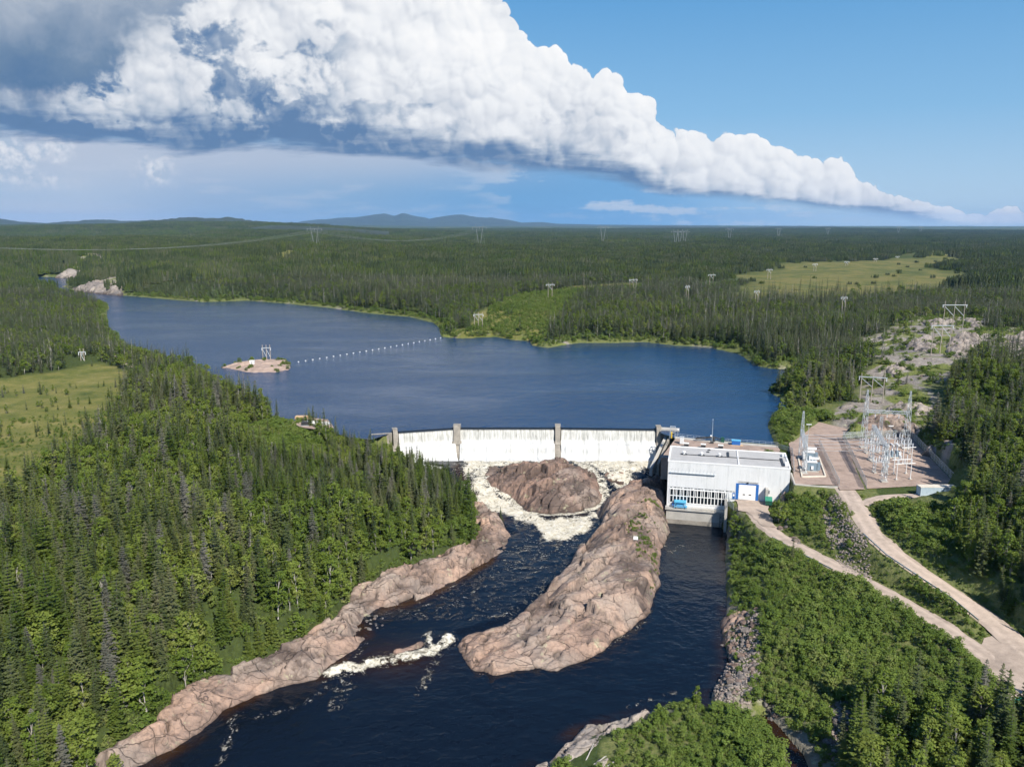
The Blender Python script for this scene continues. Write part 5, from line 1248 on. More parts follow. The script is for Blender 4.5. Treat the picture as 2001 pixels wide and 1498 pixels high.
HF = [(165, 735, 395, 54, 'wooden pole frame standing in the meadow at the left edge', 2, 6, 0.3), (522, 713, 455, 40, 'pole frame on the gravel islet in the reservoir', 3, 7, 0.2), (935, 646, 588, 36, 'pole frame on the grassy point across the reservoir', 3, 8, 0.2),
      (1075, 578, 760, 26, 'pole frame at the top of the bright green clearing', 2, 8, 0.2), (1237, 562, 880, 18, 'pole frame with dead end arms above the far shore forest', 3, 8, 0.5), (1343, 576, 780, 20, 'narrow pole frame standing clear of the forest, second row', 2, 5, 0.4),
      (1390, 554, 960, 20, 'pole frame at the near edge of the bog', 2, 7, 0.2), (1478, 590, 740, 24, 'pole frame with double arms in the middle of the forest', 2, 6, 0.3), (1503, 541, 1080, 17, 'pole frame where the bog begins', 2, 6, 0.2), (1592, 529, 1260, 15, 'pole frame beside the small pond in the bog', 2, 5, 0.2),
      (1654, 523, 1350, 13, 'pole frame in the middle of the bog', 2, 5, 0.2), (1710, 515, 1520, 11, 'pole frame toward the far end of the bog', 2, 5, 0.2), (1753, 508, 1720, 8, 'most distant pole frame of the bog line', 2, 4, 0.2), (1648, 604, 640, 27, 'pole frame rising from the forest left of the rock dome', 2, 7, 0.3),
      (1863, 626, 470, 38, 'wide pole frame crowning the rock hill', 3, 20, 0.05), (1836, 694, 400, 66, 'tall three pole frame on the near face of the rock hill', 3, 17, -0.05), (1702, 782, 330, 52, 'three pole frame with long crossarm behind the switchyard', 3, 21, -0.3)]
for u, v, Y, hp, lb, n, gp, rz in HF: hframe(u, v, Y, hp, lb, n, gp, rz)

# ------------------------------------------------------------------ guyed pylons of the long line
def pylon(u, v0, v1, Y, label, kind='V'):
    base = GD(u, v0, Y); top = GD(u, v1, Y).z; g = gz(base.x, base.y); zb = min(base.z, g) - 1; h = top - zb
    e = empty('transmission_pylon', (base.x, base.y, zb), 0.25); prop(e, label, 'pylon', 'guyed pylons of the long line')
    t = 0.10 + Y * 0.00008; arm = h * 0.30; wz = h * 0.80
    for s in (-1, 1):
        MB().bar((s * 0.6, 0, 0), (s * arm * 0.42, 0, wz), t * 2.6).build('mast', M['steel_far'], e)
        m = MB(); m.bar((s * arm * 0.42, 0, wz), (s * arm * 0.55, 0, h), t * 1.6); m.bar((s * arm * 0.42, 0, wz), (s * arm * 0.1, 0, h * 0.9), t * 1.2); m.build('peak', M['steel_far'], e)
        MB().bar((s * arm * 0.42, 0, wz), (s * arm * 0.6, h * 0.35, 0), t * 0.35).build('guy_wire', M['steel_far'], e)
        MB().bar((s * arm * 0.42, 0, wz), (s * arm * 0.6, -h * 0.35, 0), t * 0.35).build('guy_wire', M['steel_far'], e)
    MB().bar((-arm, 0, h * 0.88), (arm, 0, h * 0.88), t * 1.8).build('crossarm', M['steel_far'], e)
    for x in (-arm * 0.95, 0, arm * 0.95): MB().bar((x, 0, h * 0.88), (x, 0, h * 0.80), t).build('insulator', M['porcelain'], e)
    return Vector((base.x, base.y, zb + h * 0.80)), arm
PY = [(616, 485, 441, 1400, 'large guyed pylon on the ridge above the far shore'), (937, 475, 438, 2000, 'guyed pylon against the blue mountains in the middle distance'), (1178, 470, 439, 2600, 'guyed pylon right of the middle of the horizon'), (1320, 468, 448, 2500, 'leftmost pylon of the close group of three'), (1328, 469, 448, 2520, 'middle pylon of the close group of three'),
      (1338, 468, 448, 2540, 'rightmost pylon of the close group of three'), (1425, 467, 444, 3300, 'slender pylon on the plain under the cloud line'), (1521, 463, 444, 4000, 'distant pylon left of the low far ridge'), (1617, 462, 444, 4700, 'very distant pylon in front of the low far ridge'), (1755, 460, 441, 5600, 'faint pylon near the right-hand horizon'), (1798, 460, 441, 6400, 'faintest pylon nearest the right edge of the horizon')]
PYT = [pylon(*q) for q in PY]
# sagging conductors to the next pylon, out of sight to the left, and on to the right
for (a, arm), lst in ((PYT[0], None),):
    for k in (-1, 0, 1):
        b = GD(-330, 462, 830); wire('transmission_cable', a + Vector((k * arm * 0.9, 0, 0)), b + Vector((k * 3.0, k * 9, 0)), 22, 0.075, 'long sagging transmission cable over the narrows at left', 'cables over the narrows', n=40)
        wire('transmission_cable', a + Vector((k * arm * 0.9, 0, 0)), PYT[1][0] + Vector((k * arm * 0.9, 0, 0)), 22, 0.08, 'faint transmission cable strung between the two nearest pylons', 'cables between the near pylons', n=30)

# ------------------------------------------------------------------ safety boom in the reservoir
bA, bB = G(583, 707, 0), G(861, 660, 0); NB = 24
bu = empty('float', bA); prop(bu, 'white float of the safety boom across the reservoir', 'float', 'floats of the safety boom')
MB().taper((-0.45, 0, 0.05), (0.45, 0, 0.05), 0.24, 0.24, 12).build('body', M['buoy'], bu); MB().bar((-0.7, 0, 0.05), (0.7, 0, 0.05), 0.1).build('axle', M['steel_dark'], bu)
for i in range(NB):
    f = i / (NB - 1); q = bA.lerp(bB, f); q.y -= 9 * 4 * f * (1 - f) * 0.35
    o = bu if i == 0 else copy_tree(bu); o.location = q; o.rotation_euler.z = math.atan2(bB.y - bA.y, bB.x - bA.x) + 0.2 * math.sin(i * 2.3)
# islet
ISP = poly([(428, 718), (455, 712), (485, 706), (520, 703), (560, 703), (572, 712), (568, 722), (545, 727), (510, 729), (478, 727), (455, 722)], 0)
o, ISLETP = rock_patch('islet', ISP, -0.4, lambda x, y: 1.9 + 0 * x, 5.0, M['gravel_pad'], 'small gravel islet carrying a pole frame in the reservoir', 0.7, 501, 5, 0.5, 1.5, 0.1, 'islet')
e = empty('hut', (*G(493, 710, 1.8)[:2], 1.5)); prop(e, 'tiny white equipment hut on the gravel islet', 'hut')
box('body', M['white2'], e, -1.2, 1.2, -0.9, 0.9, 0, 1.7, 0.04); box('door', M['steel'], e, -0.4, 0.4, -0.94, -0.9, 0.05, 1.4); MB().prism([(-1.05, 1.7), (1.05, 1.7), (0, 2.2)], -1.35, 1.35, lambda p, t: (t, p[0], p[1])).build('roof', M['white2'], e)
# stores on the left shore
sheet('gravel_pad', poly([(572, 828), (596, 817), (640, 822), (652, 838), (615, 842), (585, 836)], 3.0), 3.6, 'gravel_pad', 'small gravel landing on the left shore', 0.8, 8)
def pile(u, v, name, label, cat): q = G(u, v, 3.0); e = empty(name, (q.x, q.y, 3.62)); prop(e, label, cat); return e
e = pile(590, 821, 'timber_stack', 'stack of tan timber on the left shore landing', 'timber')
for k in range(3):
    for j in range(4): box('plank', M['timber'], e, -2.6 + 0.1 * k, 2.4 + 0.07 * j, -0.9 + j * 0.5, -0.45 + j * 0.5, k * 0.4, k * 0.4 + 0.34)
e = pile(612, 832, 'tarpaulin_cover', 'white tarpaulin draped in folds over stores on the left shore', 'tarpaulin')
for nm, sc, ox in (('sheet', 1.0, 0), ('sheet', 0.8, 4.4)):
    V = []; n = 14
    for i in range(n):
        for j in range(n):
            a, b = i / (n - 1) * 2 - 1, j / (n - 1) * 2 - 1; V.append((ox + a * 2.6 * sc, b * 1.3 * sc, max(0.02, 1.2 * sc * (1 - max(abs(a), abs(b)) ** 4) + 0.15 * math.sin(a * 9 + b * 5))))
    F_ = [(i * n + j, i * n + j + 1, (i + 1) * n + j + 1, (i + 1) * n + j) for i in range(n - 1) for j in range(n - 1)]
    me = bpy.data.meshes.new(nm); me.from_pydata(V, [], F_); link(nm, me, M['tarp'], e)
e = pile(597, 834, 'generator', 'dark boxed generator on the left shore landing', 'generator')
box('body', M['steel_dark'], e, -1.4, 1.4, -0.7, 0.7, 0.2, 1.5, 0.05); box('skid', M['steel'], e, -1.5, 1.5, -0.75, 0.75, 0, 0.2); box('exhaust', M['steel'], e, 0.8, 1.0, -0.1, 0.1, 1.5, 2.0)
# warning board on the peninsula
q = G(1242, 1056, -6.6); e = empty('warning_board', (q.x, q.y, zat(PENP, q.x, q.y) - 0.1), -0.2); e.scale = (0.62, 0.62, 0.62); prop(e, 'small white board on posts on the rock peninsula', 'board')
for x in (-0.7, 0.7): MB().bar((x, 0, 0), (x, 0.2, 1.7), 0.1).build('post', M['steel'], e)
MB().add([(-1.0, -0.06, 0.5), (1.0, -0.06, 0.5), (1.0, 0.16, 2.0), (-1.0, 0.16, 2.0), (-1.0, 0.0, 0.48), (1.0, 0.0, 0.48), (1.0, 0.22, 1.98), (-1.0, 0.22, 1.98)], [(0, 1, 2, 3), (7, 6, 5, 4), (0, 4, 5, 1), (2, 6, 7, 3), (1, 5, 6, 2), (0, 3, 7, 4)]).build('panel', M['white2'], e)
# green bin and fence at the right edge of the yard
q = G(1993, 1392, -7.0); e = empty('green_skip', q, 0.45); prop(e, 'dark green steel skip half cut off by the right edge', 'skip')
MB().prism([(-1.0, 0.2), (1.0, 0.2), (1.3, 1.7), (-1.3, 1.7)], -2.4, 2.4, lambda p, t: (t, p[0], p[1])).build('body', M['green_dark'], e, 0.05); box('rim', M['green'], e, -2.5, 2.5, -1.4, 1.4, 1.7, 1.85)
for k in range(5): box('rib', M['green'], e, -2.2 + k * 1.05, -2.05 + k * 1.05, -1.32, -1.1, 0.4, 1.7)
fence('chain_link_fence', 'bit of fence beside the dark green skip at the right edge', [G(1962, 1396, -7), G(1998, 1373, -7)], 1.6, 2.4)
# driftwood
for i, (u0, v0, u1, v1, lb) in enumerate(((1140, 1496, 1160, 1452, 'grey driftwood log leaning up the shore at bottom centre'), (1150, 1500, 1185, 1476, 'shorter grey driftwood log on the bottom shore'), (1172, 1505, 1200, 1488, 'grey driftwood log lying under the shrubs at bottom'))):
    a, b = G(u0, v0, -13.2), G(u1, v1, -12.2); m = MB(); m.taper((0, 0, 0), b - a, 0.14, 0.06, 8); o = m.build('driftwood_log', M['driftwood']); o.location = a; prop(o, lb, 'log')
    d = b - a; MB().taper(d * 0.6, d * 0.75 + Vector((0.5, 0.1, 0.5)), 0.07, 0.03, 6).build('branch_stub', M['driftwood'], o)

# ------------------------------------------------------------------ boulders
rnd = random.Random(5)
def boulder_mesh(seed):
    bm = bmesh.new(); bmesh.ops.create_icosphere(bm, subdivisions=2, radius=1.0); r = random.Random(seed)
    pl = [(Vector((r.uniform(-1, 1), r.uniform(-1, 1), r.uniform(-0.6, 1))).normalized(), r.uniform(0.55, 0.85)) for _ in range(9)]
    for v in bm.verts:
        for n, d in pl:
            k = v.co.dot(n) - d
            if k > 0: v.co -= n * k
        v.co *= r.uniform(0.96, 1.04)
    me = bpy.data.meshes.new('boulder'); bm.to_mesh(me); bm.free(); me.materials.append(M['rock_grey'] if seed % 3 else M['rock']); return me
BM = [boulder_mesh(i) for i in range(7)]
def scatter_boulders(pg, n, s0, s1, label, group, seed, z=None):
    r = random.Random(seed); lo, hi = pg.min(0), pg.max(0); k = 0; t = 0; xs = []
    while k < n and t < n * 40:
        t += 1; x, y = r.uniform(lo[0], hi[0]), r.uniform(lo[1], hi[1])
        if sdist(np.array([x]), np.array([y]), pg)[0] > 0: continue
        k += 1; s = s0 * (s1 / s0) ** (r.random() ** 2)
        zz = gz(x, y) if z is None else z
        o = link('boulder', BM[r.randrange(7)]); o.location = (x, y, max(zz, ZL - 0.2) + s * 0.25); o.scale = (s * r.uniform(0.8, 1.3), s * r.uniform(0.8, 1.2), s * r.uniform(0.55, 0.9)); o.rotation_euler = (r.uniform(-0.3, 0.3), r.uniform(-0.3, 0.3), r.uniform(0, 6.3))
        prop(o, label, 'boulder', group)
scatter_boulders(poly([(1412, 1250), (1440, 1210), (1480, 1215), (1470, 1270), (1480, 1330), (1460, 1375), (1395, 1380), (1402, 1345), (1428, 1295)], -13.8), 150, 0.4, 1.15, 'angular grey boulder in the riprap on the tailrace shore', 'riprap on the tailrace shore', 21)
scatter_boulders(poly([(1630, 1370), (1670, 1380), (1720, 1450), (1740, 1540), (1640, 1540), (1610, 1440)], -12), 80, 0.4, 0.9, 'dark angular boulder in the shaded gully at bottom right', 'boulders in the shaded gully', 22)
scatter_boulders(poly([(1480, 1362), (1520, 1368), (1530, 1392), (1490, 1396)], -13.5), 24, 0.4, 0.8, 'grey boulder at the mouth of the brown creek', 'boulders at the creek mouth', 23)
scatter_boulders(poly([(1830, 1270), (1870, 1270), (1890, 1310), (1850, 1310)], -8.5), 10, 0.5, 1.0, 'pale boulder among shrubs below the lower road', 'boulders below the lower road', 24)
scatter_boulders(poly([(1505, 985), (1530, 1000), (1570, 1050), (1560, 1055), (1515, 1020)], -4.5), 14, 0.6, 1.5, 'reddish block of rock at the edge of the lower yard', 'blocks by the lower yard', 25)
scatter_boulders(poly([(690, 1205), (735, 1200), (760, 1215), (730, 1235), (705, 1235)], -14.6), 16, 0.35, 0.8, 'rounded pink boulder in the cove of the forested bank', 'boulders in the cove', 26, -14.6)
scatter_boulders(poly([(1715, 715), (1800, 700), (1835, 725), (1760, 760), (1715, 750)], 9), 10, 0.7, 1.6, 'grey boulder on the mossy rock hill', 'boulders on the rock hill', 27)
def rubble(pg, n, s0, s1, label, seed):
    r = np.random.RandomState(seed); lo, hi = pg.min(0), pg.max(0)
    P = r.uniform(lo, hi, (n * 4, 2)); P = P[sdist(P[:, 0], P[:, 1], pg) < 0][:n]; z = ground_z(P[:, 0], P[:, 1])
    bm = bmesh.new(); bmesh.ops.create_icosphere(bm, subdivisions=1, radius=1.0); tv = np.array([v.co[:] for v in bm.verts]); tf = np.array([[v.index for v in f.verts] for f in bm.faces]); bm.free()
    V = []; Fs = []
    for i, (p, zz) in enumerate(zip(P, z)):
        s = r.uniform(s0, s1); q = tv * (1 + 0.35 * r.uniform(-1, 1, (len(tv), 1))) * s * np.array([1.2, 1, 0.7]); a = r.uniform(0, 6.3); c, sn = math.cos(a), math.sin(a)
        V.append(np.stack([q[:, 0] * c - q[:, 1] * sn + p[0], q[:, 0] * sn + q[:, 1] * c + p[1], q[:, 2] + zz + 0.1], 1)); Fs.append(tf + i * len(tv))
    me = mesh_np('rubble', np.concatenate(V), np.concatenate(Fs)); prop(link('rubble', me, M['rubble']), label, kind='stuff')
M['rubble'] = plain('broken_stone', (0.25, 0.21, 0.185), 0.95, 0, 0.4, 1.2)
rubble(poly([(1605, 985), (1640, 990), (1660, 1030), (1690, 1060), (1710, 1105), (1680, 1115), (1655, 1085), (1615, 1040)], -2.5), 1300, 0.1, 0.34, 'slope of broken stone between the two roads', 3)
rubble(poly([(1395, 1345), (1440, 1240), (1490, 1220), (1485, 1330), (1465, 1385), (1400, 1390)], -13.8), 900, 0.12, 0.38, 'small stones between the riprap boulders', 4)
rubble(poly([(1615, 1370), (1680, 1380), (1735, 1450), (1750, 1540), (1630, 1540)], -12), 700, 0.12, 0.4, 'small dark stones in the shaded gully', 5)

# ------------------------------------------------------------------ vegetation
def leaf_mat(name, stops, trans=0.16, rough=0.75):
    T = new_mat(name)
    rn = T.node('ShaderNodeObjectInfo').outputs['Random']; ti = T.attr('tint').outputs['Fac']
    f = T.math('ADD', T.math('MULTIPLY', rn, 0.7), T.math('MULTIPLY', ti, 0.3))
    big = T.noise(T.pos, 0.022, 5, 0.62)
    f = T.math('ADD', T.math('MULTIPLY', f, 0.68), T.math('MULTIPLY', T.step(big, 0.36, 0.64), 0.32))
    c = T.ramp(f, stops)
    T.put(T.bs.inputs['Base Color'], c); T.bs.inputs['Roughness'].default_value = rough; T.bs.inputs['Specular IOR Level'].default_value = 0.18
    tr = T.node('ShaderNodeBsdfTranslucent'); T.put(tr.inputs['Color'], T.mix(1.0, c, (1.0, 1.15, 0.6), 'MULTIPLY'))
    mx = T.node('ShaderNodeMixShader'); mx.inputs[0].default_value = trans
    T.l.new(T.bs.outputs[0], mx.inputs[1]); T.l.new(tr.outputs[0], mx.inputs[2]); T.l.new(mx.outputs[0], T.out.inputs['Surface'])
    return T.m
M['spruce'] = leaf_mat('spruce_needles', [(0.0, (0.0312, 0.0475, 0.0177)), (0.25, (0.0516, 0.0726, 0.024)), (0.5, (0.0793, 0.102, 0.0343)), (0.75, (0.1152, 0.1269, 0.0563)), (1.0, (0.1682, 0.1643, 0.099))])
M['fir'] = leaf_mat('fir_needles', [(0.0, (0.0464, 0.0761, 0.0139)), (0.4, (0.0759, 0.1132, 0.0191)), (0.7, (0.1125, 0.1442, 0.0276)), (1.0, (0.153, 0.1673, 0.0477))])
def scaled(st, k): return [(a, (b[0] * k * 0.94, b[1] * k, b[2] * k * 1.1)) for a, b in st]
M['grey_needles'] = leaf_mat('lichened_needles', [(0.0, (0.085, 0.09, 0.068)), (0.5, (0.125, 0.125, 0.10)), (1.0, (0.19, 0.18, 0.155))], 0.15)
M['leaves'] = leaf_mat('broad_leaves', [(0.0, (0.075, 0.1178, 0.0185)), (0.4, (0.115, 0.165, 0.0249)), (0.75, (0.1624, 0.2027, 0.0391)), (1.0, (0.2222, 0.2222, 0.078))], 0.2)
M['shrub_leaves'] = leaf_mat('shrub_leaves', [(0.0, (0.0714, 0.1167, 0.0206)), (0.35, (0.1047, 0.1593, 0.0279)), (0.7, (0.1428, 0.1953, 0.0413)), (1.0, (0.2022, 0.2116, 0.0805))], 0.18)
M['spruce_far'] = leaf_mat('spruce_needles_far_shaded', scaled([(0.0, (0.0312, 0.0475, 0.0177)), (0.25, (0.0516, 0.0726, 0.024)), (0.5, (0.0793, 0.102, 0.0343)), (0.75, (0.1152, 0.1269, 0.0563)), (1.0, (0.1682, 0.1643, 0.099))], 0.72)); M['fir_far'] = leaf_mat('fir_needles_far_shaded', scaled([(0.0, (0.0464, 0.0761, 0.0139)), (0.4, (0.0759, 0.1132, 0.0191)), (0.7, (0.1125, 0.1442, 0.0276)), (1.0, (0.153, 0.1673, 0.0477))], 0.72))  # needles darkened: shade gaps missing between coarse far trees put into colour
M['bark'] = plain('grey_bark', (0.12, 0.105, 0.09), 0.9, 0, 0.3, 2.0)
M['bark_pale'] = plain('pale_bark', (0.36, 0.34, 0.30), 0.85, 0, 0.3, 2.0)

def tri_mesh(name, V, tint, mats, trunk=None):
    """V: (n,3,3) triangles with a tint each; trunk: MB"""
    nv = len(V) * 3; Va = V.reshape(-1, 3); Fa = np.arange(nv).reshape(-1, 3)
    ti = np.repeat(tint, 3); mi = np.zeros(len(V), np.int32)
    if trunk is not None:
        tv = np.array(trunk.v); tf = []
        for f in trunk.f:
            for k in range(1, len(f) - 1): tf.append((f[0], f[k], f[k + 1]))
        tf = np.array(tf); Va = np.concatenate([Va, tv]); Fa = np.concatenate([Fa, tf + nv]); ti = np.concatenate([ti, np.zeros(len(tv))]); mi = np.concatenate([mi, np.ones(len(tf), np.int32)])
    me = mesh_np(name, Va, Fa, False, {'tint': ti})
    for m in mats: me.materials.append(m)
    if trunk is not None: me.polygons.foreach_set('material_index', mi)
    return me
def spruce_tris(seed, h=12.0, L=1.75, whorls=26, per=6, bare=0.06, keep=1.0, det=3, shape=0.85, droop=0.42):
    r = np.random.RandomState(seed); T_ = []; ti = []
    for k in range(whorls):
        f = bare + (1 - bare) * (k + r.uniform(-0.3, 0.3)) / whorls; f = min(max(f, bare), 0.985); z0 = h * f
        for b in range(per):
            if r.rand() > keep: continue
            a = 2 * math.pi * (b / per + r.uniform(-0.08, 0.08)) + k * 0.9
            ln = (L * (1 - f) ** shape + 0.12) * r.uniform(0.68, 1.18) * (0.75 + 0.25 * min(1, f / 0.16))
            dx_, dy_ = math.cos(a), math.sin(a); px, py = -dy_, dx_
            dr = droop * (1.15 - f) * r.uniform(0.7, 1.3); tb = r.rand()
            pts = [np.array([dx_ * ln * s, dy_ * ln * s, z0 - dr * ln * s + 0.20 * ln * s * s]) for s in np.linspace(0.04, 1, det + 1)]
            w0 = 0.30 * ln + 0.10
            for i in range(det):
                p, q = pts[i], pts[i + 1]; wd = w0 * (1.0 - 0.62 * i / det) * r.uniform(0.8, 1.25)
                for s in (-1, 1):
                    tip = p * 0.45 + q * 0.55 + np.array([px, py, 0]) * s * wd + np.array([dx_, dy_, 0]) * 0.22 * wd - np.array([0, 0, 0.28 * wd + 0.04])
                    T_.append((p, tip, q)); ti.append(min(1, max(0, tb + r.uniform(-0.25, 0.25))))
                    if det > 2:
                        t2 = p * 0.8 + q * 0.2 + np.array([px, py, 0]) * s * wd * 0.55 - np.array([0, 0, 0.55 * wd])
                        T_.append((p, (p + q) / 2, t2)); ti.append(min(1, max(0, tb + r.uniform(-0.3, 0.2))))
            if det > 2:
                q = pts[-1]; T_.append((pts[-2], q + np.array([px, py, -0.3]) * 0.10, q - np.array([px, py, 0.3]) * 0.10)); ti.append(tb)
    for s in range(5):                                   # leader
        a = s * 1.26; T_.append((np.array([0, 0, h * 1.0]), np.array([math.cos(a) * 0.13, math.sin(a) * 0.13, h * 0.955]), np.array([math.cos(a + 1.4) * 0.13, math.sin(a + 1.4) * 0.13, h * 0.95]))); ti.append(0.5)
    return np.array(T_), np.array(ti)
def trunk_mb(h, r0, stubs=0, seed=0, top=0.97):
    m = MB(); rr = random.Random(seed); m.taper((0, 0, -0.6), (0.05, 0.03, h * 0.5), r0, r0 * 0.62, 7); m.taper((0.05, 0.03, h * 0.5), (0, 0, h * top), r0 * 0.62, 0.02, 6)
    for i in range(stubs):
        z = h * rr.uniform(0.15, 0.9); a = rr.uniform(0, 6.28); ln = rr.uniform(0.4, 1.3) * (1.1 - z / h) + 0.15
        m.taper((0, 0, z), (math.cos(a) * ln, math.sin(a) * ln, z - 0.1 * ln), 0.035, 0.012, 4)
    return m
def crown_tris(seed, h, rad_, n_cl, per, size, z0=0.3, flat=1.0):
    """broad-leaved crown: leaf-sized faces clustered through the crown's volume"""
    r = np.random.RandomState(seed); T_ = []; ti = []; cl = []
    for k in range(n_cl):
        f = r.uniform(0, 1); a = r.uniform(0, 6.283); prof = math.sin(math.pi * (0.12 + 0.83 * f)) ** 0.7
        rr = rad_ * prof * r.uniform(0.35, 1.0); cl.append((math.cos(a) * rr, math.sin(a) * rr, h * (z0 + (1 - z0) * f), rad_ * r.uniform(0.26, 0.46), r.rand()))
    for cx, cy, cz, cr, tb in cl:
        d = r.normal(size=(per, 3)); d /= np.linalg.norm(d, axis=1)[:, None]; rad3 = cr * r.uniform(0.45, 1.0, (per, 1)) ** 0.5
        P = np.array([cx, cy, cz]) + d * rad3 * np.array([1, 1, 0.75 * flat])
        for p, nn in zip(P, d):
            nn = nn + np.array([0, 0, 0.9]) + r.normal(size=3) * 0.5; nn /= np.linalg.norm(nn)
            u = np.cross(nn, r.normal(size=3)); u /= np.linalg.norm(u) + 1e-9; v = np.cross(nn, u); s = size * r.uniform(0.6, 1.35)
            a_, b_, c_, e_ = p - u * s, p + v * s * 0.6, p + u * s, p - v * s * 0.6
            t = min(1, max(0, tb + r.uniform(-0.3, 0.3))); T_ += [(a_, b_, c_), (a_, c_, e_)]; ti += [t, t]
    return np.array(T_), np.array(ti), cl
def broad_trunk(h, r0, cl, seed, z0=0.3):
    m = MB(); m.taper((0, 0, -0.6), (0.1, 0.05, h * 0.45), r0, r0 * 0.6, 8); m.taper((0.1, 0.05, h * 0.45), (0, 0, h * 0.85), r0 * 0.6, 0.03, 6)
    for cx, cy, cz, cr, _ in cl[::2]: zb_ = max(h * 0.2, cz - 0.28 * h); m.taper((0.05, 0.03, zb_), (cx * 0.9, cy * 0.9, cz), r0 * 0.3, 0.02, 5)
    return m

VAR = {}     # kind -> list of (crown tris, tint, trunk, leaf material, bark)
def add_var(kind, V, ti, tk, lm, bm_): VAR.setdefault(kind, []).append((V, ti, tk, M[lm], M[bm_]))
for s, (h, L, wh, per, kp, lm, dr, shp) in enumerate([(12, 1.65, 27, 6, 0.95, 'spruce', 0.42, 0.85), (12, 1.35, 28, 6, 0.9, 'spruce', 0.5, 0.75), (12, 1.95, 25, 7, 0.95, 'fir', 0.30, 0.95), (12, 1.5, 26, 6, 0.85, 'spruce', 0.55, 0.65), (12, 2.3, 24, 7, 0.95, 'fir', 0.26, 1.05)]):
    V, ti = spruce_tris(40 + s, h, L, wh, per, 0.05, kp, 3, shp, dr); add_var('spruce', V, ti, trunk_mb(h, 0.17, 6, s), lm, 'bark')
for s in range(2):
    V, ti = spruce_tris(60 + s, 12, 1.6 - 0.4 * s, 25, 6, 0.06, 0.95 - 0.5 * s, 3, 0.7, 0.55); add_var('dead', V, ti, trunk_mb(12, 0.14, 10 + 30 * s, 70 + s), 'grey_needles', ('bark', 'bark_pale')[s])
for s, (h, rd, n, per, sz) in enumerate([(9, 2.3, 34, 34, 0.26), (10, 2.0, 34, 32, 0.25), (8, 2.6, 38, 34, 0.27)]):
    V, ti, cl = crown_tris(80 + s, h, rd, n, per, sz, 0.26); add_var('broad', V, ti, broad_trunk(h, 0.15, cl, s), 'leaves', 'bark_pale')
for s, (h, rd, n, per, sz) in enumerate([(2.2, 1.45, 15, 30, 0.17), (1.8, 1.6, 16, 30, 0.165), (2.6, 1.4, 16, 30, 0.17), (1.4, 1.4, 14, 28, 0.16)]):
    V, ti, cl = crown_tris(90 + s, h, rd, n, per, sz, 0.12, 1.1); m = MB()
    for cx, cy, cz, cr, _ in cl[::2]: m.taper((0, 0, -0.3), (cx * 0.9, cy * 0.9, cz), 0.035, 0.012, 4)
    add_var('shrub', V, ti, m, 'shrub_leaves', 'bark')
# lighter versions for farther off
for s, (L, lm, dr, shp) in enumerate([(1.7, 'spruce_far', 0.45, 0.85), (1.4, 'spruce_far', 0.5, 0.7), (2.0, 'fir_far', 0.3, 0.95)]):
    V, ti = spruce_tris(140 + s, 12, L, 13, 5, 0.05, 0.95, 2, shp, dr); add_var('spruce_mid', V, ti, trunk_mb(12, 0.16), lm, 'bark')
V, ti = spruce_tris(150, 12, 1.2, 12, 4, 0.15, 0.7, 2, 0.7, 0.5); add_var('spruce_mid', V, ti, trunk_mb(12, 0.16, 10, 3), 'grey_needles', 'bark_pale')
V, ti, cl = crown_tris(160, 9, 2.3, 22, 16, 0.42, 0.26); add_var('broad_mid', V, ti, broad_trunk(9, 0.15, cl[:6], 4), 'leaves', 'bark_pale')
def clump(seed, half, n, rows, hlo, hhi):
    r = np.random.RandomState(seed); T_ = []; ti = []
    for k in range(n):
        x, y = r.uniform(-half, half, 2); h = r.uniform(hlo, hhi); rd = h * r.uniform(0.11, 0.19); tb = r.rand(); rot = r.uniform(0, 6.28)
        for i in range(rows):
            f0 = 0.06 + 0.94 * i / rows; f1 = 0.06 + 0.94 * (i + 1.35) / rows
            for j in range(5):
                a = rot + 1.2566 * j + i * 0.6; b = a + 1.5; q = rd * (1 - f0) ** 0.8 * r.uniform(0.75, 1.25)
                T_.append(((x + math.cos(a) * q, y + math.sin(a) * q, h * f0 + r.uniform(-0.2, 0.2)), (x + math.cos(b) * q, y + math.sin(b) * q, h * f0 + r.uniform(-0.2, 0.2)), (x, y, h * min(1, f1)))); ti.append(min(1, max(0, tb + r.uniform(-0.15, 0.15))))
    return np.array(T_), np.array(ti)
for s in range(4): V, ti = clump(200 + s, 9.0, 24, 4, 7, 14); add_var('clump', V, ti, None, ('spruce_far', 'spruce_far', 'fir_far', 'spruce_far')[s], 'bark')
for s in range(3): V, ti = clump(220 + s, 30.0, 90, 2, 9, 16); add_var('clump_far', V, ti, None, ('spruce_far', 'fir_far', 'spruce_far')[s], 'bark')

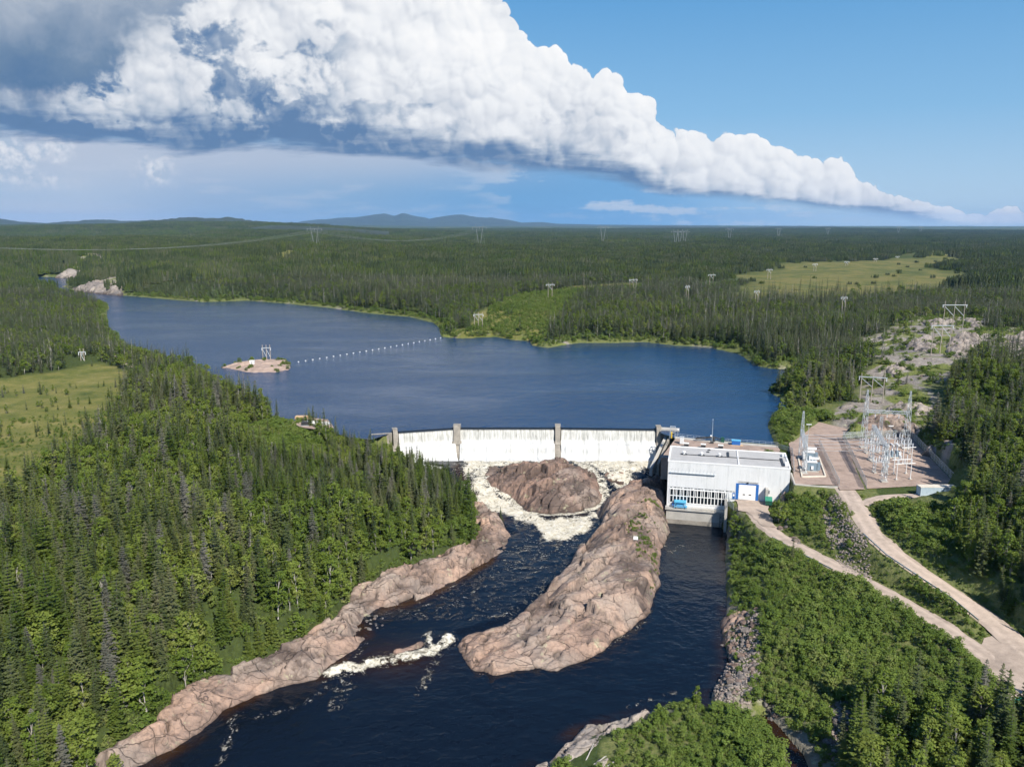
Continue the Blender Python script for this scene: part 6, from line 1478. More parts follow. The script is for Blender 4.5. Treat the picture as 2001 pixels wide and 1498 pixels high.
LIB = {}
for kind, lst in VAR.items():
    c = bpy.data.collections.new('stock_' + kind)
    for i, (V, ti, tk, lm, bk) in enumerate(lst):
        me = tri_mesh('stock_' + kind, V, ti, [lm, bk], tk); o = bpy.data.objects.new('%s_stock_%02d' % (kind, i), me); c.objects.link(o)
    LIB[kind] = c
def instancer(name, label, kind, P, scl, rot, idx):
    me = bpy.data.meshes.new(name); n = len(P)
    me.vertices.add(n); me.vertices.foreach_set('co', np.asarray(P, np.float32).ravel())
    a = me.attributes.new('scl', 'FLOAT_VECTOR', 'POINT'); a.data.foreach_set('vector', np.asarray(scl, np.float32).ravel())
    a = me.attributes.new('rot', 'FLOAT_VECTOR', 'POINT'); a.data.foreach_set('vector', np.asarray(rot, np.float32).ravel())
    a = me.attributes.new('idx', 'INT', 'POINT'); a.data.foreach_set('value', np.asarray(idx, np.int32))
    me.update()
    o = link(name, me); prop(o, label, kind='stuff')
    g = bpy.data.node_groups.new('scatter_' + kind, 'GeometryNodeTree')
    g.interface.new_socket('Geometry', in_out='INPUT', socket_type='NodeSocketGeometry'); g.interface.new_socket('Geometry', in_out='OUTPUT', socket_type='NodeSocketGeometry')
    gi = g.nodes.new('NodeGroupInput'); go = g.nodes.new('NodeGroupOutput'); ip = g.nodes.new('GeometryNodeInstanceOnPoints'); ci = g.nodes.new('GeometryNodeCollectionInfo')
    ci.inputs['Collection'].default_value = LIB[kind]; ci.inputs['Separate Children'].default_value = True; ci.inputs['Reset Children'].default_value = True
    def na(nm, ty):
        q = g.nodes.new('GeometryNodeInputNamedAttribute'); q.data_type = ty; q.inputs['Name'].default_value = nm; return q.outputs['Attribute']
    g.links.new(gi.outputs[0], ip.inputs['Points']); g.links.new(ci.outputs[0], ip.inputs['Instance']); ip.inputs['Pick Instance'].default_value = True
    g.links.new(na('idx', 'INT'), ip.inputs['Instance Index']); g.links.new(na('rot', 'FLOAT_VECTOR'), ip.inputs['Rotation']); g.links.new(na('scl', 'FLOAT_VECTOR'), ip.inputs['Scale'])
    g.links.new(ip.outputs[0], go.inputs[0])
    md = o.modifiers.new('scatter', 'NODES'); md.node_group = g
    return o

RS = np.random.RandomState(77)
def jitter_grid(r0, r1, cell, half=0.70, margin=30):
    """jittered points between two distances, inside a fan a little wider than the view"""
    ys = np.arange(r0 * 0.7, r1, cell); pts = []
    for y in ys:
        xm = y * half + margin; n = int(2 * xm / cell); x = -xm + (np.arange(n) + RS.uniform(0, 1, n)) * cell
        pts.append(np.stack([x, y + RS.uniform(0, 1, n) * cell], 1))
    P = np.concatenate(pts); r = np.hypot(P[:, 0], P[:, 1]); return P[(r >= r0) & (r < r1)]
def project(x, y, z):
    zc = y * math.cos(PITCH) - (z - CAMH) * math.sin(PITCH); yc = y * math.sin(PITCH) + (z - CAMH) * math.cos(PITCH)
    return 1000.5 + FPX * x / zc, 749 - FPX * yc / zc
PHOLE = np.array([ph_point(-3, -4, 0)[:2], ph_point(PW + 1.5, -4, 0)[:2], ph_point(PW + 1.5, PD + 12, 0)[:2], ph_point(-3, PD + 12, 0)[:2]])
INTK = poly([(1300, 835), (1520, 850), (1520, 885), (1300, 890)], 0.3)
TALL = poly([(1650, 1420), (1690, 1370), (1740, 1375), (1790, 1420), (1900, 1462), (1990, 1470), (2080, 1450), (2080, 1700), (1660, 1700)], -9.5)
NOTREE = [poly([(110, 722), (235, 716), (265, 765), (150, 800), (90, 760)], 8), poly([(1430, 845), (1565, 850), (1565, 905), (1430, 895)], 0.6), poly([(1690, 962), (1900, 955), (1880, 1010), (1830, 1060), (1760, 1060), (1690, 1000)], 1.2), poly([(1420, 1020), (1600, 1060), (1950, 1260), (1960, 1390), (1860, 1400), (1780, 1400), (1700, 1360), (1640, 1420), (1640, 1500), (1560, 1500), (1430, 1380)], -8), poly([(1380, 1400), (1385, 1330), (1440, 1190), (1500, 1190), (1500, 1420)], -13), poly([(950, 1450), (1250, 1380), (1480, 1390), (1550, 1500), (1560, 1700), (1000, 2300), (900, 2300)], -12.5)]
TALL2 = poly([(1860, 1040), (1920, 960), (2060, 900), (2060, 1250), (1990, 1215), (1910, 1130)], 2)
def site(P, pad=1.0):
    x, y = P[:, 0], P[:, 1]; z, dR, dL = ground_z(x, y, True); r = np.hypot(x, y)
    free = (dR > 1.5) & (dL > 1.0)
    n = r < 420
    if n.any():
        xs, ys = x[n], y[n]; f = np.ones(len(xs), bool)
        for pg, _, _ in PADS[:2]: f &= sdist(xs, ys, pg) > 0.8
        for pl, hw in ROADS: f &= pdist(xs, ys, pl)[0] > hw + pad
        f &= sdist(xs, ys, YARD) > pad
        for pg in (BANK, PEN, ISL, BANK2): f &= sdist(xs, ys, pg) > -0.8
        f &= (sdist(xs, ys, PHOLE) > 0) & (sdist(xs, ys, INTK) > 0)
        f &= ~((xs > -40) & (xs < 62) & (ys > 276) & (ys < 306))
        free[n] &= f
    return x, y, z, r, free, dR, dL
HFP = [(GD(q[0], q[1], q[2]).x, GD(q[0], q[1], q[2]).y) for q in HF]
def felled(x, y):
    """ground kept clear round each pole frame and down its line"""
    m = np.zeros(x.shape, bool)
    for fx, fy in HFP:
        L = math.hypot(fx, fy); ax, ay = fx / L, fy / L; al = (fx - x) * ax + (fy - y) * ay; la = np.abs((x - fx) * ay - (y - fy) * ax)
        m |= (al > -8) & (al < 0.09 * L) & (la < 6 + 0.004 * L)
    return m
def corridor(x, y):
    """cleared strips under the wooden pole lines"""
    d, _ = pdist(x, y, CORR); return d
CORR = np.array([G(930, 650, 4)[:2], G(1075, 578, 9)[:2], G(1237, 562, 9)[:2], G(1390, 554, 8)[:2], G(1503, 541, 8)[:2], G(1650, 523, 8)[:2], G(1753, 508, 9)[:2], G(1850, 478, 15)[:2]])

# --- near forest, singly placed trees
P = jitter_grid(105, 400, 2.5); x, y, z, r, free, dR, dL = site(P)
mk = cover(x, y); u, v = project(x, y, z + 6)
tall = np.minimum(sdist(x, y, TALL), sdist(x, y, TALL2)) < 0
dens = np.where(mk[3] > 0.5, 0.03, 0.94); dens = np.where(mk[0] > 0.5, 0.07, dens); dens = np.where(mk[2] > 0.5, 0.02, dens); dens = np.where(tall, 0.62, dens)
for pg in NOTREE: dens = np.where((sdist(x, y, pg) < 0) & ~tall, 0.004, dens)
dens = np.where(mk[0] > 0.5, 0.14 * sstep(-0.2, 0.3, fbm2(x / 12, y / 12, 3, 58)), dens); dens = np.where(felled(x, y), 0.01, dens)
dens *= np.where((dR < 5), 0.35, 1) * sstep(-0.75, -0.2, fbm2(x / 16, y / 16, 3, 17) + 0.2) * np.where((y < 235) & (x < 20) & (x > -200), 1.0, 1.0)
keep = free & (RS.uniform(size=len(x)) < dens) & (u > -120) & (u < 2120) & (v < 1640)
x, y, z, r, tall, m0, m3, dL = x[keep], y[keep], z[keep], r[keep], tall[keep], mk[0][keep], mk[3][keep], dL[keep]
dec = np.clip(0.25 + 0.6 * fbm2(x / 30, y / 30, 3, 41), 0.03, 0.6); dec = np.where(tall, dec * 0.6 + 0.34, dec); dec = np.where(dL < 6, dec + 0.2, dec)
q = RS.uniform(size=len(x)); isb = q < dec; isd = (~isb) & (RS.uniform(size=len(x)) < np.where(tall, 0.04, 0.12))
hh = np.where(isb, RS.uniform(5.0, 9.5, len(x)), np.clip(RS.normal(10.0, 3.2, len(x)), 3.0, 16.5)) * np.where(m0 > 0.5, 0.4, 1) * np.where((m3 > 0.5) & ~tall, 0.45, 1) * np.where(dL < 5, 0.62, 1)
hh *= 1 - 0.25 * np.clip(fbm2(x / 25, y / 25, 2, 55), 0, 1)
hh = np.where((x < -20) & (y > 330), hh * 0.8, hh)
hh *= np.where((x > -95) & (x < 10) & (y > 215), 1 - 0.36 * sstep(215, 265, y) * sstep(-95, -60, x), 1)
kindn = np.where(isb, 'broad', np.where(isd, 'dead', 'spruce'))
REF = {'spruce': 12.0, 'dead': 12.0, 'broad': 9.0, 'shrub': 2.2}
order = np.argsort(r)
single = {'spruce': 300, 'broad': 110, 'dead': 80}; uu, vv = project(x, y, z + hh * 0.7)
picked = np.zeros(len(x), bool); cnt = {k: 0 for k in single}
TM = {}
def part_meshes(kind):
    if kind not in TM:
        TM[kind] = []
        for V, ti, tk, lm, bk in VAR[kind]:
            c = tri_mesh('crown', V, ti, [lm]); t = tk.mesh('trunk'); t.materials.append(bk); TM[kind].append((c, t))
    return TM[kind]
SIDE = [('on the left river bank', lambda a, b, c: a < 5), ('at the bottom right below the yard', lambda a, b, c: c > 1280), ('on the right-hand slope above the roads', lambda a, b, c: True)]
def tree_label(kind, i, h, xx, yy, vp):
    side = next(s for s, f in SIDE if f(xx, yy, vp)); up_ = project(xx, yy, -6)[0]
    if side.startswith('on the left'):
        side = 'beside the river rocks of the left bank' if sdist(np.array([xx]), np.array([yy]), BANK)[0] < 9 else 'near the left edge, lower slope' if up_ < 190 and vp > 1250 else 'near the left edge, upper slope' if up_ < 190 else 'low on the forested left slope' if vp > 1250 else 'halfway up the forested left slope'
    elif 'bottom right' in side: side = 'below the yard in the bottom right corner' if up_ > 1850 else 'by the shaded gully at bottom right'
    big = 'tall' if h > (12 if kind != 'broad' else 7.5) else 'short' if h < (9 if kind != 'broad' else 6) else 'medium'
    if kind == 'spruce': look = ('shaggy dark green spruce', 'narrow dark spruce', 'full bright green fir', 'thin spire-topped spruce', 'broad green fir')[i]
    elif kind == 'dead': look = ('grey lichen-covered spruce', 'bare dead grey spruce')[i]
    else: look = ('round-crowned light green birch', 'slender light green birch', 'wide leafy light green tree')[i]
    return '%s %s %s' % (big, look, side), side
for j in order:
    k = kindn[j]
    if cnt[k] >= single[k] or not (-10 < uu[j] < 2011 and vv[j] < 1500): continue
    cnt[k] += 1; picked[j] = True; ms = part_meshes(k); i = RS.randint(len(ms)) if k != 'dead' else int(RS.rand() > 0.86); s = hh[j] / REF[k]; wdt = s * RS.uniform(0.95, 1.35)
    nm = {'spruce': 'spruce_tree', 'dead': 'dead_spruce', 'broad': 'birch_tree'}[k]
    e = empty(nm, (x[j], y[j], z[j]), RS.uniform(0, 6.28)); e.rotation_euler.x = RS.normal() * 0.04; e.rotation_euler.y = RS.normal() * 0.04; e.scale = (wdt, wdt, s)
    lb, side = tree_label(k, i, hh[j], x[j], y[j], vv[j]); prop(e, lb, 'tree', '%s trees %s' % (k if k != 'broad' else 'leafy', side))
    link('crown', ms[i][0], None, e); link('trunk', ms[i][1], None, e)
def scatter_kind(name, label, kind, sel, ref, wj=0.15):
    pr = np.ones(len(VAR[kind])); pr = np.array([0.36, 0.32, 0.26, 0.06]) if kind == 'spruce_mid' else np.array([0.86, 0.14]) if kind == 'dead' else pr / pr.sum()
    n = sel.sum(); s = hh[sel] / ref; wd = s * RS.uniform(1 - wj, 1 + wj * 2.0, n)
    rot = np.stack([RS.normal(0, 0.04, n), RS.normal(0, 0.04, n), RS.uniform(0, 6.28, n)], 1)
    instancer(name, label, kind, np.stack([x[sel], y[sel], z[sel]], 1), np.stack([wd, wd, s], 1), rot, RS.choice(len(VAR[kind]), n, p=pr))
scatter_kind('spruce_forest', 'dense spruce and fir forest on the slopes round the dam', 'spruce', (kindn == 'spruce') & ~picked, 12.0)
scatter_kind('dead_forest_trees', 'grey dying spruces mixed through the forest', 'dead', (kindn == 'dead') & ~picked, 12.0)
scatter_kind('birch_woodland', 'light green leafy trees mixed through the forest', 'broad', (kindn == 'broad') & ~picked, 9.0)

# --- middle distance
P = jitter_grid(400, 1000, 3.3, 0.70, 40); x, y, z, r, free, dR, dL = site(P); mk = cover(x, y); u, v = project(x, y, z + 6); cd = corridor(x, y)
dens = np.where(mk[0] > 0.4, 0.006, 0.9); dens = dens * np.maximum(np.clip(1 - mk[1], 0.0, 1) ** 2.2, 0.025); dens = np.where(mk[2] > 0.5, 0.015, dens); dens = np.where((cd < 14) | felled(x, y), 0.02, dens); dens *= np.where(dR < 7, 0.12, 1) * sstep(-0.8, -0.1, fbm2(x / 60, y / 60, 3, 19) + 0.25)
keep = free & (RS.uniform(size=len(x)) < dens) & (u > -60) & (u < 2060)
x, y, z, dR = x[keep], y[keep], z[keep], dR[keep]; isb = RS.uniform(size=len(x)) < np.clip(0.10 + 0.35 * fbm2(x / 80, y / 80, 3, 43), 0.02, 0.5)
hh = np.where(isb, RS.uniform(6, 9.5, len(x)), np.clip(RS.normal(12.0, 2.6, len(x)), 5, 17)) * (0.72 + 0.28 * sstep(-0.3, 0.3, fbm2(x / 120, y / 120, 3, 23))) * np.where(x < -0.36 * y, 0.75, 1)
scatter_kind('far_shore_forest', 'spruce forest on the far shore and the hills round the reservoir', 'spruce_mid', ~isb, 12.0); scatter_kind('far_shore_birch', 'leafy trees in the far shore forest', 'broad_mid', isb, 9.0)
# --- far forest in clumps
P = jitter_grid(1000, 2600, 12.0, 0.70, 60); x, y, z, r, free, dR, dL = site(P); mk = cover(x, y); cd = corridor(x, y); u, v = project(x, y, z + 8)
dens = np.where(mk[0] > 0.3, 0.012, 0.97) * np.maximum(np.clip(1 - mk[1], 0.0, 1) ** 2.0, 0.02); dens = np.where(mk[2] > 0.5, 0.25, dens); dens = np.where((cd < 22) | felled(x, y), 0.0, dens); dens *= sstep(-0.9, -0.15, fbm2(x / 130, y / 130, 4, 29) + 0.25)
keep = (dR > 9) & (RS.uniform(size=len(x)) < dens) & (u > -60) & (u < 2060); x, y, z = x[keep], y[keep], z[keep]; hh = 12 * (0.7 + 0.45 * sstep(-0.4, 0.4, fbm2(x / 200, y / 200, 3, 24))) * RS.uniform(0.85, 1.15, len(x)) * (1 - 0.6 * mk[1][keep])
scatter_kind('distant_forest', 'distant spruce forest behind the reservoir', 'clump', np.ones(len(x), bool), 12.0, 0.1)
P = jitter_grid(2600, 9000, 46.0, 0.70, 100); x, y = P[:, 0], P[:, 1]; z = ground_z(x, y); mk = cover(x, y); u, v = project(x, y, z + 8)
dens = np.where(np.maximum(mk[0], mk[1]) > 0.35, 0.12, 0.96) * sstep(-0.9, -0.2, fbm2(x / 400, y / 400, 4, 33) + 0.2); keep = (RS.uniform(size=len(x)) < dens) & (u > -60) & (u < 2060); x, y, z = x[keep], y[keep], z[keep]; hh = 12 * RS.uniform(0.8, 1.25, len(x))
scatter_kind('horizon_forest', 'dark forest stretching to the horizon', 'clump_far', np.ones(len(x), bool), 12.0, 0.1)

# --- shrubs
P = jitter_grid(105, 340, 1.12, 0.70, 15); x, y, z, r, free, dR, dL = site(P, 0.1); mk = cover(x, y); u, v = project(x, y, z + 1)
RUB = poly([(1605, 985), (1640, 990), (1660, 1030), (1690, 1060), (1710, 1105), (1680, 1115), (1655, 1085), (1615, 1040)], -2.5)
RIP = poly([(1395, 1345), (1412, 1245), (1440, 1205), (1482, 1215), (1476, 1270), (1484, 1330), (1465, 1382), (1400, 1390)], -13.8)
GUL = poly([(1630, 1370), (1670, 1380), (1725, 1450), (1745, 1540), (1635, 1540)], -12)
dens = np.where(mk[3] > 0.4, 0.86, 0.10); dens = np.where(mk[0] > 0.5, 0.22, dens); dens = np.where(mk[2] > 0.5, 0.16, dens)
bk = sdist(x, y, BANK); dens = np.where((bk > -0.8) & (bk < 5), np.maximum(dens, 0.75), dens)
dens = np.where(np.minimum(dL, np.where(dL > 0, dL, 99)) < 8, np.maximum(dens, 0.5), dens); dens = np.where(dR < 10, np.maximum(dens, 0.5), dens)
FRONT = poly([(1775, 962), (1895, 960), (1890, 1000), (1775, 1000)], 1.0)
for pg, k in ((RUB, 0.24), (RIP, 0.05), (GUL, 0.05), (FRONT, 0.03)): dens = np.where(sdist(x, y, pg) < 0.3, k, dens)
dens *= sstep(-0.62, -0.25, fbm2(x / 6, y / 6, 4, 61) + 0.12)
keep = free & (RS.uniform(size=len(x)) < dens) & (u > -60) & (u < 2060) & (v < 1600)
x, y, z, r, m0 = x[keep], y[keep], z[keep], r[keep], mk[0][keep]; dd = np.min([pdist(x, y, pl)[0] - hw for pl, hw in ROADS], 0)
hh = np.clip(RS.normal(1.45, 0.55, len(x)), 0.5, 3.2) * np.where(m0 > 0.5, 0.5, 1) * (0.72 + 0.55 * sstep(-0.3, 0.5, fbm2(x / 14, y / 14, 3, 63))) * np.clip(dd / 3.5, 0.45, 1)
# grass cushions and low bushes on the peninsula
gx, gy, gzv = [], [], []
for (u0, v0, n, su, sv) in ((1235, 1028, 60, 14, 9), (1262, 1046, 70, 14, 12), (1278, 1066, 44, 7, 14), (1270, 985, 44, 20, 3), (1255, 1010, 26, 22, 2.5), (1250, 1074, 30, 9, 6), (1240, 1195, 14, 18, 10), (1275, 1120, 12, 5, 20)):
    for _ in range(n):
        q = G(u0 + RS.normal() * su * 0.6, v0 + RS.normal() * sv * 0.6, -8)
        if sdist(np.array([q.x]), np.array([q.y]), PEN)[0] < -0.8: gx.append(q.x); gy.append(q.y); gzv.append(zat(PENP, q.x, q.y) - 0.15)
for _ in range(90):
    a = RS.uniform(0, 6.28); c = ISP.mean(0); q = ISP[RS.randint(len(ISP))]; p = c + (q - c) * RS.uniform(0.55, 0.95)
    if p[1] > c[1] - 1 or RS.rand() < 0.3: gx.append(p[0]); gy.append(p[1]); gzv.append(zat(ISLETP, p[0], p[1]) - 0.1)
x = np.concatenate([x, gx]); y = np.concatenate([y, gy]); z = np.concatenate([z, gzv]); r = np.hypot(x, y); hh = np.concatenate([hh, RS.uniform(0.3, 0.7, len(gx)) * np.where(r[-len(gx):] > 350, 3.2, 1)])
uu, vv = project(x, y, z + hh * 0.5); picked = np.zeros(len(x), bool); ms = part_meshes('shrub'); c_ = 0
for j in np.argsort(-hh / r):
    if c_ >= 240: break
    if not (0 < uu[j] < 2001 and vv[j] < 1495): continue
    c_ += 1; picked[j] = True; i = RS.randint(len(ms)); s = hh[j] / 2.2; e = empty('shrub', (x[j], y[j], z[j]), RS.uniform(0, 6.28)); e.scale = (s * 1.1, s * 1.1, s)
    where = 'on the shrub point at the bottom edge' if (vv[j] > 1380 and uu[j] < 1530) else 'on the bank between tailrace and lower road' if uu[j] > 1400 and vv[j] > 1000 and x[j] > 30 else 'at the edge of the left bank forest'
    prop(e, '%s leafy alder shrub %s' % (('domed', 'spreading', 'upright', 'low')[i], where), 'shrub', 'shrubs ' + where); link('foliage', ms[i][0], None, e); link('stem', ms[i][1], None, e)
scatter_kind('shrubbery', 'thick green alder scrub on the banks and between the roads', 'shrub', ~picked, 2.2, 0.2)
# scrub along the reservoir edge and in the cleared strips
P = jitter_grid(340, 1000, 2.6, 0.70, 20); x, y, z, r, free, dR, dL = site(P, 0.5); mk = cover(x, y); cd = corridor(x, y); u, v = project(x, y, z + 1)
dens = np.where((dR > 1.0) & (dR < 9), 0.6, 0.0); dens = np.where((mk[0] > 0.4) & (x > -20) | (cd < 15), 0.62, dens); dens = np.where(mk[2] > 0.5, 0.16, dens); keep = (dR > 0.8) & (dL > 2) & (RS.uniform(size=len(x)) < dens) & (u > -40) & (u < 2040)
x, y, z = x[keep], y[keep], z[keep]; hh = np.clip(RS.normal(2.0, 0.6, len(x)), 0.8, 3.6)
scatter_kind('shore_scrub', 'bright green scrub along the reservoir shore and power line clearings', 'shrub', np.ones(len(x), bool), 2.2, 0.25)
print('trees', cnt, 'shrubs', c_)

# ------------------------------------------------------------------ blue mountains on the horizon
def ridge(name, label, Y, prof, depth, seed, rough=0.16):
    us = np.array([p[0] for p in prof]); vs = np.array([p[1] for p in prof])
    nx, ny = 260, 26; uu_ = np.linspace(us[0], us[-1], nx); V = []
    top = np.array([GD(0, v_, Y).z for v_ in np.interp(uu_, us, vs)]); xx = np.array([GD(u_, 440, Y).x for u_ in uu_])
    for j in range(ny):
        t = j / (ny - 1) * 2 - 1; yy = Y + t * depth; k = (1 - abs(t)) ** 0.9 if t < 0 else (1 - t) ** 0.7
        zz = 30 + (top - 30) * k; zz = zz + (top - 30) * rough * fbm2(xx / (Y * 0.012), np.full(nx, yy / (Y * 0.012)), 5, seed) * (1 - k * 0.55)
        V.append(np.stack([xx * yy / Y, np.full(nx, yy), zz], 1))
    V = np.concatenate(V); i = np.arange(ny - 1)[:, None] * nx; j = np.arange(nx - 1)[None]
    me = mesh_np(name, V, np.stack([i + j, i + j + 1, i + nx + j + 1, i + nx + j], -1).reshape(-1, 4), True, {'cover': np.zeros((len(V), 4))})
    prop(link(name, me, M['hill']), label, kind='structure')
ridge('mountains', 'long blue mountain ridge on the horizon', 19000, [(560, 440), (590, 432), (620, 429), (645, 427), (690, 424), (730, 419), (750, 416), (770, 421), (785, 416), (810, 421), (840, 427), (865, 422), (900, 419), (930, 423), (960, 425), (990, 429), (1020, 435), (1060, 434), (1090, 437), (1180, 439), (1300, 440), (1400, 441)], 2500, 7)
ridge('hills', 'forested hills coloured dark as under cloud shadow at the left horizon', 9500, [(-150, 424), (0, 427), (40, 433), (90, 436), (140, 432), (200, 429), (260, 432), (330, 428), (420, 431), (520, 437), (620, 443)], 1500, 9, 0.3)
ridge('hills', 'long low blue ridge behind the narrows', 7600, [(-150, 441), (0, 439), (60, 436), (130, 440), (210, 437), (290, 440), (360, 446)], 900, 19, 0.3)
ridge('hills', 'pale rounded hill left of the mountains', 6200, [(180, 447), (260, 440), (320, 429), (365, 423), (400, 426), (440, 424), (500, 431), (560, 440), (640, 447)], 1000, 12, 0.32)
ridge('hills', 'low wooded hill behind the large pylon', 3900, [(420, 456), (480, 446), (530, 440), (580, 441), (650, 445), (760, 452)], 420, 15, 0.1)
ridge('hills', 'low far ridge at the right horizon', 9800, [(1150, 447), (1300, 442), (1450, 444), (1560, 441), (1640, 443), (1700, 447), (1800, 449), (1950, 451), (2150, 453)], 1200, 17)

# ------------------------------------------------------------------ the storm clouds and rain, on a far shell of sky behind everything
def st(u, v):                                       # bearing and slope of a line of sight
    x = (u - 1000.5) / FPX; y = -(v - 749) / FPX
    d1 = math.cos(PITCH) + y * math.sin(PITCH); return x / d1, (-math.sin(PITCH) + y * math.cos(PITCH)) / d1
def sky_clouds():
    W = new_mat('cloudy_sky'); W.dim = '2D'; W.n.remove(W.bs)
    px, py, pz = W.sep(W.pos)
    S_ = W.math('DIVIDE', px, py); T_ = W.math('DIVIDE', W.math('SUBTRACT', pz, CAMH), py)          # bearing and slope of this piece of sky
    def curve(pts, val=1):
        """piecewise profile: pts are (u, v) -> slope as a function of bearing, mapped into 0..1"""
        n = W.node('ShaderNodeFloatCurve'); cm = n.mapping; cv = cm.curves[0]
        s0, s1 = -1.2, 1.2
        q = sorted((((st(u, v)[0] - s0) / (s1 - s0)), st(u, v)[1]) for u, v in pts)
        while len(cv.points) < len(q): cv.points.new(0.5, 0.5)
        for p, (a, b) in zip(cv.points, q): p.location = (min(max(a, 0), 1), min(max(b + 0.1, 0), 1)); p.handle_type = 'VECTOR'
        cm.update(); W.put(n.inputs['Value'], W.lin(S_, s0, s1)); n.inputs['Factor'].default_value = 1.0
        return W.math('SUBTRACT', n.outputs[0], 0.1)
    def at(x, y, z=0.0): return W.comb(x, y, z)
    acc = {'c': None, 'a': None}
    acc['c'] = W.ramp(W.lin(W.math('DEGREES', W.math('ARCTANGENT', T_)), -2.0, 40.0), [(p, lum(*q)) for p, q in CLEAR])
    def lay_on(m, col):
        acc['c'] = W.mix(m, acc['c'], col)
        acc['a'] = m if acc['a'] is None else W.math('MAXIMUM', acc['a'], m)
    # ---- noises
    P0 = at(S_, T_)
    def warp(p, sc, amt):
        n = W.node('ShaderNodeTexNoise', noise_dimensions='2D'); W.put(n.inputs['Vector'], p); n.inputs['Scale'].default_value = sc; n.inputs['Detail'].default_value = 3; n.inputs['Roughness'].default_value = 0.6
        return W.vmath('ADD', p, W.vmath('SCALE', W.vmath('SUBTRACT', n.outputs['Color'], (0.5, 0.5, 0.5)), None, amt))
    PW_ = warp(P0, 11.0, 0.035)
    def dome(p, sc, z):
        d = W.voro(W.vmath('ADD', p, (z, z * 0.7, 0)), sc, 'F1')
        return W.math('SUBTRACT', 0.75, W.math('MULTIPLY', d, d))
    def heads(p): return W.math('ADD', W.math('MULTIPLY', dome(p, 5.2, 2.2), 0.9), dome(p, 13.0, 0.3))
    def knobs(p): return W.math('ADD', dome(p, 29.0, 4.1), W.math('MULTIPLY', dome(p, 68.0, 1.9), 0.55))
    H0, Rf = heads(PW_), knobs(PW_)
    R0 = W.math('SUBTRACT', W.math('ADD', H0, W.math('MULTIPLY', Rf, 0.5)), 0.5)                     # rounded heads on rounded heads
    shade = W.math('ADD', W.math('MULTIPLY', W.math('SUBTRACT', H0, heads(W.vmath('ADD', PW_, (0.012, 0.014, 0.0)))), 0.62), W.math('MULTIPLY', W.math('SUBTRACT', Rf, knobs(W.vmath('ADD', PW_, (0.0040, 0.0050, 0.0)))), 0.50))
    soft = W.noise(W.vmath('MULTIPLY', PW_, (1.0, 1.5, 1.0)), 6.5, 5, 0.58)
    soft2 = W.noise(W.vmath('ADD', W.vmath('MULTIPLY', PW_, (1.0, 1.3, 1.0)), (3.3, 1.1, 0.0)), 12.0, 6, 0.6)
    streak = W.noise(W.vmath('MULTIPLY', P0, (1.0, 6.5, 1.0)), 6.0, 5, 0.6)
    fine = W.noise(P0, 60.0, 4, 0.62)
    # ---- rain air and layered haze below the cloud base
    top = curve([(-900, -500), (0, -380), (500, -300), (900, -130), (985, -40), (1010, 10), (1030, 66), (1070, 74), (1100, 100), (1140, 128), (1185, 122), (1215, 142), (1236, 176), (1284, 182), (1292, 236), (1330, 254), (1400, 266), (1450, 258), (1500, 279), (1560, 302), (1610, 314), (1648, 304), (1668, 334), (1690, 354), (1730, 370), (1790, 386), (1850, 394), (1880, 410), (1915, 412), (1950, 400), (1985, 402), (2010, 414), (2100, 422), (2600, 434)])
    base = curve([(-900, 270), (0, 262), (200, 282), (330, 292), (450, 290), (560, 298), (650, 296), (760, 304), (900, 316), (1000, 330), (1100, 345), (1200, 360), (1300, 382), (1400, 388), (1500, 396), (1600, 410), (1700, 422), (1800, 436), (1900, 442), (2050, 444), (2600, 446)])
    below = W.step(W.math('SUBTRACT', W.math('ADD', base, 0.03), T_), -0.01, 0.03)
    rainx = W.step(W.math('ADD', S_, W.math('MULTIPLY', W.math('SUBTRACT', soft, 0.5), 0.25)), 0.60, 0.12)
    rcol = W.ramp(W.lin(S_, -0.66, 0.45), [(0.0, lum(176, 196, 221)), (0.12, lum(182, 199, 221)), (0.25, lum(160, 184, 214)), (0.42, lum(140, 176, 212)), (0.60, lum(112, 166, 214)), (0.76, lum(118, 172, 220)), (0.88, lum(126, 176, 223)), (1.0, lum(165, 202, 234))])
    upl = W.math('MULTIPLY', W.step(T_, 0.030, 0.085), W.step(S_, 0.14, -0.15))
    rcol = W.mix(W.math('MULTIPLY', upl, 0.75), rcol, lum(190, 199, 216))
    low_l = W.math('MULTIPLY', W.step(T_, 0.04, 0.004), W.step(W.math('ADD', S_, W.math('MULTIPLY', T_, 4.0)), -0.30, -0.48))
    rcol = W.mix(W.math('MULTIPLY', low_l, 0.65), rcol, lum(203, 209, 224))
    rcol = W.mix(W.math('MULTIPLY', W.step(streak, 0.50, 0.70), 0.35), rcol, lum(196, 206, 222))
    lay_on(W.math('MULTIPLY', below, rainx), rcol)
    # lumpy pale cloud low at the left
    lowc = W.math('MULTIPLY', W.step(W.math('ADD', W.math('ADD', soft2, W.math('MULTIPLY', R0, 0.06)), W.math('MULTIPLY', W.step(S_, -0.34, -0.60), 0.16)), 0.60, 0.84), W.math('MULTIPLY', W.step(T_, 0.035, 0.065), W.step(S_, -0.30, -0.46)))
    lay_on(lowc, W.ramp(W.math('ADD', fine, W.math('MULTIPLY', shade, 0.7)), [(0.35, lum(178, 194, 215)), (0.6, lum(222, 226, 234)), (0.75, lum(238, 239, 243))]))
    # ---- main cumulus line
    small = W.lin(W.math('SUBTRACT', top, base), 0.0, 0.25, 0.16, 1.0)                     # heads get smaller as the line recedes
    over = W.math('ADD', W.math('SUBTRACT', top, T_), W.math('ADD', W.math('MULTIPLY', W.math('ADD', W.math('SUBTRACT', R0, 1.2), W.math('MULTIPLY', W.math('SUBTRACT', Rf, 0.85), 0.9)), W.math('MULTIPLY', small, 0.034)), W.math('MULTIPLY', W.math('SUBTRACT', fine, 0.5), 0.006)))
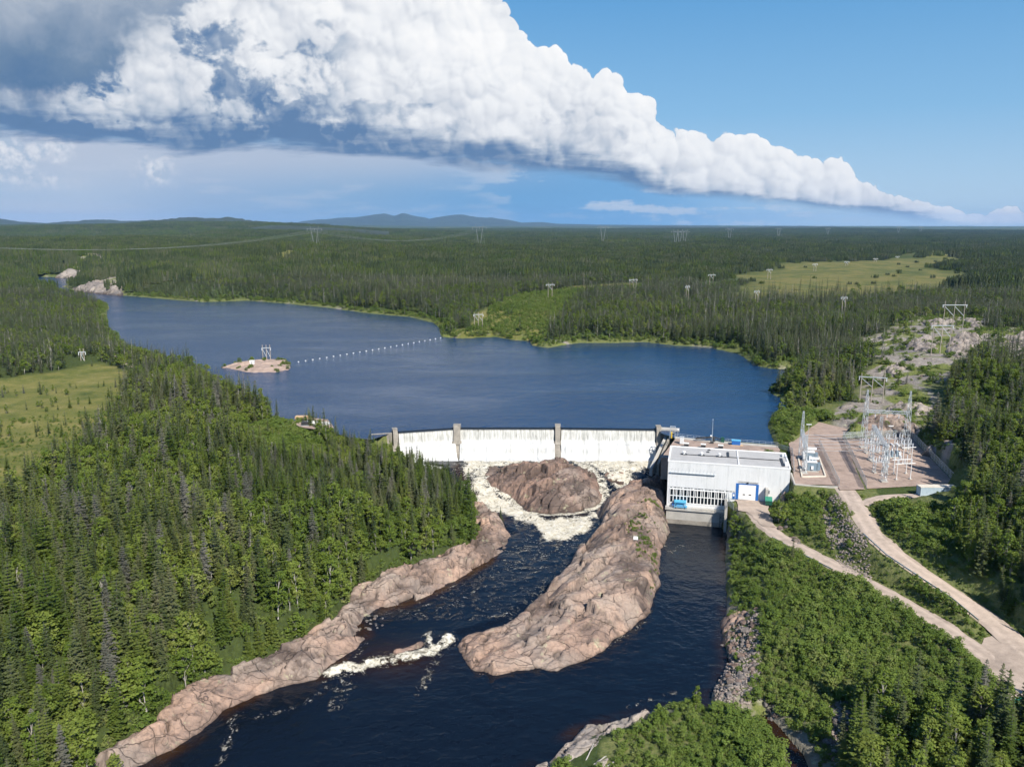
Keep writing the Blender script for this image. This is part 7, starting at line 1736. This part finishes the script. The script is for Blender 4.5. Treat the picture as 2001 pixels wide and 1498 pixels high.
    above = W.math('SUBTRACT', T_, base)                                                                # height over the base
    und = W.math('ADD', above, W.math('MULTIPLY', W.math('MULTIPLY', W.math('SUBTRACT', streak, 0.5), small), 0.05))
    mask = W.math('MULTIPLY', W.step(W.math('ADD', over, W.math('MULTIPLY', W.math('SUBTRACT', soft2, 0.5), 0.004)), -0.0014, W.lin(S_, -0.1, 0.3, 0.004, 0.0014)), W.step(und, -0.006, 0.010))
    rel = W.math('DIVIDE', above, W.math('MAXIMUM', W.math('SUBTRACT', top, base), 0.012))
    lit = W.math('ADD', 0.86, W.math('MULTIPLY', shade, 0.52))
    lit = W.math('ADD', lit, W.math('MULTIPLY', W.math('SUBTRACT', R0, 1.2), 0.15))
    lit = W.math('ADD', lit, W.math('MULTIPLY', W.math('SUBTRACT', soft2, 0.5), 0.30))
    lit = W.math('ADD', lit, W.math('MULTIPLY', W.math('SUBTRACT', fine, 0.5), 0.14))
    lay = W.math('ADD', W.math('MULTIPLY', W.math('SUBTRACT', streak, 0.5), 0.060), W.math('MULTIPLY', W.math('SUBTRACT', soft2, 0.5), 0.035))
    under = W.step(W.math('ADD', above, lay), W.lin(S_, -0.1, 0.6, 0.050, 0.007), W.lin(S_, -0.1, 0.6, -0.004, -0.004))
    lit = W.math('SUBTRACT', lit, W.math('MULTIPLY', under, 0.60))
    lit = W.math('SUBTRACT', lit, W.math('MULTIPLY', W.step(S_, -0.22, -0.50), 0.10))
    grad = W.step(W.math('ADD', above, W.math('MULTIPLY', W.math('SUBTRACT', soft, 0.5), 0.10)), W.lin(S_, -0.1, 0.6, 0.135, 0.02), 0.0)
    lit = W.math('SUBTRACT', lit, W.math('MULTIPLY', grad, 0.17))
    # grey scud and shaded towers at the left
    grey = W.math('MULTIPLY', W.step(W.math('ADD', W.math('ADD', soft, W.math('MULTIPLY', W.math('SUBTRACT', soft2, 0.5), 0.5)), W.math('MULTIPLY', W.math('SUBTRACT', fine, 0.5), 0.22)), 0.47, 0.60), W.math('MULTIPLY', W.step(S_, -0.15, -0.26), W.step(T_, 0.075, 0.12)))
    lit = W.math('SUBTRACT', lit, W.math('MULTIPLY', grey, 0.46))
    mid = W.math('MULTIPLY', W.step(W.math('ADD', soft2, W.math('MULTIPLY', W.math('SUBTRACT', R0, 1.0), 0.12)), 0.50, 0.66), W.math('MULTIPLY', W.step(S_, 0.30, 0.05), W.step(above, 0.16, 0.06)))
    lit = W.math('SUBTRACT', lit, W.math('MULTIPLY', mid, 0.32))
    ccol = W.ramp(lit, [(0.10, lum(98, 130, 170)), (0.28, lum(140, 160, 187)), (0.46, lum(186, 197, 212)), (0.64, lum(221, 225, 232)), (0.80, lum(242, 244, 247)), (0.97, lum(254, 254, 254)), (1.0, lum(255, 255, 255))])
    ccol = W.mix(W.math('MULTIPLY', W.step(S_, 0.30, 0.62), 0.35), ccol, lum(226, 228, 238))            # farther cloud seen through more air
    lay_on(mask, ccol)
    # thin stray bands just below the base
    sb = W.math('MULTIPLY', W.math('MULTIPLY', W.step(W.math('ADD', streak, W.math('MULTIPLY', W.math('SUBTRACT', fine, 0.5), 0.25)), 0.47, 0.60), W.step(above, -0.055, -0.024)), W.math('MULTIPLY', W.step(above, 0.012, -0.008), W.step(S_, -0.10, 0.08)))
    sb = W.math('MULTIPLY', sb, W.step(S_, 0.55, 0.35))
    lay_on(W.math('MULTIPLY', sb, 0.75), lum(206, 216, 230))
    # ---- dark slate cloud overhead at the left
    s0, t0 = st(150, 80)
    ex = W.math('DIVIDE', W.math('SUBTRACT', S_, s0 - 0.16), 0.315); ey = W.math('DIVIDE', W.math('SUBTRACT', T_, t0 + 0.10), 0.195)
    dd = W.math('SQRT', W.math('ADD', W.math('MULTIPLY', ex, ex), W.math('MULTIPLY', ey, ey)))
    dk = W.step(W.math('ADD', W.math('SUBTRACT', 1.0, dd), W.math('ADD', W.math('MULTIPLY', W.math('SUBTRACT', soft, 0.5), 0.6), W.math('MULTIPLY', W.math('SUBTRACT', fine, 0.5), 0.14))), -0.06, 0.20)
    dcol = W.ramp(W.math('ADD', W.lin(T_, st(0, 185)[1], st(0, -60)[1]), W.math('MULTIPLY', W.math('SUBTRACT', soft2, 0.5), 0.9)), [(0.05, lum(92, 124, 162)), (0.35, lum(112, 138, 168)), (0.65, lum(146, 163, 185)), (1.0, lum(190, 198, 210))])
    lay_on(dk, dcol)
    em = W.node('ShaderNodeEmission'); W.put(em.inputs['Color'], acc['c']); em.inputs['Strength'].default_value = 1.0
    tp = W.node('ShaderNodeBsdfTransparent'); mx = W.node('ShaderNodeMixShader')
    side = W.math('MULTIPLY', W.step(S_, -2.2, -1.2), W.step(T_, 0.80, 0.50))
    W.put(mx.inputs[0], W.math('MULTIPLY', acc['a'], side)); W.l.new(tp.outputs[0], mx.inputs[1]); W.l.new(em.outputs[0], mx.inputs[2]); W.l.new(mx.outputs[0], W.out.inputs['Surface'])
    W.m.cycles.emission_sampling = 'NONE'
    R = 90000.0; az_ = np.radians(np.linspace(-66, 60, 64)); ee = np.radians(np.linspace(-1.5, 40, 20))
    V = np.array([(R * math.sin(a) * math.cos(e), R * math.cos(a) * math.cos(e), CAMH + R * math.sin(e)) for e in ee for a in az_])
    i = np.arange(19)[:, None] * 64; j = np.arange(63)[None]
    me = mesh_np('sky', V, np.stack([i + j, i + j + 1, i + 64 + j + 1, i + 64 + j], -1).reshape(-1, 4), True)
    prop(link('sky', me, W.m), 'storm cloud line and rain-blue air in the sky', kind='structure')
sky_clouds()

# ------------------------------------------------------------------ the air
def haze():
    T = new_mat('haze_air'); T.n.remove(T.bs)
    v = T.node('ShaderNodeVolumePrincipled'); v.inputs['Color'].default_value = (0.32, 0.60, 1.0, 1); v.inputs['Density'].default_value = 2.9e-5; v.inputs['Anisotropy'].default_value = 0.0
    T.l.new(v.outputs[0], T.out.inputs['Volume'])
    o = MB().box(-27500, 27500, -27500, 27500, -24, 420).build('haze', T.m); prop(o, 'thin blue summer haze', kind='stuff')
haze()
